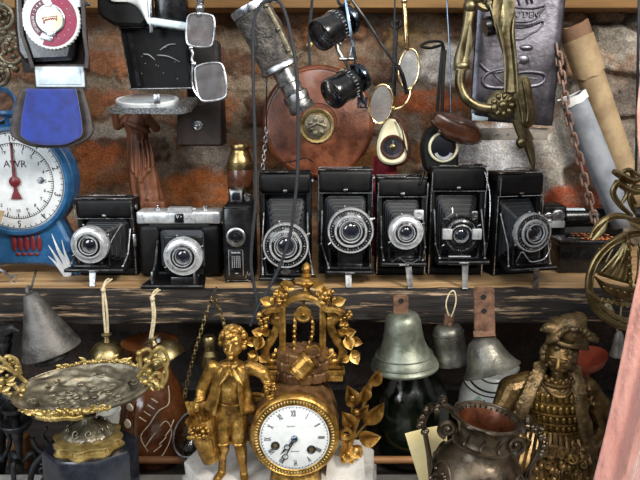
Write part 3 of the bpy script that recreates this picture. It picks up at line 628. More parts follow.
# --- openwork brass ornament, far left top ---
t = Thing('brass_ornament', 'openwork brass ornament of linked rings hanging at the top left edge', 'ornament', 6, 40, .10)
for cx, cy, r in ((1, 17, 12), (11, 50, 13), (-2, 74, 11), (-14, 44, 12)):
    m = MB(); c = t.at(cx, cy); m.torus(c, r, 2.2, FACE, 30, 8); m.torus(c, r*.62, 1.2, FACE, 24, 6)
    for k in range(4):
        a = k*PI/2+.4; m.ball(c+V((math.cos(a)*r*.5, -1, math.sin(a)*r*.5)), 3, 8, 6); m.tube([c, c+V((math.cos(a)*r, 0, math.sin(a)*r))], 1.3, 6)
    m.ball(c+V((0, -1.5, 0)), 3.4, 10, 8); t.part('ring', m, PEWT2)
for pts in (((4, 33), (10, 40), (14, 34)), ((6, 65), (12, 66), (16, 69))):
    m = MB(); m.tube([t.at(*p) for p in pts], 2, 6)
    for p in (pts[0], pts[2]): m.ball(t.at(*p), 4, 8, 6)
    t.part('link', m, PEWT2)
m = MB(); m.tube([t.at(1, 8), t.at(4, -20), t.at(5, -66)], 1.2, 6); t.part('hanging_wire', m, PEWT2)
# --- blue rimmed tins, far left ---
for py, lab in ((108, 'blue-rimmed tin filled with rust-brown at the left edge, the upper one'), (136, 'blue-rimmed tin just above the scale dial, the lower one')):
    t = Thing('tin_dish', lab, 'tin', -8, py, .19 if py < 120 else .27, 'blue-rimmed tins'); m = MB(); m.push(rotm('X', 50)); m.lathe([(22, -6), (24, 2), (25.5, 3), (25.5, 4.5), (23.5, 4.5), (22.5, 2), (21, -3), (0, -3)], 36); m.pop(); t.part('tin', m, BLUED); m.pop() if m.st else None
    mw = MB(); mw.tube([V((4, 16, 14)), t.at(-5, -66, 4)], .7, 6); t.part('hanging_wire', mw, STEEL)
    m = MB(); m.push(rotm('X', 50)); m.lathe([(21.5, -2.5), (21.5, 0), (12, 2.5), (0, 3)], 24); m.pop(); t.part('filling', m, RUST)
# --- light meter in its hanging leather case ---
t = Thing('light_meter_case', 'hanging grey-edged leather case holding a round red and white dial, blue velvet flap open', 'case', 52, 148, .03)
def q(*pts): return [t.at(*p) for p in pts]
m = MB()
for s, xs in ((-1, (17, 18, 20, 27, 31)), (1, (84, 84.5, 86, 89, 88))):
    ys = (-30, 5, 35, 55, 68); ring = []
    for x, y in zip(xs, ys):
        a = t.at(x, y, -22); b = t.at(x-s*3.5, y, -22); cc = t.at(x-s*1, y, 6); d = t.at(x-s*4.5, y, 6); ring.append([a, b, d, cc])
    m.loft(ring)
t.part('case_side', m, GLEATH)
m = MB(); c = t.at(52, 15, 3); m.box(c, (66, 3, 108), 1); t.part('case_back', m, BLEATH)
m = MB(); c = t.at(51.5, 14, -8); pr = [t.at(x, y) for x, y in ((21, -40), (83, -40), (82, 30), (80, 52), (77, 61), (32, 63), (25, 54), (22, 30))]
m.prism([(p.x, p.z) for p in pr], -1, -19, 4)
mt = t.part('meter_body', m, BLACKM)
c = t.at(51.5, 19.5, -20); m = MB().push(MX.Translation(c) @ FACE @ MX.Scale(.92, 4))
m.lathe([(29.5, -2), (29.5, 1.2), (29, 2), (26, 2.2), (25.5, 1.6)], 90, cap=False, mod=lambda a, k, r, z: 1+(.015*math.cos(45*a) if k < 3 else 0)); m.lathe([(25.6, 1.6), (16, 1.9), (0, 1.9)], 48, cap=False); m.pop(); dl = t.part('dial', m, WHITE)
def arcplate(m, r0, r1, a0, a1, z, th, n=24):
    m.loft([[(r0*math.cos(a), r0*math.sin(a), z), (r1*math.cos(a), r1*math.sin(a), z), (r1*math.cos(a), r1*math.sin(a), z+th), (r0*math.cos(a), r0*math.sin(a), z+th)] for a in [R(a0+(a1-a0)*i/n) for i in range(n+1)]])
m = MB().push(MX.Translation(c) @ FACE @ MX.Scale(.92, 4)); arcplate(m, 14, 26.6, -112, 84, 1.7, .9); m.pop(); t.part('dial_band', m, MAGENTA, dl)
m = MB().push(MX.Translation(c) @ FACE @ MX.Scale(.92, 4)); arcplate(m, 14.5, 20.5, 112, 232, 1.7, .8); m.pop(); t.part('dial_window', m, MAROON, dl)
m = MB().push(MX.Translation(c) @ FACE @ MX.Scale(.92, 4))
for i in range(8):
    a = R(122+i*13.5); m.push(rotm('Z', math.degrees(a))); m.text('8 4 2 1 30 60 125 250'.split()[i], 3.6, (17.6, 0, 2.6), .1, rotm('Z', -90)); m.pop()
for i in range(36):
    a = R(i*10); m.push(rotm('Z', math.degrees(a))); m.box((24.0 if 95 < i*10 < 245 else 20, 0, 2.6 if 95 < i*10 < 245 else 2.6), (1.2, .3, .3)) if not 95 < i*10 < 245 and i % 2 else None; m.pop()
m.pop(); t.part('dial_numerals', m, WHITE, dl)
m = MB().push(MX.Translation(c) @ FACE @ MX.Scale(.92, 4))
m.lathe([(15, 1.8), (15, 3.6), (14, 4.2), (12.8, 4.2), (12.4, 3.6)], 48, cap=False); m.box((0, 14.2, 3.4), (7, 4.5, 2), .5); m.box((0, -14.2, 3.4), (9, 5, 2), .5); m.box((-5, -18, 3), (12, 5, 1.4), .4, rot=rotm('Z', -18)); m.pop(); t.part('pointer_ring', m, SILVER, dl)
m = MB().push(MX.Translation(c) @ FACE @ MX.Scale(.92, 4)); m.lathe([(12.6, 3.2), (12.4, 3.9), (0, 4.3)], 40, cap=False); m.pop(); ct = t.part('centre_disc', m, CREAM, dl)
m = MB().push(MX.Translation(c) @ FACE @ MX.Scale(.92, 4)); m.push(rotm('Z', 8)); zt_ = 4.3
m.tube(bez([(-8, 1.5, zt_), (-6.5, 1.8, zt_), (-7, -1.5, zt_), (-6.6, -3.6, zt_), (-5.8, -1.6, zt_), (-4.6, .4, zt_), (-4.2, -1.2, zt_), (-3, .6, zt_), (-2.2, -1, zt_), (-1, .8, zt_), (-.4, -.8, zt_), (.8, .9, zt_), (1.4, -.8, zt_), (2.6, .8, zt_), (3.4, -.9, zt_), (4.6, .6, zt_), (5.6, -.4, zt_), (6.6, -2.2, zt_), (7.4, 2.4, zt_)], 4), .4, 5)
m.tube([(-7, 2.2, zt_), (7, 1.9, zt_)], .3, 5); m.pop(); m.pop(); t.part('lettering', m, MAGENTA, ct)
m = MB(); c = t.at(82, 4, -18); m.box(t.at(74, -2, -19), (12, 2, 16), .6); t.part('meter_window', m, PALE)
m = MB(); c = t.at(85.5, 4, -14); m.cyl(c, c+V((4, 0, 0)), 2, seg=14, bev=.5); t.part('stud', m, CHROME)
m = MB(); m.box(t.at(60.5, 77, -8), (50, 4, 24), 1.5); st = t.part('case_strap', m, GLEATH)
m = MB(); m.box(t.at(60, 77, -11.5), (47, 3, 19.5), 1.6, 3); m.box(t.at(60, 77, -13.4), (40, 1, 14), .8); t.part('light_window', m, PALE, st)
# flap: leather with turned-up wings, velvet inside
def flap(fw, off, th):
    def fn(u, v):
        x = (u-.5)*2; w = fw(v); py = 87+61*v; px = 51.5+x*w; p = t.at(px, min(py, 148)-(abs(x)**3)*10*(v**3), -9+off-4*abs(x)**2.5*(1 if off == 0 else .8)-v*5); return p
    return fn
m = MB(); fw = lambda v: (31+10.5*math.sin(min(1, v*1.15)*PI/2)) if v < .86 else 41.5-(v-.86)*34
m.grid(flap(fw, 0, 0), 20, 14); o = t.part('flap', m, GLEATH); md = o.modifiers.new('thick', 'SOLIDIFY'); md.thickness = .003; md.offset = 0
m = MB(); fv = lambda v: fw(v)*.64+4
def vel(u, v):
    p = flap(fv, 0, 0)(u, .03+v*.92); return p+V((1.5, -4.5, 0))
m.grid(vel, 18, 14); o2 = t.part('velvet_lining', m, VELVET, o); md = o2.modifiers.new('thick', 'SOLIDIFY'); md.thickness = .002; md.offset = 0
m = MB(); c = t.at(90, 126, -8); m.cyl(c, c+V((3, -2, 0)), 2.4, seg=14, bev=.6); t.part('snap', m, BLEATH, o)
# --- kitchen scale ---
t = Thing('kitchen_scale', 'blue enamel kitchen scale with round white dial and dark red pointer', 'scale', 25, 278.5, Yon(279, SHELF_Z)+.02); t.base.z = SHELF_Z; t.o.location = t.base
zc = t.at(26, 181).z; zt = t.at(26, 232).z
def bodyout():
    L = [(55, 0), (55, 4), (53, 9), (48, 13), (46.5, 22), (50, 25), (50, 33), (46, 38)]
    for i in range(0, 33): a = R(-46+ (272)*i/32); L.append((55*math.cos(a), zc+55*math.sin(a)))
    return L+[(-46, 38), (-50, 33), (-50, 25), (-46.5, 22), (-48, 13), (-53, 9), (-55, 4), (-55, 0), (-44, 0), (-36, 7), (-20, 11), (20, 11), (36, 7), (44, 0)]
m = MB(); m.prism(bodyout(), 24, 0, 3); body = t.part('housing', m, BLUEP)
m = MB(); c = V((1, -1, zc)); m.push(MX.Translation(c) @ FACE); m.lathe([(54, -1), (54, 3), (52, 6), (49, 6), (48, 3), (47.5, 1)], 72, cap=False); m.pop(); t.part('dial_rim', m, BLUEP)
m = MB(); m.push(MX.Translation(c) @ FACE); m.lathe([(48.2, .4), (47, 1.6), (0, 1.8)], 64); m.pop(); dl = t.part('dial', m, WHITE)
m = MB(); m.push(MX.Translation(c) @ FACE)
for i in range(100):
    a = R(90-3.6*i); L = 5 if i % 5 == 0 else 2.2; m.push(rotm('Z', math.degrees(a))); m.box((36.5-L/2, 0, 1.9), (L, .5 if i % 5 else .9, .3)); m.pop()
m.torus((0, 0, 1.85), 36.6, .3, None, 72, 4)
for i in range(20):
    a = R(90-18*i); m.text(str(i or 20), 4.6, (29*math.cos(a), 29*math.sin(a), 1.9), .12, MX.Identity(4))
m.torus((0, 0, 1.85), 46.2, .3, None, 72, 4)
for i in range(50):
    a = R(90-7.2*i); m.push(rotm('Z', math.degrees(a))); m.box((44.8, 0, 1.9), (2.4, .5, .3)); m.pop()
for i in range(10):
    a = R(90-36*i); m.push(rotm('Z', math.degrees(a)-90)); m.text(str(i or 10), 8.2, (0, 41.0, 1.95), .15, MX.Identity(4)); m.pop()
m.text('AWR', 9.5, (1, 16.5, 1.9), .15, MX.Identity(4)); m.pop(); t.part('dial_print', m, INK, dl)
m = MB(); m.push(MX.Translation(c) @ FACE)
for s in (-1, 1): m.lathe([(3.4, 1.8), (3.0, 2.8), (0, 3.0)], 18, (s*24.5, 1, 0))
m.pop(); t.part('dial_screw', m, SILVER, dl)
m = MB(); m.push(MX.Translation(c) @ FACE @ rotm('Z', 1)); m.loft([[(-1.7, 0, 3), (1.7, 0, 3), (1.7, 0, 4), (-1.7, 0, 4)], [(-.5, 38, 3), (.5, 38, 3), (.5, 38, 4), (-.5, 38, 4)]]); m.loft([[(-1.6, 0, 3), (1.6, 0, 3), (1.6, 0, 4), (-1.6, 0, 4)], [(-1.8, -9, 3), (1.8, -9, 3), (1.8, -9, 4), (-1.8, -9, 4)], [(-5.4, -17, 3), (5.4, -17, 3), (5.4, -17, 4), (-5.4, -17, 4)]]); m.lathe([(5.2, 2.8), (5.2, 4.4), (3, 5.6), (0, 6)], 24); m.pop(); t.part('pointer', m, REDP)
m = MB(); gz = t.at(32, 243).z
for i in range(5): m.ball((-9+i*6.2+2, -1, gz), (2.7, 1.4, 8.4), 12, 8)
for i in range(4):
    for s in (-1, 1): m.ball((-6+i*6.2+2, -1, gz+s*11), (2.6, 1.3, 1.8), 10, 6)
t.part('red_grille', m, REDP)
for s in (-1, 1):
    X = lambda x, y: (lambda p: V((1+s*(p.x-1), -.6, p.z)))(t.at(x, y))
    m = MB()
    for pts, w in ((((69, 276), (65, 262), (58, 249), (52, 234)), 2.4), (((68, 277), (61, 265), (55, 255), (48.5, 245)), 2.1), (((67, 278), (61, 269), (55, 262), (48.5, 256)), 1.9), (((70, 276), (69, 264), (65, 252), (62, 240)), 1.8)):
        m.tube(bez([X(*p) for p in pts], 6), (lambda w: lambda q: w*(1-.8*q)*(.55+.9*math.sin(PI*min(1, q*.9+.1))))(w), 8, flat=.45, up=(1, 0, 0))
    t.part('white_leaf', m, WHITE)
for s in (-1, 1): m = MB(); m.box((s*47, 27, 2.5), (14, 8, 5), 1); t.part('foot', m, BLUEP)
m = MB(); cc = V((0, 13, zc+58)); m.lathe([(10, -4), (10, 2), (24, 6), (24, 9), (0, 9)], 32, cc); t.part('pan_support', m, BLUEP)
t = Thing('metal_clip', 'small bent steel clip lying on the shelf by the scale foot', 'clip', 10, 283, Yon(283, SHELF_Z)+.004)
m = MB(); m.tube(bez([t.at(-4, 268, -10), t.at(4, 272, -8), t.at(10, 277, -4), t.at(16, 275, -2)], 5), 1.5, 7); m.tube([t.at(9, 276, -4), t.at(11, 282.5, -2), t.at(15, 283, 0)], 1.3, 7); m.tube([t.at(14, 276, -3), t.at(17, 282, 0)], 1.2, 7); t.part('wire', m, SILVER)
t = Thing('wooden_cone', 'pale wooden pointed block cut off by the left edge beside the scale', 'block', 0, 285, .025); t.base.z = SHELF_Z; t.o.location = t.base; m = MB(); m.loft([[t.at(-30, 206, 0), t.at(5, 211, -4), t.at(5, 211, 2), t.at(-30, 206, 8)], [t.at(-30, 232, 0), t.at(-1, 228, -4), t.at(-1, 228, 2), t.at(-30, 232, 8)], [V((-36, 0, 0)), V((-14, -4, 0)), V((-14, 2, 0)), V((-36, 8, 0))]]); t.part('block', m, PAPER)
# --- black hinged case with a silver magnifier tray ---
t = Thing('magnifier_case', 'open black hinged case with cream-lined pouch above and round lens tray below', 'case', 147, 108, .10)
m = MB(); pr = [t.at(*p) for p in ((101, -40), (151, -40), (151, 23), (146, 28), (119, 27), (107, 20), (102, 12))]
m.prism([(p.x, p.z) for p in pr], 14, -16, 3); pouch = t.part('pouch', m, LEATHER)
m = MB(); a = [t.at(104, -10, -17), t.at(112, 1, -18), t.at(128, 2, -18.5), t.at(138, 8, -18.5), t.at(146, 20, -18), t.at(149, 24, -17)]; m.grid(lambda u, v: (lambda p: p+V((0, -.4-1.2*math.sin(u*9+v*5), v*(t.at(120, -14).z-V(bez(a, 8)[int(u*(len(bez(a, 8))-1))]).z))))(V(bez(a, 8)[int(u*(len(bez(a, 8))-1))])), 40, 6); sl = t.part('satin_lining', m, WHITE, pouch); md = sl.modifiers.new('thick', 'SOLIDIFY'); md.thickness = .0012
m = MB(); m.box(t.at(150.5, 8, -16), (3.4, 5, 46), 1); t.part('metal_rim', m, SILVER, pouch)
m = MB(); m.box(t.at(171, -6, -2), (31, 12, 64), 2); t.part('upper_lid', m, BLACKM)
m = MB(); m.box(t.at(169, 24.5, -8), (38, 22, 7), 2.2, 3, rotm('Y', 8)); t.part('hinge_ledge', m, PALE)
m = MB(); f = [t.at(121, 28, -2), t.at(184, 27, -2), t.at(189, 33, -2), t.at(193, 88, 2), t.at(132, 89, 2)]
g = [V((p.x, p.y+7, p.z)) for p in f]; m.loft([f, g]); lid = t.part('case_lid', m, LEATHER)
m = MB(); c0 = [t.at(121, 28, -2), t.at(184, 27, -2), t.at(192, 88, 2), t.at(132, 89, 2)]
m.tube([p+V((0, -2, 0)) for p in c0], 1.6, 6, True); t.part('lid_rim', m, BLACKM, lid)
m = MB(); m.tube([p+V((0, -3.6, 0)) for p in (c0[1], c0[0], c0[3], c0[2])], .55, 6); t.part('worn_edge', m, NICKEL, lid)
m = MB(); m.loft([[t.at(127, 33, -3), t.at(131, 33, -3), t.at(141, 86, -1), t.at(137, 86, -1)], [t.at(127, 33, -5), t.at(131, 33, -5), t.at(141, 86, -3), t.at(137, 86, -3)]]); t.part('lid_groove', m, BLACKM, lid)
m = MB()
for a, b in (((143, 54), (155, 60)), ((157, 55), (180, 62)), ((160, 50), (176, 44))):
    p, qq = t.at(*a, -4), t.at(*b, -3); m.tube(bez([p, p.lerp(qq, .5)+V((0, 0, 2)), qq], 4), [.2, .35, .45, .5, .5, .5, .4, .3, .2], 5)
for k in range(9): m.ball(t.at(rnd.uniform(138, 178), rnd.uniform(46, 80), -3.2), .45, 6, 4)
t.part('scratches', m, GRAYL, lid)
TI = rotm('X', 13); m = MB().push(MX.Translation(t.at(147, 98, 0)) @ TI @ MX.Translation(-t.at(147, 98, 0))); z0 = t.at(147, 107, 0).z; z1 = t.at(147, 101, 0).z
xl, xr = t.at(107, 104, -20).x, t.at(189, 104, -20).x
out = [(xl, -20), (xr-8, -22), (xr, -12), (xr, 26), (xl+8, 26)]
m.loft([[(a, b, z0-2) for a, b in out], [(a, b, z1-2) for a, b in out]]); tray = t.part('lens_tray', m, mat('glittering nickel', '#9aa0a6', '#cdd2d6', metal=.9, rough=.3, ns=300, bump=.35, bs=700))
m = MB().push(MX.Translation(t.at(147, 98, 0)) @ TI @ MX.Translation(-t.at(147, 98, 0))); m.lathe([(30, -1), (31, 0), (31.5, 3), (30.5, 4), (28.6, 4), (28, 3.2), (0, 2.4)], 48, (0, 2, z1-2), sy=.72, cap=False); t.part('lens_ring', m, WHITE, tray)
m = MB().push(MX.Translation(t.at(147, 98, 0)) @ TI @ MX.Translation(-t.at(147, 98, 0))); m.lathe([(28.4, 3), (28.2, 3.8), (16, 4.6), (0, 5)], 40, (0, 2, z1-2), sy=.72); t.part('magnifying_lens', m, PALEG, tray)
m = MB(); m.box(t.at(157, 99, -23), (6, 3, 9), .6); t.part('tray_catch', m, SILVER, tray)
# --- silver folding lorgnette ---
t = Thing('lorgnette', 'silver folding lorgnette with two eight-sided tinted lenses hanging one above the other', 'lorgnette', 205, 101, .055)
def octo(cx, cy, w, h, rot):
    pts = []
    for sx, sy, f in ((-1, .62, 0), (-.62, 1, 0), (.62, 1, 0), (1, .62, 0), (1, -.62, 0), (.62, -1, 0), (-.62, -1, 0), (-1, -.62, 0)):
        a = R(rot); x, y = sx*w/2, sy*h/2; pts.append(t.at(cx+x*math.cos(a)+y*math.sin(a), cy+x*math.sin(a)-y*math.cos(a)))
    return pts
for cx, cy, w, h, ro in ((200.5, 30.5, 27, 32, 3), (211, 82, 29, 36, -8)):
    pts = octo(cx, cy, w, h, ro); m = MB(); m.tube(bez(pts, 4, True), 1.25, 8, True); fr = t.part('lens_frame', m, SILVER)
    m = MB(); b = bez(pts, 4, True); m.loft([[p+V((0, .5, 0)) for p in b], [p+V((0, -.5, 0)) for p in b]]); t.part('lens', m, SMOKE, fr)
m = MB(); m.tube(bez([t.at(200, -30), t.at(200, 0), t.at(201, 6), t.at(200, 14)], 4), 2.0, 8); m.ball(t.at(200, 0), 4, 10, 8); m.ball(t.at(200, 8), 4.6, 10, 8); m.ball(t.at(199, 14), 3, 10, 8); t.part('handle_joint', m, SILVER)
m = MB(); m.tube(bez([t.at(190, 46), t.at(193, 54), t.at(192, 60), t.at(195, 66)], 5), 1.3, 8); m.ball(t.at(191, 48), 2.6, 8, 6); m.ball(t.at(194, 64), 3, 8, 6); m.tube(bez([t.at(193, 64), t.at(192, 74), t.at(193, 88), t.at(199, 98)], 5), 1.1, 6); t.part('folding_link', m, SILVER)
# --- black leather case with snap ---
t = Thing('leather_case', 'dark brown leather case with a silver snap hanging behind the lorgnette', 'case', 202, 145, .20)
m = MB(); c = t.at(202, 122); m.box(c, (45, 26, 46), 3, 3); t.part('body', m, BLEATH)
m = MB(); z = t.at(202, 75).z; m.box(t.at(204, 72, 4), (34, 16, 60), 5, 3); t.part('lining_flap', m, MATTE)
m = MB(); pr = [t.at(*p) for p in ((180, 99), (194, 99), (199, 104), (206, 104), (211, 99), (223, 99), (223, 144), (180, 144))]; m.prism([(p.x, p.z) for p in pr], -12, -15, .8); fl = t.part('front_flap', m, BLEATH)
m = MB(); m.push(MX.Translation(t.at(198, 126, -15)) @ FACE); m.lathe([(5, 0), (5, 1), (3.6, 2.4), (2.6, 2), (2, 2.8), (0, 3.2)], 24); m.pop(); t.part('snap', m, SILVER, fl)
m = MB()
for x in (182.5, 220.5):
    for k in range(14): m.box(t.at(x, 102+k*3, -15.4), (.6, .5, 1.6))
t.part('stitching', m, GLEATH, fl)
m = MB(); m.tube([t.at(203, 45, 4), t.at(203, -60, 4)], 1.2, 6); t.part('hanging_cord', m, CORD)
# --- carved wooden statuette on a plinth behind the silver topped camera ---
t = Thing('carved_statuette', 'carved brown wooden statuette of a robed figure with raised arms behind the cameras', 'statuette', 147, 250, .215); t.base.z = SHELF_Z; t.o.location = t.base
zz = lambda y: t.at(147, y if y < 112 else 112+(y-112)*.915).z
m = MB(); zb_ = zz(208.5); m.box((6, 0, zb_/2-5), (30, 30, zb_-10), 1); m.box((6, 0, zb_-4), (35, 32, 11), 1.5); t.part('plinth', m, CARVED)
m = MB()
prof = [(209, 14, 12, 3), (203, 13.5, 11.5, 3), (196, 13.5, 11, 1.5), (185, 13.5, 11, .5), (170, 12.5, 10.5, -1), (155, 11, 9.5, -2), (143, 9.5, 8.5, -3), (136, 9.5, 8, -3), (128, 11.5, 9, -3), (121, 12.5, 8.5, -3), (115, 9, 7, -2), (111, 4.5, 4.5, -2)]
rings = []
for y, a, b, cx in prof:
    a *= 1.06; b *= 1.06; rings.append([(cx+a*math.cos(th)*(1+.07*math.sin(7*th+y*.06)*(1 if y > 140 else .3)), b*math.sin(th)*(1+.08*math.sin(9*th+1+y*.05)*(1 if y > 140 else .3)), zz(y)) for th in [2*PI*i/40 for i in range(40)]])
m.loft(rings); m.ball((-2, -2, zz(103)), (7, 7.5, 9)); m.limb([(-2, 0, zz(112)), (-2, -1, zz(107))], [4, 3.5])
m.limb([(-12, 0, zz(119)), (-20, -6, zz(127)), (-21, -10, zz(113)), (-15, -8, zz(106))], [4.5, 4.2, 3.4, 3]); m.limb([(8, 0, zz(119)), (17, -7, zz(129)), (10, -13, zz(117)), (12, -9, zz(107))], [4.5, 4.2, 3.4, 3])
m.limb([(9, -8, zz(133)), (0, -11, zz(128)), (-9, -9, zz(124))], [2.6, 2.6, 2])
m.limb([(8, -6, zz(206)), (6, -9, zz(205))], [5, 4]); m.limb([(-3, -6, zz(206)), (-4, -9, zz(205))], [5, 4])
for k in range(6): m.tube(bez([(10-k*3.2, -9+abs(k-3)*.6, zz(142)), (13-k*4.2, -12+abs(k-2.5)*.9, zz(168)), (6-k*2.4, -12.5+abs(k-2.5)*.8, zz(190-abs(k-2.5)*5))], 6), 1.2, 6)
organic(t.part('figure', m, CARVED), .0011, 3)
# --- telescope standing behind the cine camera ---
t = Thing('brass_telescope', 'small brass and brown leather telescope standing upright behind the cine camera', 'telescope', 242.5, 259, .15); t.base.z = SHELF_Z; t.o.location = t.base
zz = lambda y: t.at(242.5, y).z
m = MB(); m.lathe([(13, 0), (13, 4), (12, 5), (12, zz(188)-1)], 36); m.lathe([(12.6, zz(189)), (12.6, zz(186))], 36); t.part('draw_tube', m, BRASS)
m = MB(); m.lathe([(12.2, zz(188)), (12.6, zz(187)), (12.6, zz(169)), (12.2, zz(168))], 36); t.part('leather_sleeve', m, BROWNL)
m = MB(); m.lathe([(12.9, zz(169)), (13.2, zz(168.4)), (13.2, zz(163)), (12.2, zz(162)), (12, zz(160)), (9.4, zz(153)), (9, zz(152)), (8.6, zz(150)), (9, zz(149.4)), (9, zz(145.5)), (8.6, zz(144.6)), (6, zz(144.6)), (5, zz(147))], 40); t.part('eyepiece', m, YBRASS)
# --- hide-covered monocular hanging at an angle ---
t = Thing('spyglass', 'grey hide covered spyglass hanging slanted with dark metal eyepiece pointing down', 'spyglass', 292, 105, .03)
A, B = t.at(251, 8, -2), t.at(281, 67, 2); ax = (B-A).normalized(); C1 = B+ax*26; C2 = B+ax*44
m = MB(); m.push(MX.Translation(A) @ frame_to(ax)); Lh = (B-A).length
m.lathe([(18.5, 2), (19.2, 4)]+[(19.3+.7*math.sin(k*2.1), 4+(Lh-8)*k/10) for k in range(11)]+[(18.5, Lh-2)], 40, mod=lambda a, k, r, z: 1+.03*math.sin(5*a+k)); m.pop(); o = t.part('hide_cover', m, SKIN)
m = MB(); m.push(MX.Translation(A) @ frame_to(ax)); m.lathe([(17, -3), (20.5, -3), (21, -1), (20.5, 4), (19, 4.4)], 40); m.pop(); t.part('front_ring', m, SILVER)
m = MB(); m.push(MX.Translation(B) @ frame_to(ax)); m.lathe([(19.6, -4), (21, -2), (21, 1.4), (19, 2.4), (13, 3)], 40); m.pop(); t.part('rear_ring', m, SILVER)
m = MB(); m.push(MX.Translation(B) @ frame_to(ax)); m.lathe([(11, 2), (11, 13), (11.6, 13.5), (11.6, 17), (10.4, 18), (10.4, 30)], 36); m.pop(); t.part('draw_tube', m, NICKEL)
m = MB(); m.push(MX.Translation(B) @ frame_to(ax)); m.lathe([(10.4, 28), (12.8, 29), (13.2, 31), (13.2, 36), (12.4, 37), (12.4, 40), (13.4, 41), (13.4, 46), (12, 48), (9, 48), (8, 45)], 36); m.pop(); t.part('eyepiece', m, NICKEL)
m = MB(); side = ax.cross(V((0, 1, 0))).normalized(); side = side if side.x > 0 else -side
m.tube(bez([A+side*14+V((0, -14, 0))+ax*2, A+side*15+V((0, -15, 0))+ax*Lh*.5, A+side*14+V((0, -15, 0))+ax*(Lh-2)], 5), 2.6, 8, flat=.5)
for k in (.12, .5, .85): m.ball(A+side*14.5+V((0, -17, 0))+ax*Lh*k, 2.2, 8, 6)
t.part('seam_strip', m, PEWT2)
m = MB(); m.tube(bez([A+side*20+V((0, -6, 0)), t.at(276, 2, -12), t.at(280, -6, -10)], 5), 1.6, 6); m.tube(bez([B+side*18+V((0, -9, 0)), t.at(296, 56, -14), t.at(303, 52, -10)], 5), 1.4, 6); t.part('strap_loop', m, PEWT2)
m = MB(); m.tube(bez([A+V((0, 0, 6)), t.at(262, -20), t.at(266, -70)], 5), 1.3, 6); t.part('hanging_cord', m, CORD)
# --- dangling black cord ---
t = Thing('hanging_lanyard', 'long black cord looped over the spyglass dangling in front of the cameras', 'cord', 256, 250, -.035)
m = MB(); m.tube(bez([t.at(x, y, d) for x, y, d in ((262, 328, -4), (259, 312, 0), (254, 285, 2), (251, 262, 2), (253, 230, 2), (256, 195, 4), (255, 140, 8), (253.5, 90, 8), (253, 50, 8), (254, 22, 8), (259, 7, 8), (267, 1, 8), (277, 0, 8), (284, 10, 8), (290, 32, 8), (296, 66, 6), (298, 110, 6), (298, 160, 4), (295, 200, 2), (290, 235, 2), (279, 268, 2), (268, 290, 0), (258, 308, -4), (250.5, 326, -6))], 8), 1.65, 8); t.part('cord', m, CORD)
# --- leather tape measure ---
t = Thing('tape_measure', 'large round brown leather tape measure with a brass medallion at its centre', 'tape measure', 318, 172, .20)
c = t.at(318.5, 122.5); rr = 54.5
m = MB(); m.push(MX.Translation(c) @ rotm('X', -4) @ FACE); m.lathe([(rr-2, -13), (rr, -11), (rr+.3, 0), (rr, 9), (rr-2.5, 12), (rr-4, 12.4), (rr-5, 11.6), (rr-7, 12), (rr*.4, 13.6), (18, 14), (17.4, 13), (0, 13)], 80); m.pop(); case = t.part('leather_case', m, TAN)
m = MB(); m.push(MX.Translation(c+V((-1.5, -13.5, -3))) @ rotm('X', -4) @ FACE); m.lathe([(17, -1), (17, 1.4), (16, 2), (13.6, 1.6), (13, .8), (0, .8)], 44); m.pop(); md = t.part('medallion', m, YBRASS)
m = MB(); m.push(MX.Translation(c+V((-1.5, -14.6, -3))) @ FACE); m.lathe([(12.5, 0), (12, 1.4), (9, 2), (0, 2.2)], 9, mod=lambda a, k, r, z: 1+.09*math.sin(3*a+1)); 
for k in range(7): m.ball((7*math.cos(k*.9), 7*math.sin(k*.9), 2), (3, 2.4, 1), 8, 6, rotm('Z', k*51))
m.tube([(-9, -2, 2.4), (0, 3, 3), (8, 0, 2.4)], 1.4, 6); m.pop(); t.part('winding_handle', m, PEWT2, md)
m = MB(); m.tube(bez([c+V((-8, 0, rr-1)), c+V((-9, 0, rr+24)), c+V((-6, 0, rr+60))], 5), 1.6, 6); t.part('hanging_cord', m, CORD)
m = MB(); m.box(c+V((0, -1, -rr-.6)), (22, 12, 3), 1); t.part('tape_mouth', m, BRASS)
# --- magnifying loupes on a spectacle frame ---
t = Thing('magnifier_spectacles', 'black spectacle-mounted magnifiers, two lens barrels one above the other, hanging by temples', 'magnifier', 345, 108, .04)
for (ax0, ay0, d0), (ax1, ay1, d1) in (((319, 36, -16), (347, 20, 4)), ((331, 94.5, -16), (358, 78, 4))):
    a, b = t.at(ax0, ay0, d0), t.at(ax1, ay1, d1); d = b-a; L = d.length; m = MB(); m.push(MX.Translation(a) @ frame_to(d))
    m.lathe([(12.5, 1.5), (13.5, 0), (15, 0), (15.6, 1.5), (15.6, L*.18), (14.8, L*.2), (14.8, L*.5), (15.4, L*.52), (15.4, L*.68), (13.4, L*.7), (13.4, L*.8), (12.6, L*.82), (11.5, L*.95)], 40, cap=False, mod=lambda a, k, r, z: 1+(.012*math.cos(60*a) if k in (7, 8) else 0)); m.lathe([(11.5, L*.95), (0, L*.95)], 24, cap=False); m.pop(); br = t.part('lens_barrel', m, BLACKM)
    m = MB(); m.push(MX.Translation(a) @ frame_to(d)); m.lathe([(12.6, 1.6), (8, .2), (0, -.6)], 32, cap=False); m.lathe([(12.6, 1.6), (12.4, 3), (0, 3)], 32, cap=False); m.pop(); t.part('lens', m, LENS, br)
    m = MB(); m.push(MX.Translation(a) @ frame_to(d))
    for i in range(26): an = 2*PI*i/26; m.push(rotm('Z', math.degrees(an))); m.box((15.5, 0, L*.6), (.4, .45, 2.6 if i % 3 else 4)); m.pop()
    m.pop(); t.part('scale_marks', m, GRAYL, br)
    m = MB(); m.push(MX.Translation(b) @ frame_to(d)); m.lathe([(12, -2), (14.4, -2), (15, -.5), (15, 3), (14, 4), (12.4, 4), (12, 1)], 40); m.pop(); t.part('eyepiece_rim', m, STEEL, br)
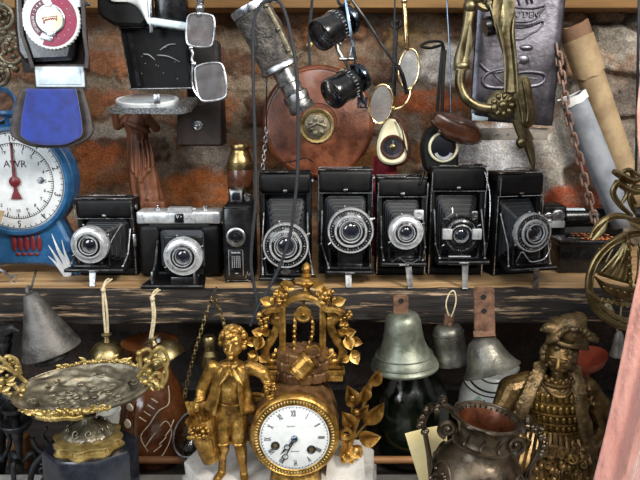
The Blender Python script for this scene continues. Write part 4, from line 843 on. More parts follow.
m = MB(); m.tube(bez([t.at(341, 30, -2), t.at(337, 46, -4), t.at(341, 56, -4), t.at(346, 62, -2), t.at(349, 70, 0)], 6), 2.0, 8); m.tube(bez([t.at(343, 36, 0), t.at(352, 38, 0), t.at(350, 56, 0), t.at(344, 58, -2)], 6), 1.6, 8); m.cyl(t.at(339, 59, -6), t.at(353, 59, -2), 1.8, seg=10); m.ball(t.at(340, 44, -4), 2.6, 8, 6); t.part('bridge', m, NICKEL)
m = MB(); m.tube(bez([t.at(345, -4, -10), t.at(349, 22, -14), t.at(356, 64, -12), t.at(363, 104, -4)], 6), 1.7, 8); m.tube([t.at(359, 98, -4), t.at(366, 98, -4), t.at(366, 108, -4), t.at(359, 107, -4)], 2, 6, True); t.part('temple', m, STEEL)
m = MB(); m.tube(bez([t.at(349, -4, -4), t.at(366, 20, -8), t.at(390, 57, -6), t.at(398, 66, -4), t.at(403, 78, -2), t.at(407, 94, 0)], 6), [1.5]*17+[1.8]*5+[2.2]*9, 8); t.part('temple', m, BLACKM)
m = MB(); m.tube(bez([t.at(334, -50, 0), t.at(337, -4, -2), t.at(342, 5, -2), t.at(350, 2, -2)], 5), 1.5, 6); t.part('hanging_wire', m, CORD)
# --- gold lorgnette ---
t = Thing('lorgnette', 'gold-rimmed lorgnette with two clear oval lenses and slender gold handle', 'lorgnette', 392, 124, .10)
for cx, cy, rx, ry, ro in ((409, 69, 10, 20, 6), (381, 104, 11.5, 19.5, 8)):
    pts = [t.at(cx+rx*math.cos(a)*math.cos(R(ro))-ry*math.sin(a)*math.sin(R(ro)), cy+rx*math.cos(a)*math.sin(R(ro))+ry*math.sin(a)*math.cos(R(ro)), 0) for a in [2*PI*i/36 for i in range(36)]]
    m = MB(); m.tube(pts, 1.15, 8, True); fr = t.part('lens_rim', m, GOLDW)
    m = MB(); m.loft([[p+V((0, .4, 0)) for p in pts], [p+V((0, -.4, 0)) for p in pts]]); t.part('lens', m, CLEARL, fr)
m = MB(); m.tube([t.at(404, -66, 0), t.at(404, -30)], .8, 6); t.part('hanging_wire', m, STEEL)
m = MB(); m.tube([t.at(404, -30), t.at(404, 0), t.at(405, 12), t.at(406, 34), t.at(407, 47), t.at(407.5, 50)], [2.0, 1.9, 2.1, 2.4, 2.9, 2.2], 10); m.ball(t.at(404.3, 1), 3.2, 10, 8); t.part('handle', m, GOLDW)
m = MB(); m.tube(bez([t.at(411, 88), t.at(409, 98), t.at(403, 106), t.at(394, 109), t.at(391, 107)], 5), 1.2, 8); m.ball(t.at(393, 108), 2.2, 8, 6); m.ball(t.at(411, 89), 1.8, 8, 6); t.part('nose_bridge', m, GOLDW)
# --- cream teardrop meter in brown leather ---
t = Thing('pocket_meter', 'cream teardrop pocket meter with round brown dial on a brown leather backing', 'meter', 392, 163, .14)
def drop(k, dx=0): return [t.at(391.5+dx+k*x, 142+k*y) for x, y in ((-3, -23), (4, -22), (9, -16), (13, -6), (15, 4), (14, 14), (9, 20), (0, 22), (-9, 20), (-14, 14), (-15, 4), (-13, -6), (-9, -16))]
o = [(p.x, p.z) for p in bez(drop(1.0), 4, True)]; m = MB(); m.prism(o, 2, -8, 2); b1 = t.part('cream_case', m, CREAM)
o = [(p.x, p.z) for p in bez(drop(1.14, 2.5), 4, True)]; m = MB(); m.prism(o, 10, 1, 2); t.part('leather_backing', m, BROWNL)
c = t.at(392.5, 147, -8); m = MB(); m.push(MX.Translation(c) @ FACE); m.lathe([(12, -1), (12, 1), (11, 1.8), (9.6, 1.6)], 40, cap=False); m.mi = 1; m.lathe([(9.6, 1.6), (7.6, 1.4), (7.4, 2.2), (3, 2.4)], 36, cap=False); m.mi = 2; m.lathe([(3, 2.4), (2.2, 3), (0, 3.2)], 20, cap=False); m.pop(); t.part('dial', m, [BROWNL, PEWTER, BRASS], b1)
m = MB(); m.tube(bez([t.at(396, 120, -10), t.at(402, 130, -12), t.at(405, 146, -11), t.at(408, 156, -8)], 5), .7, 6); t.part('leather_thong', m, BLEATH)
m = MB(); m.tube(bez([t.at(391, 119, 2), t.at(393, 70, 6), t.at(396, -40, 6)], 6), .9, 6); t.part('hanging_cord', m, CORD)
t = Thing('red_cloth', 'dark red cloth hanging behind the camera under the cream meter', 'cloth', 384, 200, .17)
m = MB(); m.grid(lambda u, v: t.at(373+23*u+3*v*(u-.5), 156+100*v, 2.5*math.sin(u*7+v*2)), 16, 14); o = t.part('cloth', m, REDCL); md_ = o.modifiers.new('thick', 'SOLIDIFY'); md_.thickness = .002
# --- black oval lens case with a brown lid ---
t = Thing('lens_case', 'open black lens case with pale lens ring and polished brown lozenge lid', 'case', 440, 168, .12)
def rrp(pts, n=4): return [(p.x, p.z) for p in bez([t.at(*p) for p in pts], n, True)]
m = MB(); m.prism(rrp(((440, 124), (452, 130), (457, 142), (457, 158), (455, 172), (428, 172), (422, 160), (421, 144), (427, 130))), 8, -8, 2.5); b1 = t.part('body', m, LEATHER)
c = t.at(443.5, 147, -9); m = MB(); m.push(MX.Translation(c) @ FACE); m.lathe([(15, -2), (15, .8), (14, 1.6), (12.8, 1.4), (12.4, .4)], 44); m.pop(); t.part('lens_ring', m, CREAM, b1)
m = MB(); m.push(MX.Translation(c) @ FACE); m.lathe([(12.4, -1), (12.4, .4), (8, 1.4), (0, 1.8)], 36); m.pop(); t.part('lens', m, LENS, b1)
m = MB(); m.push(MX.Translation(c+V((0, -1.8, -3))) @ FACE); arcplate(m, 6.5, 9.5, 200, 340, .1, .6); m.pop(); t.part('reflector_crescent', m, GRAYL, b1)
lidp = ((434, 113), (446, 113), (462, 117), (474, 124), (481, 133), (480, 142), (468, 144), (452, 141), (440, 133), (431, 122))
m = MB(); rings = []
b = bez([t.at(*p, -14) for p in lidp], 5, True); cen = sum(b, V())/len(b)
for s, dy in ((.92, 6), (1, 3), (1, -2), (.9, -7), (.6, -10), (.2, -11)): rings.append([cen+(p-cen)*s+V((0, dy, 0)) for p in b])
m.loft(rings); t.part('lid', m, BROWNL)
m = MB(); m.tube([cen+(p-cen)*1.01+V((0, 0, 0)) for p in b], .6, 6, True); t.part('lid_seam', m, BLEATH)
for xs in ((437, 112, 440, 76, 443, 46), (442, 114, 443, 80, 445, 50)):
    m = MB(); m.tube(bez([t.at(xs[0], xs[1], 2), t.at(xs[2], xs[3], 0), t.at(xs[4], xs[5], 0)], 6), 1.7, 8, flat=.45, up=(1, 0, 0)); t.part('strap', m, LEATHER)
m = MB(); m.tube(bez([t.at(444, 50, 0), t.at(441, 42, -1), t.at(428, 42, -1), t.at(421, 46, -1), t.at(430, 48, -1), t.at(442, 45, -1)], 6), 1.5, 6); t.part('strap_loop', m, LEATHER)
m = MB(); m.tube(bez([t.at(451, 114, 2), t.at(450, 60, 2), t.at(447, 0, 2), t.at(446, -50, 2)], 6), .75, 6); t.part('hanging_wire', m, STEEL)
# --- nails ---
for k, (px, py) in enumerate(((309.5, 45),)):
    t = Thing('brass_nail', 'small round brass nail head in the wall between spyglass and magnifiers', 'nail', px, py, .325); m = MB(); m.push(FACE); m.lathe([(1.2, -14), (1.2, 0), (3.4, 0), (3.0, 1.4), (0, 2.2)], 16); m.pop(); t.part('nail', m, BRASS)
t = Thing('iron_bar', 'thin dark iron bar with round eye hanging on the wall behind gold lorgnette', 'bar', 395, 96, .29)
m = MB(); m.torus(t.at(396, 24), 4.2, 1.6, FACE, 24, 8); m.tube([t.at(396, 28), t.at(394.5, 60), t.at(393.5, 96)], 2.2, 8, flat=.4, up=(1, 0, 0)); t.part('bar', m, IRON)
m = MB(); c = t.at(396, 24); m.cyl(c+V((0, -4, 3)), c+V((0, 30, 3)), 1.2, seg=8); t.part('nail', m, IRON)
t = Thing('steel_chain', 'thin steel chain hanging down just left of the tape measure', 'chain', 262, 172, .13)
m = MB()
m.tube([t.at(266.5, -66), t.at(266.5, 128)], .7, 6); t.part('wire', m, STEEL)
for k in range(9):
    m = MB(); m.push(MX.Translation(t.at(266.5-k*.45, 130+k*4.6)) @ rotm('Z', 20+80*(k % 2)) @ rotm('Y', 6)); m.tube([(1.6*math.cos(q), 0, (1.7 if math.sin(q) > 0 else -1.7)+1.6*math.sin(q)) for q in [2*PI*i/12 for i in range(12)]], .6, 6, True); m.pop(); t.part('link', m, NICKEL)
# --- embossed pewter plate ---
t = Thing('embossed_plate', 'dark pewter plate embossed with a lettered ribbon and swirl behind brass handle', 'plate', 512, 124, .12)
qd = [(480, -40), (568, -40), (551, 125.5), (470, 119)]
def pl(u, v, d=0.):
    a = V(qd[0]).lerp(V(qd[1]), u); b = V(qd[3]).lerp(V(qd[2]), u); c = a.lerp(b, v); return t.at(c.x, c.y, d)
m = MB(); nU, nV = 40, 60
def bulge(u, v): return -2.2*max(0, min(1, min(u, 1-u, (1-v)*1.6, 1)*14-0.0)) - .9*math.sin(u*5+v*3)*math.sin(v*6)
m.grid(lambda u, v: pl(u, v, bulge(u, v)), nU, nV); o = t.part('plate', m, PEWTER); md_ = o.modifiers.new('thick', 'SOLIDIFY'); md_.thickness = .004; md_.offset = 1
m = MB()
def rl(pts, r): m.tube(bez([t.at(x, y, -5) for x, y in pts], 6), r*.85, 8)
rl(((505, 5), (520, 8), (535, 8), (545, 6), (541, 12), (536, 19), (524, 22), (510, 21), (505, 18)), 1.0); rl(((508, 26), (520, 27.5), (532, 25.5), (541, 21), (543, 24), (538, 30), (530, 34), (522, 39), (512, 38), (507, 33)), 1.2)
rl(((517, -4), (520, 5)), 1.3); rl(((526, -4), (528, 4)), 1.3); rl(((530, -4), (533, 3)), 1.1)
for k in range(13): m.ball(t.at(509+k*2.6, 25.5-max(0, k-7)*.7, -5.6), 1.4, 8, 6)
m.ball(t.at(526, 48, -3.6), (8, 2.4, 3.6), 14, 8); m.ball(t.at(523, 60, -3.6), (7.5, 2.6, 6), 14, 8); m.tube(bez([t.at(*p, -5) for p in ((480, 64), (488, 71), (498, 72), (512, 68), (520, 60))], 6), 1.4, 8)
rl(((503, 69), (490, 72), (483, 79), (486, 86), (500, 88), (520, 87), (538, 85), (545, 79), (543, 74), (530, 72), (518, 73)), 2.2); rl(((492, 70), (497, 78), (506, 84), (515, 86)), 1.0); rl(((520, 80), (528, 78), (537, 79)), .8)
rel = t.part('relief', m, PEWTER)
m = MB(); m.push(MX.Translation(t.at(524.5, 14.5, -4.6)) @ rotm('Y', 2) @ FACE); m.text("O'DEN", 8.6, (2.4, 0, 0), 1.0, MX.Identity(4), sx=.9); m.pop(); t.part('embossed_lettering', m, PEWTER, rel)
m = MB(); m.box(t.at(480, 117, -3), (16, 1.6, 7), .4); lb = t.part('paper_label', m, PALE)
m = MB(); m.box(t.at(512, 134, 6), (72, 4, 12), 1); t.part('backing_board', m, PLAST)
m = MB()
for x in (497, 508, 520, 531): m.ball(t.at(x, 134, 3.5), 1.4, 8, 6)
t.part('board_nails', m, NICKEL)
# --- ornate brass door handle ---
t = Thing('brass_door_handle', 'ornate aged brass door handle with leaf bar, curved arm and pointed tail', 'handle', 500, 170, .055)
m = MB()
def bar(pts, w, flat=.6): m.tube(bez([t.at(*p) for p in pts], 7), w, 12, flat=flat, up=(1, 0, 0))
bar(((496, -40, 0), (499, -8, -4), (503, 20, -8), (508, 44, -9), (512, 70, -9), (511, 92, -9)), lambda q: 11.5-6.0*min(1, max(0, q-.30)*2.2)+2.5*max(0, q-.75)*4, .55)
m.tube(bez([t.at(*p) for p in ((486, -10, -8), (492, 10, -13), (500, 32, -15), (505, 60, -15), (505, 92, -15))], 6), 1.4, 6); m.tube(bez([t.at(*p) for p in ((509, -10, -8), (514, 14, -13), (513, 34, -15), (516, 60, -15), (518, 92, -15))], 6), 1.3, 6)
m.leaf(t.at(500, 36, -13), t.at(506, -20, -15)-t.at(500, 36, -13), (0, -1, 0), 62, 20, -.04, 1.0); t.part('leaf_bar', m, DBRASS)
m = MB(); bar(((472, -26, 0), (471, 0, -4), (467, 30, -6), (462, 56, -6), (462, 70, -6)), lambda q: 5.2+.8*math.sin(q*9)+2.6*q*q); m.ball(t.at(462, 66, -6), (8, 6, 5.6)); m.ball(t.at(470, 6, -5), (6.6, 6, 7)); m.ball(t.at(472, -8, -5), 7); m.leaf(t.at(463, 68, -10), t.at(470, 20, -12)-t.at(463, 68, -10), (0, -1, 0), 44, 10, .0, 1.0); t.part('leaf_arm', m, DBRASS)
m = MB(); m.tube(bez([t.at(*p) for p in ((461, 70, -6), (460, 84, -7), (465, 97, -9), (475, 105, -10), (486, 108, -10), (494, 108, -10))], 7), lambda t_: 5.2-.8*t_, 12); m.lathe([(4, 0), (5.5, 1), (6.4, 4), (5, 7), (6.5, 9), (6.5, 12), (4, 13)], 24, t.at(490, 108, -10), frame_to((1, 0, 0))); t.part('curved_grip', m, DBRASS)
m = MB(); c = t.at(502, 105, -12); m.push(MX.Translation(c) @ FACE); m.lathe([(14, -8), (14, -3), (11, 0), (7, 2)], 32)
for k in range(9): a = 2*PI*k/9; m.ball((8.5*math.cos(a), 8.5*math.sin(a), 1.5), (3.4, 2.6, 2.6), 10, 8, rotm('Z', k*40))
m.ball((0, 0, 3), (4.6, 4.6, 3.4)); m.pop(); t.part('rosette', m, DBRASS)
m = MB(); pr = [t.at(*p) for p in ((512, 88), (517, 78), (523, 76), (527, 80), (530, 96), (533, 112), (532, 122), (526, 128), (520, 128), (514, 122), (511, 108))]
o = [(p.x, p.z) for p in bez(pr, 4, True)]; m.prism(o, 2, -12, 3); m.tube(bez([t.at(*p, -13) for p in ((516, 84), (519, 98), (522, 112), (523, 122))], 5), 1.6, 8); m.tube(bez([t.at(*p, -13) for p in ((523, 80), (526, 96), (528, 110), (527, 122))], 5), 1.2, 8)
bar(((518, 118, -6), (522, 130, -6), (528, 142, -6)), 6.5, .7); m.tube([t.at(526, 138, -6), t.at(530, 150, -6), t.at(532.5, 162, -6), t.at(534, 171, -6)], [5.6, 4.4, 3.0, .8], 12); m.ball(t.at(521, 142.5, -10), (5.2, 5, 5.6)); t.part('tail_plate', m, DBRASS)
m = MB(); m.lathe([(9, -5), (9.5, -2), (9.5, 2), (9, 5)], 28, t.at(490, 26, -2), rotm('Y', 78)); t.part('back_bush', m, BLACKM)
m = MB(); m.tube(bez([t.at(486, -10, -4), t.at(478, 2, -6), t.at(486, 8, -6), t.at(496, 2, -6)], 5), 4, 8); m.ball(t.at(478, -2, -6), 6.5); m.ball(t.at(490, 4, -8), 5.4); t.part('cross_knob', m, DBRASS)
m = MB(); m.tube([t.at(490, -10, 0), t.at(490, -70, 0)], 1.4, 6); t.part('hanging_wire', m, STEEL)
# --- rusty chain ---
t = Thing('rusty_chain', 'rusty link chain hanging in front of the stone wall beside paper rolls', 'chain', 580, 240, .115)
pth = bez([t.at(*p) for p in ((556, 40), (559, 60), (563, 84), (567, 110), (573, 136), (580, 160), (586, 186), (592, 208), (596, 226), (597, 240))], 10)
acc = 0; links = []; prev = pth[0]; step = 8.6; k = 0
for p in pth[1:]:
    acc += (p-prev).length
    if acc >= step: links.append((prev.lerp(p, .5), (p-prev).normalized(), k)); k += 1; acc = 0
    prev = p
for c, d, k in links:
    m = MB(); m.push(MX.Translation(c) @ frame_to(d) @ rotm('Z', 20+(k % 2)*80+rnd.uniform(-8, 8))); Lk, Wk = 3.6, 3.0
    pts = [(Wk*math.cos(a), 0, (Lk if math.sin(a) > 0 else -Lk)+Wk*math.sin(a)) for a in [2*PI*i/18 for i in range(18)]]; m.tube(pts, 1.25, 7, True); m.pop(); t.part('link', m, RUSTC)
# --- paper rolls ---
def roll(name, label, p0, p1, r, Y, tail, m_, torn=None):
    t = Thing(name, label, 'paper roll', p1[0], p1[1], Y, 'paper rolls leaning on the wall'); a, b = t.at(*p0), t.at(*p1); ax = (b-a).normalized(); L = (b-a).length
    m = MB(); m.push(MX.Translation(a) @ frame_to(ax))
    def fn(u, v):
        th = u*2*PI*2.4; q = r*(1-.09*u*1.0)+.35*math.sin(3*th+v*4)*(.4); e = (.8*math.sin(2*th+.5)+.5*math.sin(5*th)) if v == 0 else 0; return (q*math.cos(th), q*math.sin(th), v*L+e)
    m.grid(fn, 110, 10); m.pop(); o = t.part('sheet', m, m_); md = o.modifiers.new('thick', 'SOLIDIFY'); md.thickness = .0011
    if torn:
        m = MB(); m.push(MX.Translation(a) @ frame_to(ax))
        def fn2(u, v):
            th = u*2*PI; return ((r+1.0)*math.cos(th), (r+1.0)*math.sin(th), torn[0]+v*(torn[1]-torn[0])+(.7*math.sin(2*th+1)+.35*math.sin(7*th) if v in (0, 1) else 0))
        m.grid(fn2, 60, 6, True); m.pop(); t.part('torn_wrap', m, torn[2])
        if len(torn) > 3:
            m = MB(); m.push(MX.Translation(a) @ frame_to(ax)); m.grid(lambda u, v: ((r+1.5)*math.cos(2*PI*u), (r+1.5)*math.sin(2*PI*u), torn[1]-3+v*(torn[3]-torn[1])+(1.6*math.sin(4*PI*u+1)+.8*math.sin(14*PI*u) if v == 1 else 0)), 60, 6, True); m.pop(); t.part('outer_wrap', m, PAPER)
    return t
roll('paper_roll', 'rolled brown paper with torn wrapper leaning on stone wall, the taller roll', (573.5, 26, 0), (634, 205, -6), 13, .235, 0, PAPER, (-1, 15, mat('darker brown paper', '#5d4535', '#775a44', rough=.8, ns=30), 52))
roll('paper_roll', 'blue-grey paper roll with white frayed end, the shorter roll beside the chain', (572, 96, 0), (624, 224, -4), 12.5, .185, 0, PAPERG, (-1, 7, mat('white frayed paper', '#b9bbbd', '#d9d9d8', rough=.8, ns=30)))
# --- brass ship trivet ---
t = Thing('brass_ship_trivet', 'round yellow-brass openwork plaque with sailing ship and scrolled top', 'plaque', 632, 330, -.06)
c = t.at(638, 281); r = 49
m = MB(); m.torus(c, r, 3.2, FACE, 60, 10); m.torus(c+V((0, -2, 0)), r-3.4, 1.0, FACE, 60, 6); t.part('ring', m, BRASS)
m = MB(); hull = [t.at(*p) for p in ((594, 276), (606, 283), (624, 287), (646, 287), (650, 296), (640, 302), (616, 298), (603, 291))]; m.prism([(p.x, p.z) for p in hull], 3, -4, 1.4)
m.tube(bez([t.at(*p, -4) for p in ((595, 277), (606, 284.5), (624, 289), (648, 289))], 5), 1.1, 6)
for k in range(6): m.ball(t.at(604+k*7, 287+k*1.8, -4), 1.5, 8, 6)
m.tube(bez([t.at(*p, -3) for p in ((588, 292), (600, 300), (616, 302), (640, 306))], 5), 2.4, 8)
for k in range(9): m.tube(bez([t.at(597+k*5.5, 297+k*1.2, -4), t.at(600+k*5.5, 301+k*1.2, -5), t.at(603+k*5.5, 297.5+k*1.2, -4)], 4), 1.1, 6)
m.tube(bez([t.at(*p, 0) for p in ((597, 303), (610, 314), (624, 320), (640, 322))], 5), 3, 8); t.part('hull', m, BRASS)
m = MB()
def sail(pts, bulge):
    a, b, cc = [t.at(*p) for p in pts]
    def fn(u, v): p = a.lerp(b, u).lerp(cc.lerp(b, u) if False else cc, v); return p+V((0, -bulge*math.sin(PI*min(1, v))*math.sin(PI*min(1, .2+u*.7))-.5*math.sin(u*26), 0))
    m.grid(fn, 26, 8)
sail(((597, 274), (630, 284), (626, 240)), 5); sail(((634, 284), (652, 286), (639, 244)), 4); sail(((600, 248), (592, 262), (604, 262)), 2); o = t.part('sail', m, BRASS); md = o.modifiers.new('thick', 'SOLIDIFY'); md.thickness = .003
m = MB(); m.cyl(t.at(631, 290, -2), t.at(628, 232, -2), 1.6); 
for k in range(6): m.ball(t.at(630.5-k*.4, 282-k*8, -4), 2.6, 8, 6)
m.tube(bez([t.at(606, 262), t.at(616, 244), t.at(627, 236)], 5), .9, 6); m.tube([t.at(622, 236), t.at(634, 246)], 1.3, 6); t.part('mast', m, BRASS)
m = MB()
for pts, w in ((((590, 238), (600, 224), (614, 216), (632, 218)), 3.4), (((632, 216), (620, 205), (613, 192), (620, 182), (627, 192), (622, 203)), 2.8), (((636, 214), (630, 200), (634, 188), (642, 186)), 2.6), (((613, 171), (622, 176), (632, 181), (642, 178)), 3.6), (((615, 181), (624, 187), (636, 192), (644, 190)), 3.0), (((618, 176), (628, 170), (640, 176)), 2.2), (((630, 170), (634, 180), (630, 192), (636, 204)), 2.4)):
    m.tube(bez([t.at(*p) for p in pts], 7), (lambda w: lambda u: w*(.35+.75*math.sin(PI*min(1, .12+u*.8))))(w), 9)
m.leaf(t.at(592, 240, -2), t.at(606, 222, -4)-t.at(592, 240, -2), (0, -1, .2), 24, 9, .1, 1.5); m.leaf(t.at(628, 220, -2), t.at(650, 228, -4)-t.at(628, 220, -2), (0, -1, .2), 26, 12, .1, 1.5)
t.part('scrollwork', m, BRASS)
m = MB(); m.tube([t.at(636, 172, 0), t.at(640, -60, 10)], 1.2, 6); t.part('hanging_cord', m, CORD)
t = Thing('bell', 'small pale grey bell hanging below the brass ship plaque beside pink satin', 'bell', 617, 356, -.02)
m = MB(); cc = t.at(617, 356); zt = t.at(617, 330).z; m.lathe([(7.4, 0), (7.6, 1), (6.4, 4), (5, 14), (4.2, 22), (2, 26), (0, 26.5)], 28, cc); t.part('body', m, mat('pale bell metal', '#8f8d86', '#b4b1a8', metal=.5, rough=.5))
m = MB(); m.tube([t.at(617, 331), t.at(620, 320), t.at(622, 300)], .8, 6); t.part('hanging_string', m, STRING)
# --- pink satin drape ---
t = Thing('satin_drape', 'pink satin drape hanging down the right edge in front of everything', 'drape', 640, 480, -.22)
EDGE = [(-70, 650), (60, 640), (110, 636), (140, 637), (185, 643), (240, 643), (275, 639), (310, 631), (350, 622.5), (400, 611.5), (440, 602), (480, 592), (530, 580)]
def dr(u, v):
    py = -70+600*v
    for (y0, x0), (y1, x1) in zip(EDGE, EDGE[1:]):
        if y0 <= py <= y1: left = x0+(x1-x0)*(py-y0)/(y1-y0); break
    x = left+u*150; f = 9*math.sin(u*15+1.2*v+.6)+4.5*math.sin(u*37+v*3)+2.0*math.sin(u*9-v*6)
    return t.at(x+1.2*math.sin(v*9+u*3), py, f*(.3+.7*min(1, u*8)))
m = MB(); m.grid(dr, 90, 90); o = t.part('cloth', m, SATIN); md = o.modifiers.new('thick', 'SOLIDIFY'); md.thickness = .0015
t = Thing('red_garment', 'bright red cloth showing behind a fold of the pink satin drape', 'cloth', 634, 430, -.15)
m = MB(); m.grid(lambda u, v: t.at(622+50*u, 375+60*v, 3*math.sin(u*9+v)), 20, 14); o = t.part('cloth', m, mat('bright red cloth', '#a3241c', '#c03a28', rough=.7, ns=60)); md = o.modifiers.new('thick', 'SOLIDIFY'); md.thickness = .0015
# ================= BELOW THE SHELF =================
rnd = random.Random(21)
def curve_r(pts, n): # radius list helper
    return pts
# --- bells ---
def bell(name, label, top, bot, R_, prof, m_, Y, tab=None, seg=48, lean=0., extra=None):
    """top and bottom-centre in photo pixels; prof = (radius fraction, height fraction)"""
    t = Thing(name, label, 'bell', bot[0], bot[1], Y, 'bells hanging below the shelf edge'); a, b = t.at(top[0], top[1], 0), t.at(bot[0], bot[1], lean); ax = a-b; h = ax.length
    m = MB(); m.push(MX.Translation(b) @ frame_to(ax)); pr = [(r*R_, z*h) for r, z in prof]
    inner = [(max(r-2.2, .1) if k else r-1.6, z-(1.5 if k else 0)) for k, (r, z) in enumerate(pr)][::-1]
    m.lathe(pr, seg, cap=False); m.lathe([(0.05, inner[0][1])]+inner, seg, cap=False); m.pop(); o = t.part('body', m, m_); return t, a, b, ax, h
t, a, b, ax, h = bell('iron_bell', 'plain grey sheet-iron cone bell with a hole at its tip, left of the others', (30, 293), (52, 351), 29, [(1, 0), (1.0, .03), (.82, .25), (.60, .5), (.38, .78), (.24, .97), (.15, 1), (0, 1)], BELLI, -.045)
m = MB(); m.push(MX.Translation(a) @ frame_to(ax)); m.torus((0, 0, 2), 3.8, 2.2, FACE, 24, 8); m.pop(); t.part('hanging_eye', m, BELLI)
m = MB(); m.push(MX.Translation(b) @ frame_to(ax)); m.lathe([(16, -8), (17, -7), (15, 10), (4, 30), (0, 31)], 28, (5, 0, 0)); m.pop(); t.part('clapper', m, IRON)
m = MB(); m.tube([a+V((0, 2, 2)), a+V((0, 12, 12)), a+V((2, 14, 20))], 1, 6); t.part('hook', m, IRON)
SER = [(1, 0), (1.0, .03), (.95, .06), (.93, .12), (.86, .2), (.70, .34), (.60, .5), (.55, .68), (.52, .84), (.44, .95), (.30, 1), (0, 1)]
t, a, b, ax, h = bell('bronze_bell', 'largest pale green-grey bell with brown hanging tab, in front of the green jar', (402.5, 312), (404.5, 366), 34, SER, BELLG, -.05, seg=56)
m = MB(); m.push(MX.Translation(b) @ frame_to(ax))
for z in (.10, .235): m.torus((0, 0, z*h), 33.6*(.94 if z < .2 else .835), .8, None, 56, 6)
m.pop(); t.part('moulded_band', m, BELLG)
def tab(t, px0, px1, py0, py1, holes, m_, dy=-1, th=3, skew=0):
    p = [t.at(px0, py1), t.at(px1, py1), t.at(px1+skew, py0+2), t.at(px1+skew-2, py0), t.at(px0+skew+2, py0), t.at(px0+skew, py0+2)]; m = MB(); m.prism([(q.x, q.z) for q in p], dy, dy-th, .6); o = t.part('hanging_tab', m, m_)
    for hx, hy in holes:
        m = MB(); c = t.at(hx, hy); m.push(MX.Translation(V((c.x, dy-th, c.z))) @ FACE); m.lathe([(2.6, -.5), (2.6, .6), (2, .8), (1.8, .2), (0, .1)], 18); m.pop(); t.part('hole', m, MATTE, o)
    return o
tab(t, 393, 408, 294, 314, [(400.5, 299.5)], RUST)
t, a, b, ax, h = bell('bronze_bell', 'small dark straight-sided bell hanging by wire loop between the largest bell and the strapped bell', (447, 325), (452, 361), 18.5, [(1, 0), (1.0, .05), (.95, .1), (.95, .17), (.88, .22), (.84, .5), (.80, .82), (.72, .93), (.5, 1), (0, 1)], BELLD, -.03)
m = MB(); m.push(MX.Translation(b) @ frame_to(ax)); m.torus((0, 0, h*.8), 15.2, .6, None, 44, 6); m.pop(); t.part('moulded_band', m, BELLD)
m = MB(); m.box(t.at(449, 320), (10, 5, 14), 2, 3, rotm('Y', 6)); m.ball(t.at(450, 325, -4), 3); t.part('hanging_lug', m, RUST)
m = MB(); m.tube(bez([t.at(*p) for p in ((449, 316, -3), (446, 305, -3), (449, 294, -3), (454, 291, -3), (456, 300, -3), (454, 310, -3), (451, 317, -3))], 6), .7, 6); t.part('wire_loop', m, STRING)
t, a, b, ax, h = bell('cow_bell', 'dark flaring bell on a long rusty iron strap, tilted to the right', (480, 337), (492, 371), 29, [(1, 0), (1.0, .03), (.9, .12), (.76, .3), (.66, .5), (.58, .72), (.46, .9), (.30, .98), (0, 1)], BELLD, -.075, lean=-10)
tab(t, 473.5, 494, 286, 336, [(482, 295), (482.5, 309)], RUST, -2, 4, -1)
m = MB(); m.loft([[t.at(473, 331, -3), t.at(494, 331, -3), t.at(494, 331, -6), t.at(473, 331, -6)], [t.at(474, 338, -8), t.at(496, 337, -8), t.at(496, 336, -11), t.at(474, 337, -11)]]); t.part('strap_foot', m, RUST)
t, a, b, ax, h = bell('brass_bell', 'small round brass bell hanging upright by hemp string left of the vase', (107, 341), (107, 366), 19, [(1, 0), (1.0, .05), (.97, .3), (.85, .6), (.62, .84), (.3, .97), (0, 1)], BRASS, -.03)
m = MB(); m.push(MX.Translation(a)); m.lathe([(4, -1), (3, 3), (2.6, 5), (5, 6), (5.4, 7.4), (3, 9), (0, 9)], 24); m.pop(); t.part('knob', m, BRASS)
m = MB(); m.tube(bez([t.at(*p) for p in ((106, 336, 0), (104, 315, -2), (103, 290, -1), (106, 281, 10), (109, 279, 16))], 6), 1.2, 6); m.tube(bez([t.at(*p) for p in ((108, 336, 0), (107, 312, -3), (104, 291, -1.6), (101, 290, -2))], 6), 1.2, 6); m.ball(t.at(103.5, 290, -3), 2.4, 8, 6); m.tube(bez([t.at(*p) for p in ((103, 289, -2), (106, 284, 4), (112, 279, 14))], 4), .8, 5); t.part('hemp_string', m, STRING)
t, a, b, ax, h = bell('brass_bell', 'round brass bell hanging tilted over brown vase with flat disc on its neck', (155, 345), (167, 363), 21, [(1, 0), (1.02, .06), (1.0, .35), (.88, .66), (.62, .88), (.3, .98), (0, 1)], BRASS, -.045, lean=-4)
m = MB(); m.push(MX.Translation(a) @ frame_to(ax)); m.lathe([(4, -1), (3, 2), (3, 4), (9.5, 5), (10, 6.4), (6, 7.4), (0, 8)], 28); m.pop(); t.part('knob', m, BRASS)
m = MB(); m.tube(bez([t.at(*p) for p in ((150, 338, 0), (153, 318, -3), (152, 299, -2), (154, 292, 8), (158, 289, 14))], 6), 1.2, 6); m.tube(bez([t.at(*p) for p in ((152, 338, -2), (155, 315, -4), (153, 300, -2.6), (150, 297, -3))], 6), 1.2, 6); m.ball(t.at(152.5, 299, -4), 2.5, 8, 6); m.tube(bez([t.at(*p) for p in ((152, 298, -2), (157, 292, 6), (160, 290, 12))], 4), .8, 5); t.part('hemp_string', m, STRING)
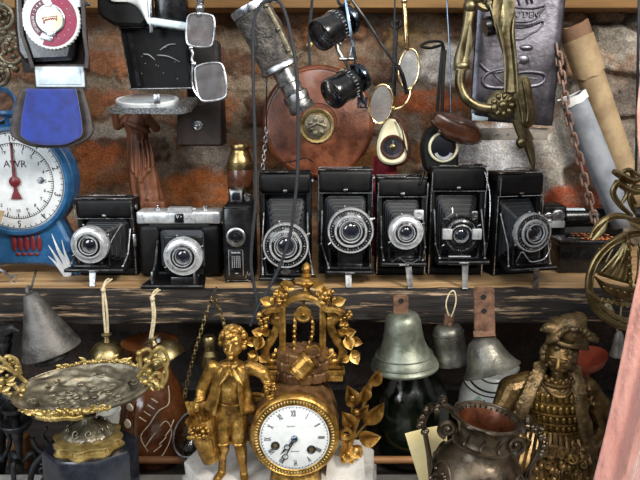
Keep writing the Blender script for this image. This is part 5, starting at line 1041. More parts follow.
# --- small chain on a nail ---
t = Thing('brass_chain', 'thin brass chain hanging in an upside-down V from shelf edge beside boy figure', 'chain', 213, 388, -.03); k = 0
for pts in (((213, 294), (207, 312), (199, 338), (192, 362), (186, 388), (184, 402)), ((213, 294), (218, 306), (223, 320), (226, 334))):
    pth = bez([t.at(*p) for p in pts], 12); acc = 0; prev = pth[0]
    for p in pth[1:]:
        acc += (p-prev).length
        if acc > 4.1:
            m = MB(); m.push(MX.Translation(p) @ frame_to(p-prev) @ rotm('Z', 15+85*(k % 2))); m.tube([(1.5*math.cos(q), 0, (1.6 if math.sin(q) > 0 else -1.6)+1.5*math.sin(q)) for q in [2*PI*i/12 for i in range(12)]], .55, 6, True); m.pop(); t.part('link', m, YBRASS); k += 1; acc = 0
        prev = p
m = MB(); c = t.at(213, 293); m.cyl(c+V((0, -3, 0)), c+V((0, 22, -1)), .9, seg=8); t.part('nail', m, NICKEL)
# --- back row of pots ---
def zof(py, Y): return P(320, py, Y).z
def pot(name, label, cat, px, Y, prof, m_, seg=56, mod=None):
    t = Thing(name, label, cat, px, 470, Y, 'pots at the back of the lower shelf'); t.base.z = BACK_Z; t.o.location = t.base
    m = MB(); pr = [(r, (zof(py, Y)-BACK_Z)/t.u) for py, r in prof]; pr = [(pr[0][0]*.9, 0), (pr[0][0], 2)]+pr[1:]
    m.lathe(pr, seg, mod=mod); return t, t.part('body', m, m_), pr
t, o, pr = pot('pottery_vase', 'glazed brown pottery vase with rows of cream dots and incised lines', 'vase', 157, .05, [(459, 24), (452, 29), (442, 33), (428, 35.5), (414, 36), (400, 33), (385, 26), (374, 20), (364, 18), (354, 20), (344, 26), (341, 27), (341, 25), (352, 18), (362, 16)], TERRA)
def rad(z):
    for (r0, z0), (r1, z1) in zip(pr, pr[1:]):
        if z0 <= z <= z1: return r0+(r1-r0)*(z-z0)/(z1-z0+1e-9)
    return 30
def onpot(phi, z, off=.3): r = rad(z)+off; return V((r*math.sin(phi), -r*math.cos(phi), z))
zz = lambda y: (zof(y, .05-.04)-BACK_Z)/t.u
m = MB()
for y in (405, 419, 432.5, 445, 457):
    z = zz(y)-1; p = onpot(-.50, z); m.push(MX.Translation(p) @ rotm('Z', math.degrees(-.50)) @ FACE); m.lathe([(4.2, -.6), (3.8, .5), (0, .8)], 18, sy=1.1); m.pop()
t.part('slip_dots', m, SLIP, o)
m = MB()
for s in (-1, 1):
    m.loft([[onpot(-.5+d, zz(y), .15) for d in (-.2*1, .2)]+[onpot(-.5+d, zz(y), -.8) for d in (.2, -.2)] for y in range(400, 468, 4)]) if s > 0 else None
t.part('dark_band', m, TERRD, o)
def line(pts, w=.55): m.tube(bez([onpot(p, zz(y), .1) for p, y in pts], 6), w, 5)
m = MB(); line(((.05, 452), (.25, 455), (.5, 448), (.7, 430), (.55, 418), (.2, 430), (.0, 440)));
line(((.95, 390), (.75, 404), (.4, 408), (.15, 418), (-.1, 430), (.05, 445)));
for k in range(4): line(((.2+k*.16, 446-k*7), (.42+k*.13, 440-k*7)))
for k in range(4): line(((-.15+k*.12, 412-k*5), (.05+k*.12, 416-k*5)))
line(((-.95, 400), (-.9, 430), (-.85, 460))); t.part('incised_lines', m, SLIP, o)
t, o, pr = pot('pottery_jar', 'tall dark green glazed jar standing behind the largest bell', 'jar', 406, .06, [(455, 30), (450, 35), (441, 39), (425, 41), (405, 40), (390, 37), (378, 31), (366, 22), (352, 17), (342, 18), (342, 15), (352, 14)], JARG)
t, o, pr = pot('pottery_vase', 'white glazed vase with black stripes and green and navy motifs behind bells', 'vase', 491, .06, [(456, 26), (450, 30), (438, 34), (418, 36.5), (404, 36), (392, 34), (382, 31), (376, 22), (372, 19), (366, 21), (366, 18), (374, 15)], PORC)
zz = lambda y: (zof(y, .06-.045)-BACK_Z)/t.u
m = MB()
for y, w in ((385, .8), (391, 1.0), (394.5, .7)):
    m.tube([onpot(2*PI*i/48, zz(y)+1.2*math.sin(3*2*PI*i/48), .1) for i in range(48)], w, 6, True)
t.part('black_stripe', m, INK, o)
m = MB()
for ph, y, w, hh in ((-.75, 404, .16, 7), (-.35, 407, .14, 6), (.5, 404, .14, 5)):
    m = MB(); m.loft([[onpot(ph-w*f, zz(y)+q, .1), onpot(ph, zz(y)+q, .4), onpot(ph+w*f, zz(y)+q, .1), onpot(ph, zz(y)+q, -.8)] for q, f in ((-hh, .1), (-hh*.5, .8), (0, 1), (hh*.5, .8), (hh, .1))]); t.part('green_leaf_motif', m, GREENP, o)
m = MB()
for ph, y, w, hh in ((-.58, 408, .10, 9), (-.45, 411, .14, 5)):
    m.loft([[onpot(ph-w*f, zz(y)+q, .3), onpot(ph, zz(y)+q, .6), onpot(ph+w*f, zz(y)+q, .3), onpot(ph, zz(y)+q, -.8)] for q, f in ((-hh, .1), (-hh*.5, .8), (0, 1), (hh*.5, .6), (hh, .1))])
t.part('navy_motif', m, NAVYP, o)
t = Thing('white_cup', 'small white porcelain cup with green decoration half hidden under the tazza dish', 'cup', 109, 470, -.03); zc_ = t.at(109, 427).z
m = MB(); zb0 = t.zat(COUNTER_Z) if False else t.zat(BACK_Z); m.lathe([(12, zb0), (13, zb0+3), (11, zc_-14), (10, zc_-2), (13, zc_+4), (15, zc_+16), (15.5, zc_+18), (13.5, zc_+18), (12, zc_+6), (0, zc_+4)], 36); o = t.part('body', m, PORC)
m = MB(); m.ball((6, -12, zc_+5), (6, 2.4, 4)); t.part('green_decoration', m, mat('deep green glaze', '#1f4a30', '#2c6540', rough=.3), o)
t = Thing('wooden_rail', 'brown wooden rail running in front of the vase and the green jar', 'rail', 290, 460, -.02); zf = t.zat(BACK_Z)
m = MB(); m.cyl((-175, 0, 0), (160, 0, 0), 3.8, seg=20, bev=.6); t.part('rail', m, RAILW)
for x in (-168, 150): m = MB(); m.box((x, 4, (zf+.0)/2), (6, 5, -zf), .6); t.part('post', m, RAILW)
t = Thing('glass_dish', 'ribbed oval glass dish propped on edge beside the basket of grapes', 'dish', 192, 452, -.03); c = t.at(192, 433)
m = MB(); m.push(MX.Translation(c) @ rotm('Y', 22) @ rotm('X', 68)); m.lathe([(0, -7), (12, -7), (18, -3), (21, 3), (22, 5), (20.4, 5), (17, 0), (11, -4.4), (0, -4.4)], 72, sx=.8, sy=1.1, mod=lambda a, k, r, z: 1+.035*math.cos(18*a) if 1 < k < 7 else 1); m.pop(); o = t.part('bowl', m, glass('greenish glass', '#d5dedb', .06))
m = MB(); m.push(MX.Translation(c) @ rotm('Y', 22) @ rotm('X', 68)); m.torus((0, 0, 5), 21, .9, None, 48, 6, .8, 1.1); m.pop(); t.part('metal_rim', m, SILVER)
t = Thing('brass_burner', 'small dull brass lamp burner behind the boy figure and his hair', 'lamp burner', 214, 470, .02); zq = lambda y: t.at(214, y).z; t_b = t.zat(BACK_Z)
m = MB(); m.lathe([(10, t_b), (10, t_b+4), (4, t_b+8), (4, zq(372)), (9, zq(366)), (9, zq(354)), (5.5, zq(350)), (5.5, zq(346)), (6.5, zq(345)), (6.5, zq(338)), (5, zq(336)), (0, zq(336))], 28); t.part('body', m, BRASS)
t = Thing('terracotta_dish', 'red-brown terracotta dish showing behind the shoulder of the bronze figure', 'dish', 583, 470, .02); c = t.at(580, 362)
m = MB(); m.push(MX.Translation(c) @ rotm('Y', -16)); m.lathe([(10, -10), (22, -3), (26, 3), (26, 5), (24, 5), (12, -5), (0, -6)], 40); m.lathe([(8, (t.zat(BACK_Z)-c.z)), (8, (t.zat(BACK_Z)-c.z)+6), (5, -30), (6, -10)], 20); m.pop(); t.part('dish', m, mat('terracotta', '#7a3020', '#99432c', rough=.5))
t = Thing('cream_card', 'folded cream card standing between the clock base and the ewer', 'card', 424, 480, -.13); zb0 = t.zat(COUNTER_Z)
m = MB(); f1 = [t.at(405, 434, 0), t.at(424, 429, 0), t.at(434, 480, 0), t.at(421, 480, 0)]; q0 = t.at(428, 500, 0); m.loft([f1[:1]+[f1[1], V((q0.x+7, 0, zb0)), V((q0.x-3, 0, zb0))], [p+V((0, 1.2, 0)) for p in (f1[0], f1[1], V((q0.x+7, 0, zb0)), V((q0.x-3, 0, zb0)))]]); t.part('front_leaf', m, WAXY)
m = MB(); g = [f1[1], t.at(446, 425, 16), V((q0.x+26, 16, zb0)), V((q0.x+7, 0, zb0))]; m.loft([g, [p+V((0, 1.2, 0)) for p in g]]); t.part('rear_leaf', m, WAXY)
# --- black cast iron pieces, far left ---
t = Thing('iron_candlestick', 'black cast-iron candlestick with two stacked drip dishes at the left edge', 'candlestick', 22, 480, -.06); zq = lambda y: t.at(22, y).z; zb0 = t.zat(COUNTER_Z)
m = MB(); m.lathe([(2.6, zq(470)), (3.4, zq(462)), (2.6, zq(452)), (4.4, zq(440)), (6, zq(432)), (5, zq(430))], 20); m.lathe([(5, zq(430)), (12, zq(428)), (15, zq(423)), (14.4, zq(422)), (5, zq(426))], 32); t.part('stem', m, IRON)
m = MB(); m.lathe([(4, zq(426)), (4, zq(418)), (6, zq(414)), (12, zq(410)), (13, zq(406)), (11.4, zq(406)), (9, zq(409)), (5, zq(411)), (4.4, zq(404)), (0, zq(404))], 32); t.part('drip_dish', m, IRON)
for an in (30, 150, 270):
    m = MB(); m.push(rotm('Z', an)); m.tube(bez([(2, 0, zq(462)), (12, 0, zq(456)), (16, 0, zq(470)), (14, 0, zq(490)), (22, 0, zb0+2)], 6), lambda u: 3-1*u, 8); m.pop(); t.part('leg', m, IRON)
t = Thing('iron_bracket', 'black cast-iron scrolled bracket standing next to the dark marble plinth', 'bracket', 42, 480, -.10); zb0 = t.zat(COUNTER_Z)
m = MB(); m.tube(bez([t.at(*p) for p in ((47, 427), (43, 436), (49, 446), (42, 456), (34, 466), (30, 482))], 7), lambda u: 1.6+1.6*u, 8); m.tube(bez([t.at(*p) for p in ((32, 438), (37, 448), (44, 454), (50, 462), (46, 474), (40, 484))], 7), 2, 8); m.spiral(t.at(43, 470), 1, 7, 1.3, 1.6); m.box(V((t.at(38, 480).x, 0, zb0+2)), (34, 10, 4), 1); m.cyl(V((t.at(31, 482).x, 0, t.at(31, 482).z)), V((t.at(31, 482).x, 0, zb0+3)), 3); m.cyl(V((t.at(41, 484).x, 0, t.at(41, 484).z)), V((t.at(41, 484).x, 0, zb0+3)), 2.4); t.part('scroll', m, IRON)
t = Thing('iron_figure', 'dark iron bird-headed fire ornament half cut off by the left edge', 'ornament', 3, 480, -.02); zb0 = t.zat(COUNTER_Z)
m = MB(); m.limb([t.at(2, 345), t.at(1, 362), t.at(-3, 390), t.at(-2, 430), t.at(-2, 476), V((-5, 0, zb0+3))], [9, 6.5, 9, 8, 6, 12]); m.ball(t.at(2, 336), (10, 9, 9)); m.limb([t.at(4, 332, -3), t.at(12, 328, -6), t.at(19, 331, -8)], [6, 4, 1.2]); m.limb([t.at(-2, 388), t.at(9, 400, -4), t.at(6, 420, -6)], [5, 4, 2.5]); m.tube(bez([t.at(-2, 420, -5), t.at(10, 440, -8), t.at(2, 462, -8)], 5), 2.4, 8)
organic(t.part('figure', m, IRON), .0013, 2)
# --- tazza on marble plinth ---
t = Thing('tazza', 'oval silvered tazza with gilt garlands and handles on an octagonal black marble plinth', 'tazza', 88, 470, -.14); zb0 = t.zat(COUNTER_Z); zq = lambda y, d=0: t.at(88, y, d).z
cx = t.at(90, 440).x; ztop = t.at(88, 464, -38).z
def ngon(n, r, off, z, sx=1, sy=1, c=(cx, 0)): return [(c[0]+r*sx*math.cos(2*PI*(i+off)/n), c[1]+r*sy*math.sin(2*PI*(i+off)/n), z) for i in range(n)]
m = MB(); m.loft([ngon(8, 46, .5, zb0, 1, .86), ngon(8, 46, .5, ztop-3, 1, .86), ngon(8, 44, .5, ztop, 1, .86)]); t.part('marble_plinth', m, DMARB)
hs = zq(437)-zq(462); z1 = ztop+10.5
def sc8(a, k, r, z): return 1+.07*math.cos(8*a)+(.03*math.cos(40*a) if k in (2, 3) else 0)
m = MB(); m.lathe([(32, ztop), (33, ztop+2), (30, ztop+3.5), (29, ztop+7), (32, ztop+9), (32, z1), (24, z1+1)], 120, (cx, -4, 0), mod=sc8, sy=.95); t.part('gilt_base', m, GILTY)
m = MB(); cf = cx-.5
m.lathe([(25, z1), (25.5, z1+2), (24, z1+4), (19.5, z1+7), (12.5, z1+11), (8, z1+14), (6, z1+18)], 96, (cf, 0, 0), mod=lambda a, k, r, z: 1+.05*abs(math.sin(8*a))*(1 if 1 < k < 6 else .2), sy=.9)
zt_ = t.at(84, 393, 0).z-11; m.lathe([(6, z1+18), (8, z1+19), (8, z1+21), (5, z1+22), (8.6, zt_-5), (9, zt_-1), (6, zt_)], 72, (cf, 0, 0), mod=lambda a, k, r, z: 1+.06*math.cos(12*a)*(k in (3, 4, 5)))
for k in range(10):
    a = 2*PI*k/10; m.spiral((cf+20*math.cos(a), 18*math.sin(a), z1+8.6), 1, 4.5, 1.2, .8, rotm('Z', math.degrees(a)) @ rotm('Y', 55))
t.part('stem', m, PEWT2)
cd = t.at(84, 390.5, 0); TD = MX.Translation(cd) @ rotm('X', 5) @ rotm('Y', -3.2)
AX, BY = 68., 50.
def relief(r, a):
    s = math.sin(6*a+9*r)*math.sin(14*r+2*math.cos(3*a))+.6*math.sin(12*a-22*r)*math.sin(20*r); return 1.0*s*(1 if .16 < r < .94 else .2)+ (1.6*math.exp(-((r-.62)/.03)**2))+1.2*math.exp(-((r-.95)/.02)**2)
def dz(r): return -9+13*r**2.2
def dish(u, v):
    a = 2*PI*u; r = v; return (AX*r*math.cos(a), BY*r*math.sin(a), dz(r)+relief(r, a)*1.5)
m = MB().push(TD); m.grid(dish, 220, 60, True)
m.lathe([(.05, -13), (.14, -13), (.3, -12), (.7, -6), (.97, 1.5), (1.0, 4.4)], 80, sx=AX, sy=BY, cap=False)
for k in range(6):
    a = 2*PI*k/6+.4
    for q in (.34, .72): m.spiral((AX*q*math.cos(a), BY*q*math.sin(a), dz(q)+1), 1, 7, 1.4, .9, rotm('Z', math.degrees(a)), a0=a)
    m.ball((AX*.5*math.cos(a+.5), BY*.5*math.sin(a+.5), dz(.5)+1), (4, 3, 1.4), 10, 6); m.leaf((AX*.62*math.cos(a), BY*.62*math.sin(a), dz(.62)+1), (math.cos(a+1), math.sin(a+1), .1), (0, 0, 1), 12, 5, .05, .4)
m.ball((0, 0, dz(0)+1.5), (5, 5, 2.4)); m.ball((9, 1, dz(0)+1.2), (3.4, 3, 1.8)); m.ball((-9, 1, dz(0)+1.2), (3.4, 3, 1.8))
m.pop(); t.part('dish', m, PEWT2, ang=60)
for nm, a0, a1, n, rr in (('front_garland', R(232), R(305), 52, 3.0), ('rear_garland', R(50), R(128), 44, 2.8)):
    m = MB().push(TD)
    for k in range(n):
        a = a0+(a1-a0)*k/(n-1); e = math.sin(PI*k/(n-1)); r = 1.0+.02*math.sin(k*1.7); up = 4+2.4*e*abs(math.sin(k*1.3)); m.ball((AX*r*math.cos(a), BY*r*math.sin(a), up+rnd.uniform(-1, 1)), (rr*rnd.uniform(.5, 1)*(.6+.5*e), rr*.7, rr*rnd.uniform(.6, 1.1)*(.6+.5*e)), 8, 6, rotm('Z', rnd.uniform(0, 180)))
        if k % 4 == 0: m.leaf((AX*math.cos(a), BY*math.sin(a), up), (math.cos(a+PI/2)*rnd.choice((-1, 1)), math.sin(a+PI/2), rnd.uniform(.2, .9)), (math.cos(a), math.sin(a), .5), 9*(.6+.5*e), 5, .2, .6)
        if 'front' in nm and .2 < k/(n-1) < .7: m.ball((AX*1.0*math.cos(a), BY*1.02*math.sin(a), 2-2*e*rnd.random()), rr*.9, 8, 6)
    m.pop(); t.part(nm, m, GILTY)
for s in (-1, 1):
    m = MB().push(TD); X = lambda x, z, y=0: (s*(AX+x*1.25-6), y, z*1.5+9)
    for pts in ((X(-6, 2), X(2, 10), X(12, 14), X(17, 6), X(13, -4), X(3, -5), X(-5, 1)), (X(0, 6), X(6, 16), X(14, 22), X(19, 14), X(16, 6)), (X(2, -2), X(8, 4), X(13, 0), X(8, -8)), (X(-3, 8), X(-2, 18), X(5, 21), X(8, 15))): m.tube(bez(pts, 6), 2.0, 8)
    for k in range(22): m.ball(X(rnd.uniform(-4, 17), rnd.uniform(-7, 20), rnd.uniform(-4, 3)), rnd.uniform(1.8, 3.4), 8, 6)
    for k in range(4): m.leaf(X(rnd.uniform(0, 12), rnd.uniform(-4, 14), -3), (s*rnd.uniform(.2, 1), -.1, rnd.uniform(-1, 1)), (0, -1, .2), 9, 5, .2, .6)
    m.pop(); t.part('handle', m, GILTY)

t = Thing('wooden_block', 'plain brown wooden block standing behind the iron candlestick at bottom left', 'block', 14, 470, .03); t.base.z = BACK_Z; t.o.location = t.base; h = t.at(14, 436).z
m = MB(); m.box((0, 0, h/2), (34, 12, h), 1); t.part('block', m, RAILW)
t = Thing('frayed_string', 'frayed hemp string hanging over the shelf edge left of pink satin', 'string', 606, 318, -.012)
m = MB()
for k in range(7): m.tube(bez([t.at(606+k*.4, 300, 6), t.at(605+k, 306, -1), t.at(602+k*2, 313, -2-(k % 3)), t.at(600+k*2.2, 318+(k*7 % 5), -2)], 5), .6, 5)
m.ball(t.at(607, 305, -1), 2.2, 8, 6); t.part('strands', m, STRING)
# ================= GILT MANTEL CLOCK WITH BOY =================
rnd = random.Random(31)
t = Thing('mantel_clock', 'gilt mantel clock on white marble with boy figure, barrel-shaped drum and well canopy', 'clock', 295, 480, -.15)
zm = P(245, 477, -.14).z; zb0 = t.zat(COUNTER_Z); zt = t.zat(zm)
def onm(px, py): w = P(px, py, Yon(py, zm)); v = (w-t.base)/t.u; return (v.x, v.y)
top = [onm(*p) for p in ((204, 441), (184, 461), (206, 490), (374, 490), (374, 449), (352, 440))]
m = MB(); cxm = sum(p[0] for p in top)/6; cym = sum(p[1] for p in top)/6
def inset(k): return [(cxm+(x-cxm)*k, cym+(y-cym)*k) for x, y in top]
m.loft([[(x, y, zb0) for x, y in inset(1.03)], [(x, y, zb0+12) for x, y in inset(1.03)], [(x, y, zb0+14) for x, y in inset(.99)], [(x, y, zt-2) for x, y in inset(1)], [(x, y, zt) for x, y in inset(.985)]]); t.part('marble_base', m, MARBLE)
# drum, bezel, dial
cb = t.at(294.5, 437.5, -16); rb = 43.2
m = MB(); m.push(MX.Translation(cb) @ rotm('X', -90)); n = 26
m.lathe([(37, 4), (40.5, 5), (42.5, 22), (43.5, 38), (42.5, 54), (40.5, 70), (36, 72)], 26*6, mod=lambda a, k, r, z: 1+.012*(1-2*abs(((a*26/(2*PI)) % 1)-.5) > .16)-.006+.004*math.sin(a*13+z*.2)); m.pop(); drum = t.part('barrel_drum', m, GILTD)
m = MB(); m.push(MX.Translation(cb) @ FACE); m.lathe([(rb-1, -12), (rb, -9), (rb, -3), (rb-1.5, 0), (rb-3, 1), (rb-4, 0), (rb-8.5, 0), (rb-9, 1.6), (rb-9.6, 1)], 90, cap=False); m.pop(); bz = t.part('bezel', m, GILT)
m = MB(); m.push(MX.Translation(cb) @ FACE)
for k in range(76):
    a = 2*PI*k/76; m.ball(((rb-6.2)*math.cos(a), (rb-6.2)*math.sin(a), .8), (1.9, 1.15, 1.3), 8, 6, rotm('Z', math.degrees(a)))
m.pop(); t.part('beading', m, GILTY, bz)
m = MB(); m.push(MX.Translation(cb) @ FACE); m.lathe([(rb-9, .2), (rb-10, .8), (10, 1.8), (0, 1.9)], 64); m.pop(); dl = t.part('dial', m, WHITE)
m = MB(); m.push(MX.Translation(cb) @ FACE @ rotm('Z', 2))
NUM = {12: 'XII', 1: 'I', 2: 'II', 3: 'III', 4: 'IIII', 5: 'V', 6: 'VI', 7: 'VII', 8: 'VIII', 9: 'IX', 10: 'X', 11: 'XI'}
for h_, s_ in NUM.items():
    a = -30*h_; m.push(rotm('Z', a)); m.text(s_, 9.4, (0, 25.4, 1.5), .12, MX.Identity(4), sx=.42); m.pop()
for k in range(60):
    m.push(rotm('Z', -6*k)); m.box((0, 31.4, 1.2), (.35, 1.3, .3)); m.pop()
m.torus((0, 0, 1.0), 32.2, .18, None, 72, 4); m.tube(bez([(-7+k*.9, 12.4+(.7 if k % 2 else -.4), 1.9) for k in range(10)], 4), .16, 4); m.box((0, -13.5, 2), (8, .35, .2)); m.pop(); t.part('numerals', m, INK, dl)
for x, z in ((-18.4, -7.6), (16.2, -11.6)):
    m = MB(); m.push(MX.Translation(cb) @ FACE); m.lathe([(4.3, 1), (4.3, 2.4), (3.4, 2.8), (2.6, 1.8), (2.2, 1.9)], 28, (x, z, 0), cap=False); m.mi = 1; m.lathe([(2.7, 1.7), (0, 1.6)], 20, (x, z, 0)); m.box((x, z, 2), (1.8, 1.8, 1)); m.pop(); t.part('winding_hole', m, [INK, BRASS], dl)
for nm, ang, L, ring in (('hour_hand', 220, 19, 11), ('minute_hand', 206, 27, 20)):
    m = MB(); m.push(MX.Translation(cb) @ FACE @ rotm('Z', -ang)); zz_ = 3 if nm[0] == 'h' else 3.8
    m.loft([[(-.9, 0, zz_), (.9, 0, zz_), (.9, 0, zz_+.5), (-.9, 0, zz_+.5)], [(-.5, ring-3, zz_), (.5, ring-3, zz_), (.5, ring-3, zz_+.5), (-.5, ring-3, zz_+.5)]]); m.torus((0, ring, zz_+.3), 2.6, .5, None, 24, 6)
    m.loft([[(-.6, ring+2.6, zz_), (.6, ring+2.6, zz_), (.6, ring+2.6, zz_+.5), (-.6, ring+2.6, zz_+.5)], [(-1, ring+4, zz_), (1, ring+4, zz_), (1, ring+4, zz_+.5), (-1, ring+4, zz_+.5)], [(-.1, L+2, zz_), (.1, L+2, zz_), (.1, L+2, zz_+.5), (-.1, L+2, zz_+.5)]]); m.pop(); t.part(nm, m, INK, dl)
m = MB(); m.push(MX.Translation(cb) @ FACE); m.lathe([(3.2, 2), (3.2, 4.4), (2, 5.4), (0, 5.6)], 24); m.pop(); t.part('hand_collet', m, STEEL, dl)
# gilt foot under the bezel
m = MB(); zf = cb.z-rb; m.loft([[(cb.x-26, -14, zt), (cb.x+26, -14, zt), (cb.x+26, 40, zt), (cb.x-26, 40, zt)], [(cb.x-24, -12, zt+3), (cb.x+24, -12, zt+3), (cb.x+24, 40, zt+3), (cb.x-24, 40, zt+3)], [(cb.x-19, -8, zf+6), (cb.x+19, -8, zf+6), (cb.x+19, 40, zf+6), (cb.x-19, 40, zf+6)]]); t.part('gilt_foot', m, GILT)
m = MB(); m.box((cb.x, 34, (zt+cb.z-26)/2), (48, 40, max(4, cb.z-26-zt)), 2); t.part('drum_support', m, GILTD)
# well on top of the drum
dw = 30; A = lambda x, y, d=dw: t.at(x, y, d)
c = A(303, 372); hw = A(303, 348).z-c.z; m = MB()
for row in range(3):
    for k in range(13):
        a = 2*PI*(k+.5*(row % 2))/13; m.box((c.x+(24-row)*math.cos(a), c.y+17*math.sin(a), c.z-6+(row+.5)*(hw+6)/3), (11, 8, (hw+6)/3-.6), 1.4, 2, rotm('Z', math.degrees(a)+90+rnd.uniform(-8, 8)) @ rotm('Y', rnd.uniform(-6, 6)))
m.lathe([(20, -4), (20, hw-1), (0, hw-1)], 28, c, sy=.68); organic(t.part('stone_well', m, GILTD), .0009, 1)
for x in (282.7, 322.7):
    m = MB(); p0, p1 = A(x, 350), A(x, 309); m.box((p0.x, p0.y, (p0.z+p1.z)/2-4), (6.4, 7, p1.z-p0.z+10), .8); m.box((p0.x-1.2, p0.y-3.8, (p0.z+p1.z)/2), (1, 1, p1.z-p0.z-6), .3); m.box((p0.x+1.2, p0.y-3.8, (p0.z+p1.z)/2), (1, 1, p1.z-p0.z-6), .3); t.part('post', m, GILT)
# arched canopy
pth = [A(*p) for p in ((264, 309), (272, 306.5), (279, 306), (284, 302), (291, 296.5), (303, 293.5), (315, 296.5), (322, 302), (327, 306), (335, 306.5), (344, 310))]; b_ = bez(pth, 5); rings = []
for i, p in enumerate(b_):
    tn = (b_[min(i+1, len(b_)-1)]-b_[max(i-1, 0)]).normalized(); nn = V((-tn.z, 0, tn.x)); w = 12 if i % 2 else 11.4; h1, h2 = (2.2, -3.2)
    rings.append([p+nn*h1+V((0, -w+2, 0)), p+nn*.6+V((0, -w, 0)), p+nn*h2+V((0, -w+1, 0)), p+nn*h2+V((0, w-1, 0)), p+nn*.6+V((0, w, 0)), p+nn*h1+V((0, w-2, 0))])
m = MB(); m.loft(rings); can = t.part('canopy', m, GILT)
m = MB()
for s_, x, z in ((-1, 281, 299), (1, 325, 299)):
  m = MB(); m.grapes(A(x, z-9, dw-10), 17, 14, 2.5, rnd, 26)
  for x, y, dx, dz_ in ((290, 291, -.4, 1), (294, 288, -1, .4), (287, 294, -1, .6), (317, 291, .4, 1), (313, 288, 1, .5), (320, 294, 1, .6), (284, 290, .3, 1), (272, 303, -1, .4), (334, 303, 1, .4)):
    if (x-303.5)*s_ > 0: m.leaf(A(x, y, dw-10), (dx, -.2, dz_), (0, -1, .3), 13, 10, .15, .8)
  m.ball(A(303+31*s_, 301, dw-9), (3.4, 3, 5)); t.part('vine_garland', m, GILT, can)
f0 = A(306.5, 293); q = lambda y: A(306.5, y).z-f0.z
m = MB(); m.lathe([(6, 0), (7, 1), (4, 3), (3, q(287)), (6, q(286)), (11, q(283.5)), (12.4, q(281)), (11.6, q(279.6)), (8, q(279)), (5, q(278)), (3, q(277)), (5, q(275.8)), (5.4, q(274.6)), (3, q(273)), (3.4, q(272)), (5, q(269.6)), (5, q(268)), (3.4, q(265)), (1, q(262.6)), (0, q(262.3))], 40, f0, mod=lambda a, k, r, z: 1+(.07*math.cos(10*a) if k in (5, 6) else .06*math.cos(7*a+k*2) if k > 14 else 0)); t.part('finial', m, GILT, can)
m = MB(); c = A(303.5, 314, dw); m.push(MX.Translation(c) @ FACE); m.lathe([(8, -3), (8, -1.6), (6, -.6), (6, .6), (8, 1.6), (8, 3), (6.4, 3.4), (5, 2.6), (0, 2.6)], 32); m.ball((0, 0, 3), 2.2); m.pop(); m.box(c+V((0, 0, 10)), (3, 4, 12), .6); t.part('pulley', m, GILT)
for pts in (((296, 312), (295, 325), (294.5, 338), (295, 352)), ((311, 314), (313, 326), (311.5, 338), (307, 350))):
    m = MB(); b_ = bez([A(*p, dw) for p in pts], 10); m.tube([p+V((.5*math.cos(i*1.5), .5*math.sin(i*1.5), 0)) for i, p in enumerate(b_)], [1.5+.35*(i % 2) for i in range(len(b_))], 7); t.part('rope', m, GILT)
m = MB(); a, b = A(311.5, 358, dw-20), A(295, 374, dw-22); d = b-a; L = d.length; m.push(MX.Translation(a) @ frame_to(d)); m.lathe([(7, 1.5), (10.4, 0), (11, 1), (11, 4), (10.4, 4.6), (10.2, L*.7), (10.6, L*.72), (10.6, L*.86), (9.8, L*.9), (9.4, L), (0, L)], 48, mod=lambda a, k, r, z: 1+.018*math.cos(14*a)); m.lathe([(7, 1.5), (6.8, 5), (0, 5)], 24); m.pop(); bk = t.part('bucket', m, GILT)
m = MB(); m.tube(bez([a+V((-6, 0, 8)), a+V((4, -4, 14)), a+V((10, -2, 4)), a+V((16, 0, 0)), a+V((22, 4, 4))], 6), 1.2, 6); t.part('bucket_handle', m, GILT, bk)
for s in (-1, 1):
    X = lambda x: 304+s*(x-304); m = MB(); sc_ = [A(X(x), y) for x, y in ((328, 311), (335, 316), (333, 322), (330, 318), (331, 328), (337, 340), (343, 350), (339, 361), (331, 361), (329, 354), (334, 352))]
    m.tube(bez(sc_, 6), [3.4]*len(bez(sc_, 6)), 10, flat=1.3, up=(0, 1, 0)); m.ball(A(X(334), 355.5, dw-2), 3.2); m.box(A(X(335), 370), (20, 16, 5), 1); m.box(A(X(335), 376), (16, 13, 7), 1); m.box(A(X(335), 365), (17, 14, 3), 1)
    t.part('side_scroll', m, GILT)
    m = MB(); m.grapes(A(X(345), 311, dw-4), 14, 20, 2.4, rnd, 30)
    for x, y, dx, dz_, L in ((345, 333, 1, .3, 12), (346, 334, -.8, .5, 11), (347, 336, .3, -1, 14), (351, 340, 1, -.2, 12), (350, 342, .2, 1, 11), (352, 352, .5, -1, 13), (351, 354, 1, .2, 10), (349, 356, -.8, -.5, 10)): m.leaf(A(X(x), y, dw-5), (s*dx, -.15, dz_), (0, -1, .2), L, L*.8, .3, 1.0, cup=.5)
    m.tube(bez([A(X(340), 315, dw-2), A(X(347), 330, dw-2), A(X(351), 345, dw-2), A(X(352), 354, dw-2)], 5), 1.2, 6); t.part('hanging_vine', m, GILT)
# vine branch at the right
m = MB(); Bq = lambda x, y, d=14: t.at(x, y, d)
m.tube(bez([Bq(346, 462), Bq(350, 446), Bq(355, 428), Bq(362, 410), Bq(368, 394), Bq(373, 382)], 6), lambda u: 3-1.6*u, 8); m.tube(bez([Bq(352, 440), Bq(361, 430), Bq(366, 424)], 5), 1.6, 8); m.tube(bez([Bq(356, 424), Bq(352, 412), Bq(354, 402)], 5), 1.5, 8)
for b0, b1, w in (((355, 406), (345, 382), 14), ((362, 402), (367, 379), 11), ((371, 386), (380, 366), 11), ((365, 424), (384, 398), 14), ((359, 438), (382, 435), 15), ((352, 426), (340, 409), 13), ((355, 418), (369, 402), 9), ((349, 442), (339, 431), 12), ((350, 444), (341, 462), 15), ((352, 446), (361, 458), 13), ((346, 448), (352, 464), 12)):
    p0, p1 = Bq(*b0), Bq(*b1, 8); m.leaf(p0, p1-p0, (.15, -1, .25), (p1-p0).length, w*1.15, .25, 1.6, cup=.75)
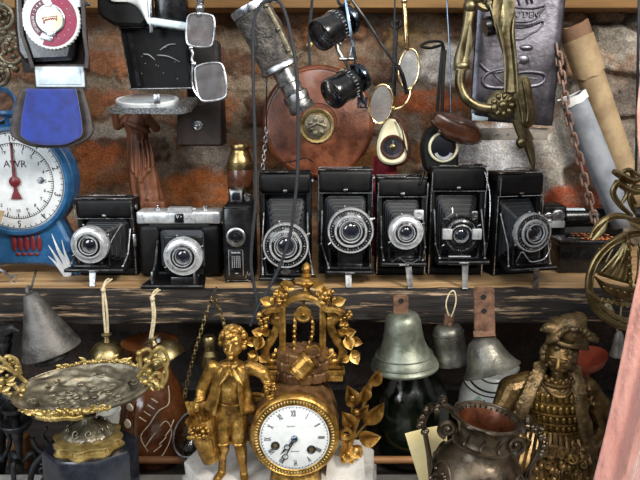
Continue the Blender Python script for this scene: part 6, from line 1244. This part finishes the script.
for x, y in ((344, 436), (357, 412), (352, 398), (348, 454), (356, 450)): m.ball(Bq(x, y, 9), 3.6)
m.torus(Bq(346, 434, 6), 5, 2, FACE, 24, 8); t.part('vine_branch', m, GILT)
m = MB(); m.loft([[V((t.at(326, 460).x, 44, zt)), V((t.at(366, 460).x, 44, zt)), V((t.at(366, 460).x, 8, zt)), V((t.at(326, 460).x, 8, zt))], [V((t.at(328, 460).x, 42, zt+22)), V((t.at(364, 460).x, 42, zt+22)), V((t.at(364, 460).x, 10, zt+22)), V((t.at(328, 460).x, 10, zt+22))]]); t.part('marble_step', m, MARBLE)
m = MB()
for x, y in ((256, 404), (258, 420)): m.torus(t.at(x, y, 16), 12, 2.2, FACE @ rotm('X', 10), 28, 8)
m.box(t.at(256, 440, 18), (14, 8, 8), 2); m.box(t.at(257, 398, 18), (16, 8, 5), 1.5); t.part('side_hoop', m, GILT)
# ---- the boy ----
H = lambda x, y, d=0: t.at(x, y, d+8)
m = MB()
hc = H(233, 343, -2); m.ball(hc, (10.6, 11, 13.4), 20, 14); m.ball(hc+V((-.8, -3.5, -6)), (7, 7, 7)); m.ball(hc+V((-1.2, -9.2, -11.4)), (2.6, 2.4, 2))       # skull, jaw, chin
m.limb([hc+V((-.8, -10.4, 1.6)), hc+V((-1.3, -12.4, -3.2))], [1.1, 1.7]); m.ball(hc+V((-1.2, -10.6, -6.6)), (2.9, 1.3, .8)); m.ball(hc+V((-1.2, -10.3, -8)), (2.3, 1.3, .8))
for s in (-1, 1): m.ball(hc+V((-.8+s*3.9, -9.2, 2.4)), (3, 1.3, .9)); m.ball(hc+V((-.8+s*3.8, -8.7, .2)), (1.7, 1.4, 1.1)); m.ball(hc+V((-.8+s*4.6, -7.4, -4.4)), (3, 2.6, 3)); m.ball(hc+V((s*9.8, 0, -1)), (1.4, 2.4, 3))
m.limb([H(233, 354), H(232, 362)], [5.4, 6])
m.loft([[V((c_.x+a*math.cos(q), c_.y+b*math.sin(q), c_.z)) for q in [2*PI*i/28 for i in range(28)]] for c_, a, b in ((H(231, 361), 8, 6.5), (H(231, 364.5), 17, 9), (H(231, 371), 19, 10.5), (H(230.5, 382), 16.5, 11.5), (H(230, 393), 14, 10.5), (H(230, 402), 14.4, 10.5), (H(230.5, 411), 16.5, 11), (H(230.5, 418), 14, 9.5))])
m.limb([H(213, 367), H(205.5, 382, 4), H(202.5, 389, 4)], [7, 6.6, 6.2]); m.limb([H(202.5, 389, 4), H(199.5, 399, -2)], [6.2, 4.8]); m.torus(H(199.5, 399, -2), 4.6, 1.5, rotm('Y', -15))
m.limb([H(249, 367), H(258, 370, -2), H(263, 373, -4)], [7.2, 6.6, 6.2]); m.limb([H(263, 373, -4), H(268, 383, -7)], [6.0, 4.6]); m.torus(H(268, 382, -7), 4.6, 1.5, rotm('Y', 15))
def hand(w, dirv, side, out):
    d = V(dirv).normalized(); s = V(side).normalized(); o_ = V(out).normalized(); m.limb([w, w+d*5.5], [3.0, 3.2])
    for k, L in enumerate((5, 5.8, 5.4, 4.2)):
        b0 = w+d*6+s*(k-1.5)*1.75; m.limb([b0, b0+d*L*.5+o_*.6, b0+d*L*.8-o_*1.6], [1.0, .95, .75])
    b0 = w+d*2.4-s*3; m.limb([b0, b0+d*2.6-s*2, b0+d*5-s*2.2-o_*1], [1.2, 1.1, .8])
hand(H(198.5, 402, -3), (-.35, -.3, -1), (.9, -.4, -.3), (0, -1, .2)); hand(H(268.6, 386, -9), (.3, -.5, -1), (1, .2, .3), (0, -1, .3))
m.limb([H(222.5, 412), H(222, 428, -2), H(223, 440, -4)], [10.2, 9.2, 7.4]); m.limb([H(223, 440, -4), H(223.5, 448, -2), H(222.5, 460, 1)], [6.3, 6.1, 3.6])
m.limb([H(238.5, 412), H(239.5, 428, -4), H(239, 440, -6)], [10.2, 9.2, 7.4]); m.limb([H(239, 440, -6), H(241, 450, -5), H(243.5, 469, -4)], [6.3, 6.2, 3.6])
m.torus(H(223, 441.5, -4), 7, 1.3, rotm('X', 6)); m.torus(H(239, 441.5, -6), 7, 1.3, rotm('X', 6))
lf, rf = H(221.5, 463, 0), H(244, 472, -6); lf.z = max(lf.z, zt+3.4); rf.z = max(rf.z, zt+3.4)
m.limb([H(222.5, 460, 1), V((lf.x, lf.y, zt+4)), V((lf.x-3.5, lf.y-9, zt+2.8)), V((lf.x-5, lf.y-14, zt+2.2))], [3.8, 4.2, 3.8, 2.4]); m.limb([H(243.5, 469, -4), V((rf.x, rf.y, zt+4)), V((rf.x+2, rf.y-9, zt+2.8)), V((rf.x+3, rf.y-14, zt+2.2))], [3.8, 4.2, 3.8, 2.4])
boy = organic(t.part('boy_figure', m, GILT), .00075, 2, .0006, .006)
m = MB()
for k in range(150):
    a = rnd.uniform(0, 2*PI); e = rnd.uniform(-.35, 1.0); q_ = math.sqrt(max(0, 1-e*e)); p = V((q_*math.cos(a)*11.8, q_*math.sin(a)*12, e*13.4+2))
    if p.y < -3 and p.z < 8.5: continue
    m.ball(hc+p, rnd.uniform(2.2, 3.8), 8, 6)
    if k % 2: m.spiral(hc+p*1.10, .4, 2.6, 1.2, .8, frame_to(p), seg=8, tseg=6)
t.part('curly_hair', m, GILT, boy)
m = MB()                                                       # open jacket
def jack(u, v):
    a = R(-62)+u*R(304); a0 = a-PI/2+R(0); ph = R(-90)+R(28)+u*R(304); rx = 16.6+1.0*v+9*max(0, v-.5)**1.3*2; ry = 11.6+2.5*v; c_ = H(231-1*v, 363+43*v, 0); k = 1+.07*math.sin(ph*7+v*4)*v
    if v < .12: rx *= .62+3.2*v; ry *= .75+2*v
    return V((c_.x+rx*k*math.cos(ph), c_.y+ry*k*math.sin(ph), c_.z+2.5*math.sin(ph*3)*v-4*v*(abs(u-.5)*2)**6))
m.grid(jack, 56, 18); o = t.part('jacket', m, GILT, boy); md = o.modifiers.new('thick', 'SOLIDIFY'); md.thickness = .0016; md.offset = 1
m = MB()
for s in (-1, 1): m.leaf(H(231, 363, -10), (s*.55, -.2, -1), (0, -1, .2), 24, 7.5, .02, .8); 
t.part('lapels', m, GILT, boy)
m = MB(); c_ = H(229, 366, -12); m.ball(c_, (2.4, 2, 2.4)); m.leaf(c_, (-1, 0, .25), (0, -1, 0), 9, 7, .1, .8); m.leaf(c_, (1, 0, .2), (0, -1, 0), 9, 7, .1, .8); m.leaf(c_, (-.35, -.1, -1), (0, -1, 0), 11, 5, .1, .8); m.leaf(c_, (.3, -.1, -1), (0, -1, 0), 11, 5, .1, .8); t.part('cravat', m, GILT, boy)
m = MB()
for k in range(6): m.ball(H(230, 375+k*5, -11.5), 1.1, 8, 6)
m.tube(bez([H(217, 403, -6), H(224, 405, -10.5), H(230, 406, -11.5), H(238, 405, -10), H(244, 402, -6)], 5), 1.4, 8); m.tube(bez([H(230, 372, -11.5), H(230.5, 390, -11.8), H(229, 402, -11.4)], 6), .7, 6); t.part('waistcoat_trim', m, GILT, boy)
m = MB(); m.grapes(H(270, 384, -16), 12, 16, 2.1, rnd, 26); t.part('grape_bunch', m, GILT, boy)
m = MB(); a, b = H(200, 418, -8), H(211, 459, -6); b.z = max(b.z, zt+2); d = a-b; L = d.length; m.push(MX.Translation(b) @ frame_to(d)); m.lathe([(0, -2), (8, -1.5), (8.6, 0), (13.4, L*.92), (14.2, L), (12.8, L), (11, L*.8), (0, L*.75)], 18*5, mod=lambda a, k, r, z: 1+.05*abs(math.sin(9*a))); m.torus((0, 0, L*.2), 9.6, 1.0, None, 36, 6); m.torus((0, 0, L*.62), 12, 1.0, None, 36, 6); m.pop(); bs = t.part('basket', m, GILT, boy)
m = MB(); 
for k in range(60):
    p = H(rnd.uniform(188, 214), rnd.uniform(413, 441), -21-rnd.uniform(0, 6)); q2 = V(((p.x-H(201, 427).x)/14, 0, (p.z-H(201, 427).z)/14)); 
    if q2.length < 1: m.ball(p+V((0, 5*q2.length**2, 0)), rnd.uniform(1.9, 2.6), 8, 6)
for k in range(6): p0 = H(188+k*4.2, 416, -9); m.box(p0+V((0, 6, 5)), (4, 2, 15), .5, 2, rotm('Y', -14+rnd.uniform(-3, 3)))
t.part('heaped_grapes', m, GILT, boy)
# ================= EWER AND BRONZE FIGURE =================
rnd = random.Random(41)
t = Thing('ewer', 'dark bronze two-handled ewer with scalloped rim and copper-coloured inside', 'ewer', 478, 500, -.22); zb0 = t.zat(COUNTER_Z)
rc = t.at(483, 419, 0); bc = t.at(475, 482, 0); TE = MX.Translation(bc) @ rotm('Y', 7); hR = (rc-bc).length
m = MB().push(TE)
lob = lambda a, k, r, z: 1+(.05*abs(math.cos(2.5*a))*(1 if k < 5 else .3))
m.lathe([(18, -44), (36, -28), (44, -8), (44, 8), (39, 24), (32, 33), (28, 38), (27.4, 42)], 80, mod=lob, cap=False)
m.lathe([(27.4, 42), (29.4, 43), (29.4, 45), (26, 46), (24.5, 50), (25, 56), (29, hR-3), (33, hR), (34.5, hR+1.5), (34, hR+3), (30, hR+2), (27, hR-1)], 96, mod=lambda a, k, r, z: 1+(.05*math.cos(8*a) if 6 < k < 11 else .0), cap=False)
m.mi = 1; m.lathe([(27, hR-1), (23.5, 56), (23, 48), (30, 34), (0, 30)], 64, cap=False); m.pop()
body = t.part('body', m, [SPELTER, mat('copper inside', '#3d2013', '#643823', metal=.5, rough=.33, ns=40)])
m = MB().push(TE); m.lathe([(14, -62), (20, -58), (16, -50), (18, -44)], 40); zz0 = zb0-bc.z+6; m.lathe([(24, zz0), (25, zz0+4), (15, -62)], 40); m.pop(); t.part('foot', m, SPELTER)
m = MB().push(TE)                                              # chased panels
for a0 in (-97, -37, 23, 83, 143, 203):
    def ons(da, z, off=.6):
        r = 44*math.sqrt(max(.1, 1-((z)/58)**2))*(1+.03) ; a = R(a0+da); return (r*math.cos(a)+0*off, r*math.sin(a), z)
    m.tube(bez([ons(-22, -20), ons(-22, 8), ons(-12, 22), ons(0, 26), ons(12, 22), ons(22, 8), ons(22, -20)], 6), 1.0, 6)
    for k in range(16): m.ball(ons(rnd.uniform(-13, 13), rnd.uniform(-18, 17)), (2.4, 2.4, 1.6), 8, 6)
    for k in range(5): m.leaf(ons(rnd.uniform(-8, 8), rnd.uniform(-14, 10)), (rnd.uniform(-1, 1), -.3, rnd.uniform(-.4, 1)), (math.cos(R(a0)), math.sin(R(a0)), 0), 9, 4.6, .05, .5)
for k in range(10):
    a = 2*PI*k/10; m.tube(bez([(28.6*math.cos(a), 28.6*math.sin(a), 47), (26.4*math.cos(a), 26.4*math.sin(a), 51), (28*math.cos(a+.1), 28*math.sin(a+.1), 57)], 4), 1.1, 6)
m.torus((0, 0, hR+2.6), 32.4, 1.3, None, 64, 8); m.pop(); t.part('chased_relief', m, SPELTER, body)
for s, pts, vol, fl in ((-1, ((452, 410, 4), (444, 405, 2), (436, 407, 0), (428, 413, 0), (424, 425, 0), (426, 438, 0), (429, 455, 0), (431, 472, 0), (435, 486, 2)), (448, 429), ((442, 401), (436, 409), (423, 416), (420, 424), (426, 409), (424, 431))), (1, ((514, 424, 4), (522, 425, 2), (531, 428, 0), (538, 434, 0), (541, 443, 0), (538, 454, 0), (531, 466, 0), (524, 478, 0), (518, 488, 2)), (515.5, 445), ((527, 420), (534, 428), (542, 437), (545, 444), (540, 430), (541, 452)))):
    m = MB(); m.tube(bez([t.at(*p) for p in pts], 6), lambda u: 3.4-.9*math.sin(PI*u), 10); c = t.at(vol[0], vol[1], -4)
    m.spiral(c, 1.5, 9, 1.6, (2.0, 3.0), FACE, a0=(PI*.2 if s < 0 else PI*.8), dirn=(1 if s < 0 else -1), seg=18); m.ball(c, 3)
    for x, y in fl:
        for k in range(4): m.ball(t.at(x, y, -2)+V((rnd.uniform(-2, 2), rnd.uniform(-3, 0), rnd.uniform(-2, 2))), rnd.uniform(1.8, 3.2), 8, 6)
    c2 = t.at(442 if s < 0 else 527.5, 400 if s < 0 else 420, 0); m.spiral(c2, 1, 4.4, 1.3, 1.5, FACE); m.leaf(t.at(pts[2][0], pts[2][1], -2), (s*.8, -.2, .5), (0, -1, .3), 12, 6, .3, .8); m.leaf(t.at(pts[6][0], pts[6][1], -2), (s*-.2, -.1, -1), (s, -1, .3), 18, 6, .1, .8)
    t.part('handle', m, SPELTER)
# ---- bronze figure in beret ----
t = Thing('bronze_figure', 'brown bronze figure of a bearded man in floppy beret and fur-edged coat', 'figure', 556, 500, -.10); zb0 = t.zat(COUNTER_Z)
H = lambda x, y, d=0: t.at(x, y, d)
m = MB(); hc = H(560, 356, -5); m.push(MX.Translation(hc) @ rotm('Z', -26) @ rotm('X', 9))
m.ball((0, 0, 0), (13, 13.5, 15.5), 22, 16); m.ball((0, -4, -8), (9.6, 8.5, 8.5))
m.limb([(0, -12.4, 3), (0, -17, -3.6)], [1.8, 2.6]); m.ball((0, -15.4, -4.6), (3.4, 2.2, 1.7))
for s in (-1, 1): m.ball((s*5, -12, 4.6), (4, 1.9, 1.3)); m.ball((s*4.9, -11.5, 1.4), (2.4, 1.9, 1.5)); m.ball((s*6.4, -9.6, -3.4), (3.6, 3.2, 3.4)); m.limb([(0, -14.6, -7.2), (s*6.4, -11.6, -9.4)], [1.6, .8])
m.ball((0, -13.6, -9.8), (3, 1.8, 1.1)); m.limb([(0, -12.2, -12), (0, -12.2, -17), (0, -10, -22)], [4.6, 3.8, 1.5]); m.ball((13, 2, -1), (2, 3, 4)); m.pop()
m.limb([H(560, 368), H(557, 382)], [8, 9.5])
m.loft([[V((c_.x+a*math.cos(q), c_.y+b*math.sin(q), c_.z)) for q in [2*PI*i/32 for i in range(32)]] for c_, a, b in ((H(559, 377), 13, 10), (H(558, 382), 28, 14), (H(557, 390), 33, 18), (H(556, 402), 30, 20), (H(555, 416), 27, 19), (H(554, 428), 26, 18), (H(554, 440), 30, 20), (H(553, 462), 34, 24), (H(555, 500), 40, 28))])
m.limb([H(529, 385, 2), H(512, 390, 0), H(502, 408, -6)], [13.5, 14, 10]); m.limb([H(502, 408, -6), H(514, 432, -18)], [9, 6.5]); m.limb([H(514, 432, -18), H(520, 438, -22)], [5.5, 5])
m.limb([H(586, 390, 2), H(598, 408, -2), H(604, 428, -6)], [13, 13, 10]); m.limb([H(604, 428, -6), H(590, 446, -20)], [9, 6.5]); m.limb([H(590, 446, -20), H(583, 450, -24)], [5.5, 5])
def hand2(w, d, s, o_):
    d, s, o_ = V(d).normalized(), V(s).normalized(), V(o_).normalized()
    for k, L in enumerate((8, 9, 8.4, 7)): b0 = w+d*4+s*(k-1.5)*2.6; m.limb([b0, b0+d*L*.5+o_*1, b0+d*L*.85-o_*2.4], [1.6, 1.4, 1.1])
    b0 = w+d*1-s*4.5; m.limb([b0, b0+d*4-s*2.6, b0+d*7.5-s*2.6-o_*1.5], [1.8, 1.6, 1.2])
hand2(H(520, 438, -22), (.8, -.4, -.5), (.5, -.2, .8), (0, -1, .4)); hand2(H(583, 450, -24), (-.8, -.4, -.4), (.5, .2, .8), (0, -1, .4))
for s, x in ((-1, 534), (1, 578)): m.limb([H(x, 452, 0), H(x+s*4, 472, -26), H(x+s*3, 510, -26)], [16, 13, 11])
m.box(V((0, 0, zb0+4)), (96, 70, 8), 2)
m.limb([V((-18, -20, zb0+8)), V((-18, -10, zb0+30))], [14, 13]); m.limb([V((18, -20, zb0+8)), V((20, -10, zb0+30))], [14, 13])
man = organic(t.part('man_figure', m, BRONZE), .0010, 2, .0012, .008)
m = MB()
for k in range(120):
    a = rnd.uniform(-2.6, PI+.5); e = rnd.uniform(-.8, .75); q_ = math.sqrt(max(0, 1-e*e)); p = V((q_*math.cos(a)*14.5, q_*math.sin(a)*13+2, e*15))
    if p.x < 4 and p.y < 4 and p.z < 9: continue
    m.ball(hc+p, rnd.uniform(2.6, 4.2), 8, 6); m.spiral(hc+p*1.12, .5, 3, 1.2, .9, frame_to(p), seg=8, tseg=6)
t.part('curly_hair', m, BRDULL, man)
m = MB(); bc_ = H(565, 333, 0)
m.ball(bc_+V((3, 0, 2)), (21, 17, 12), 20, 14, rotm('Y', 22)); m.ball(bc_+V((12, 0, -3)), (12, 14, 12)); m.ball(bc_+V((4, -3, 9)), (15, 12, 11)); m.ball(bc_+V((11, 0, 13)), (9, 9, 8)); m.limb([bc_+V((-6, -6, 4)), bc_+V((-20, -8, 8)), bc_+V((-25, -8, 6))], [8, 5, 2])
for k in range(9): a = R(20+k*18); m.tube(bez([bc_+V((4, -13, 10)), bc_+V((16*math.cos(a)+2, -16, 13*math.sin(a)-3)), bc_+V((24*math.cos(a)+4, -9, 15*math.sin(a)-9))], 5), [1.2]*5+[3.2]*6, 8)
m.tube(bez([bc_+V((-19, -6, -1)), bc_+V((-8, -16, -5)), bc_+V((6, -16, -8)), bc_+V((20, -6, -13))], 6), 2.4, 8); m.ball(bc_+V((4, -16, 9)), 3)
organic(t.part('beret', m, BRDULL, man), .0010, 2, .0008, .005)
m = MB(); rcn = H(557, 375, -3)
for k in range(26): a = 2*PI*k/26; m.ball(rcn+V((14*math.cos(a), 12*math.sin(a), -2.5*math.sin(a)*-1+(1.2 if k % 2 else -1.2))), (2.6, 2.6, 3.2), 8, 6)
m.torus(rcn+V((0, 0, -4)), 14.5, 1.8, rotm('X', 10), 36, 8, 1, .9); m.tube(bez([rcn+V((-16, -4, -6)), rcn+V((-8, -17, -13)), rcn+V((4, -18, -13)), rcn+V((15, -6, -6))], 6), 1.4, 6); t.part('ruff_collar', m, BRONZE, man)
m = MB()                                                       # puffed doublet bands
for y, n, rx, ry, h_ in ((391, 12, 27, 20, 7), (401, 12, 28, 21.5, 6), (411, 11, 26, 21, 5.5), (420, 11, 24.5, 20, 5)):
    c_ = H(556, y, 0)
    for k in range(n):
        a = R(205+130*k/(n-1)); m.ball((c_.x+rx*math.cos(a), ry*math.sin(a)+1, c_.z), (3.0, 2.6, h_*.75), 10, 8, rotm('Z', math.degrees(a)))
    m.tube([(c_.x+(rx+.5)*math.cos(R(200+140*q/20)), (ry+.5)*math.sin(R(200+140*q/20)), c_.z-h_*.9) for q in range(21)], 1.1, 6)
c_ = H(555, 430, 0); m.tube([(c_.x+27*math.cos(R(195+150*q/20)), 20.5*math.sin(R(195+150*q/20)), c_.z-1.5*math.sin(q*.3)) for q in range(21)], 3, 8); m.tube([(c_.x+26*math.cos(R(195+150*q/20)), 20*math.sin(R(195+150*q/20)), c_.z+5) for q in range(21)], 1.2, 6); t.part('puffed_doublet', m, BRGOLD, man)
for s, pts in ((-1, ((541, 364, 4), (539, 372, -5), (533, 385, -14), (526, 400, -20), (518, 418, -22), (512, 436, -22))), (1, ((573, 368, 2), (577, 380, -10), (580, 398, -18), (583, 418, -21), (588, 440, -24), (592, 462, -28)))):
    m = MB(); b_ = bez([H(*p) for p in pts], 9)
    for p in b_:
        for k in range(5): m.ball(p+V((rnd.uniform(-6.5, 6.5), rnd.uniform(-1.0, 2), rnd.uniform(-2, 2))), (1.8, 1.8, 3.0), 8, 6)
    m.tube(b_, 6.5, 10, flat=.45, up=(1, 0, 0)); organic(t.part('fur_lapel', m, BRDULL, man), .0012, 1, .0012, .003)
m = MB()                                                       # skirt folds and curled fleece on the lap
for k in range(11):
    x = 528+k*5.4; m.tube(bez([H(x, 433, -19+abs(k-5)*1.2), H(x+(k-5)*.8, 448, -27+abs(k-5)), H(x+(k-5)*1.8, 466, -33), H(x+(k-5)*2.2, 486, -34)], 6), lambda u: 2.2+2.4*u, 8)
for k in range(60): m.ball(H(rnd.uniform(535, 588), rnd.uniform(450, 490), -36+rnd.uniform(-4, 4)), rnd.uniform(2.5, 4.6), 8, 6)
for k in range(18): m.spiral(H(rnd.uniform(538, 585), rnd.uniform(448, 484), -41), .6, rnd.uniform(3.5, 6), 1.4, 1.3, rotm('Z', rnd.uniform(-40, 40)) @ FACE, a0=rnd.uniform(0, 6))
t.part('coat_skirt', m, BRONZE, man)
m = MB(); m.tube(bez([H(592, 396, -12), H(590, 402, -15), H(594, 404, -16), H(600, 404, -13)], 4), 1.6, 6); m.tube(bez([H(586, 398, -14), H(593, 404, -16), H(596, 408, -15), H(604, 414, -13)], 4), 1.6, 6); m.ball(H(594, 404, -16), 2.6)
t.part('sleeve_ribbon', m, BRONZE, man)
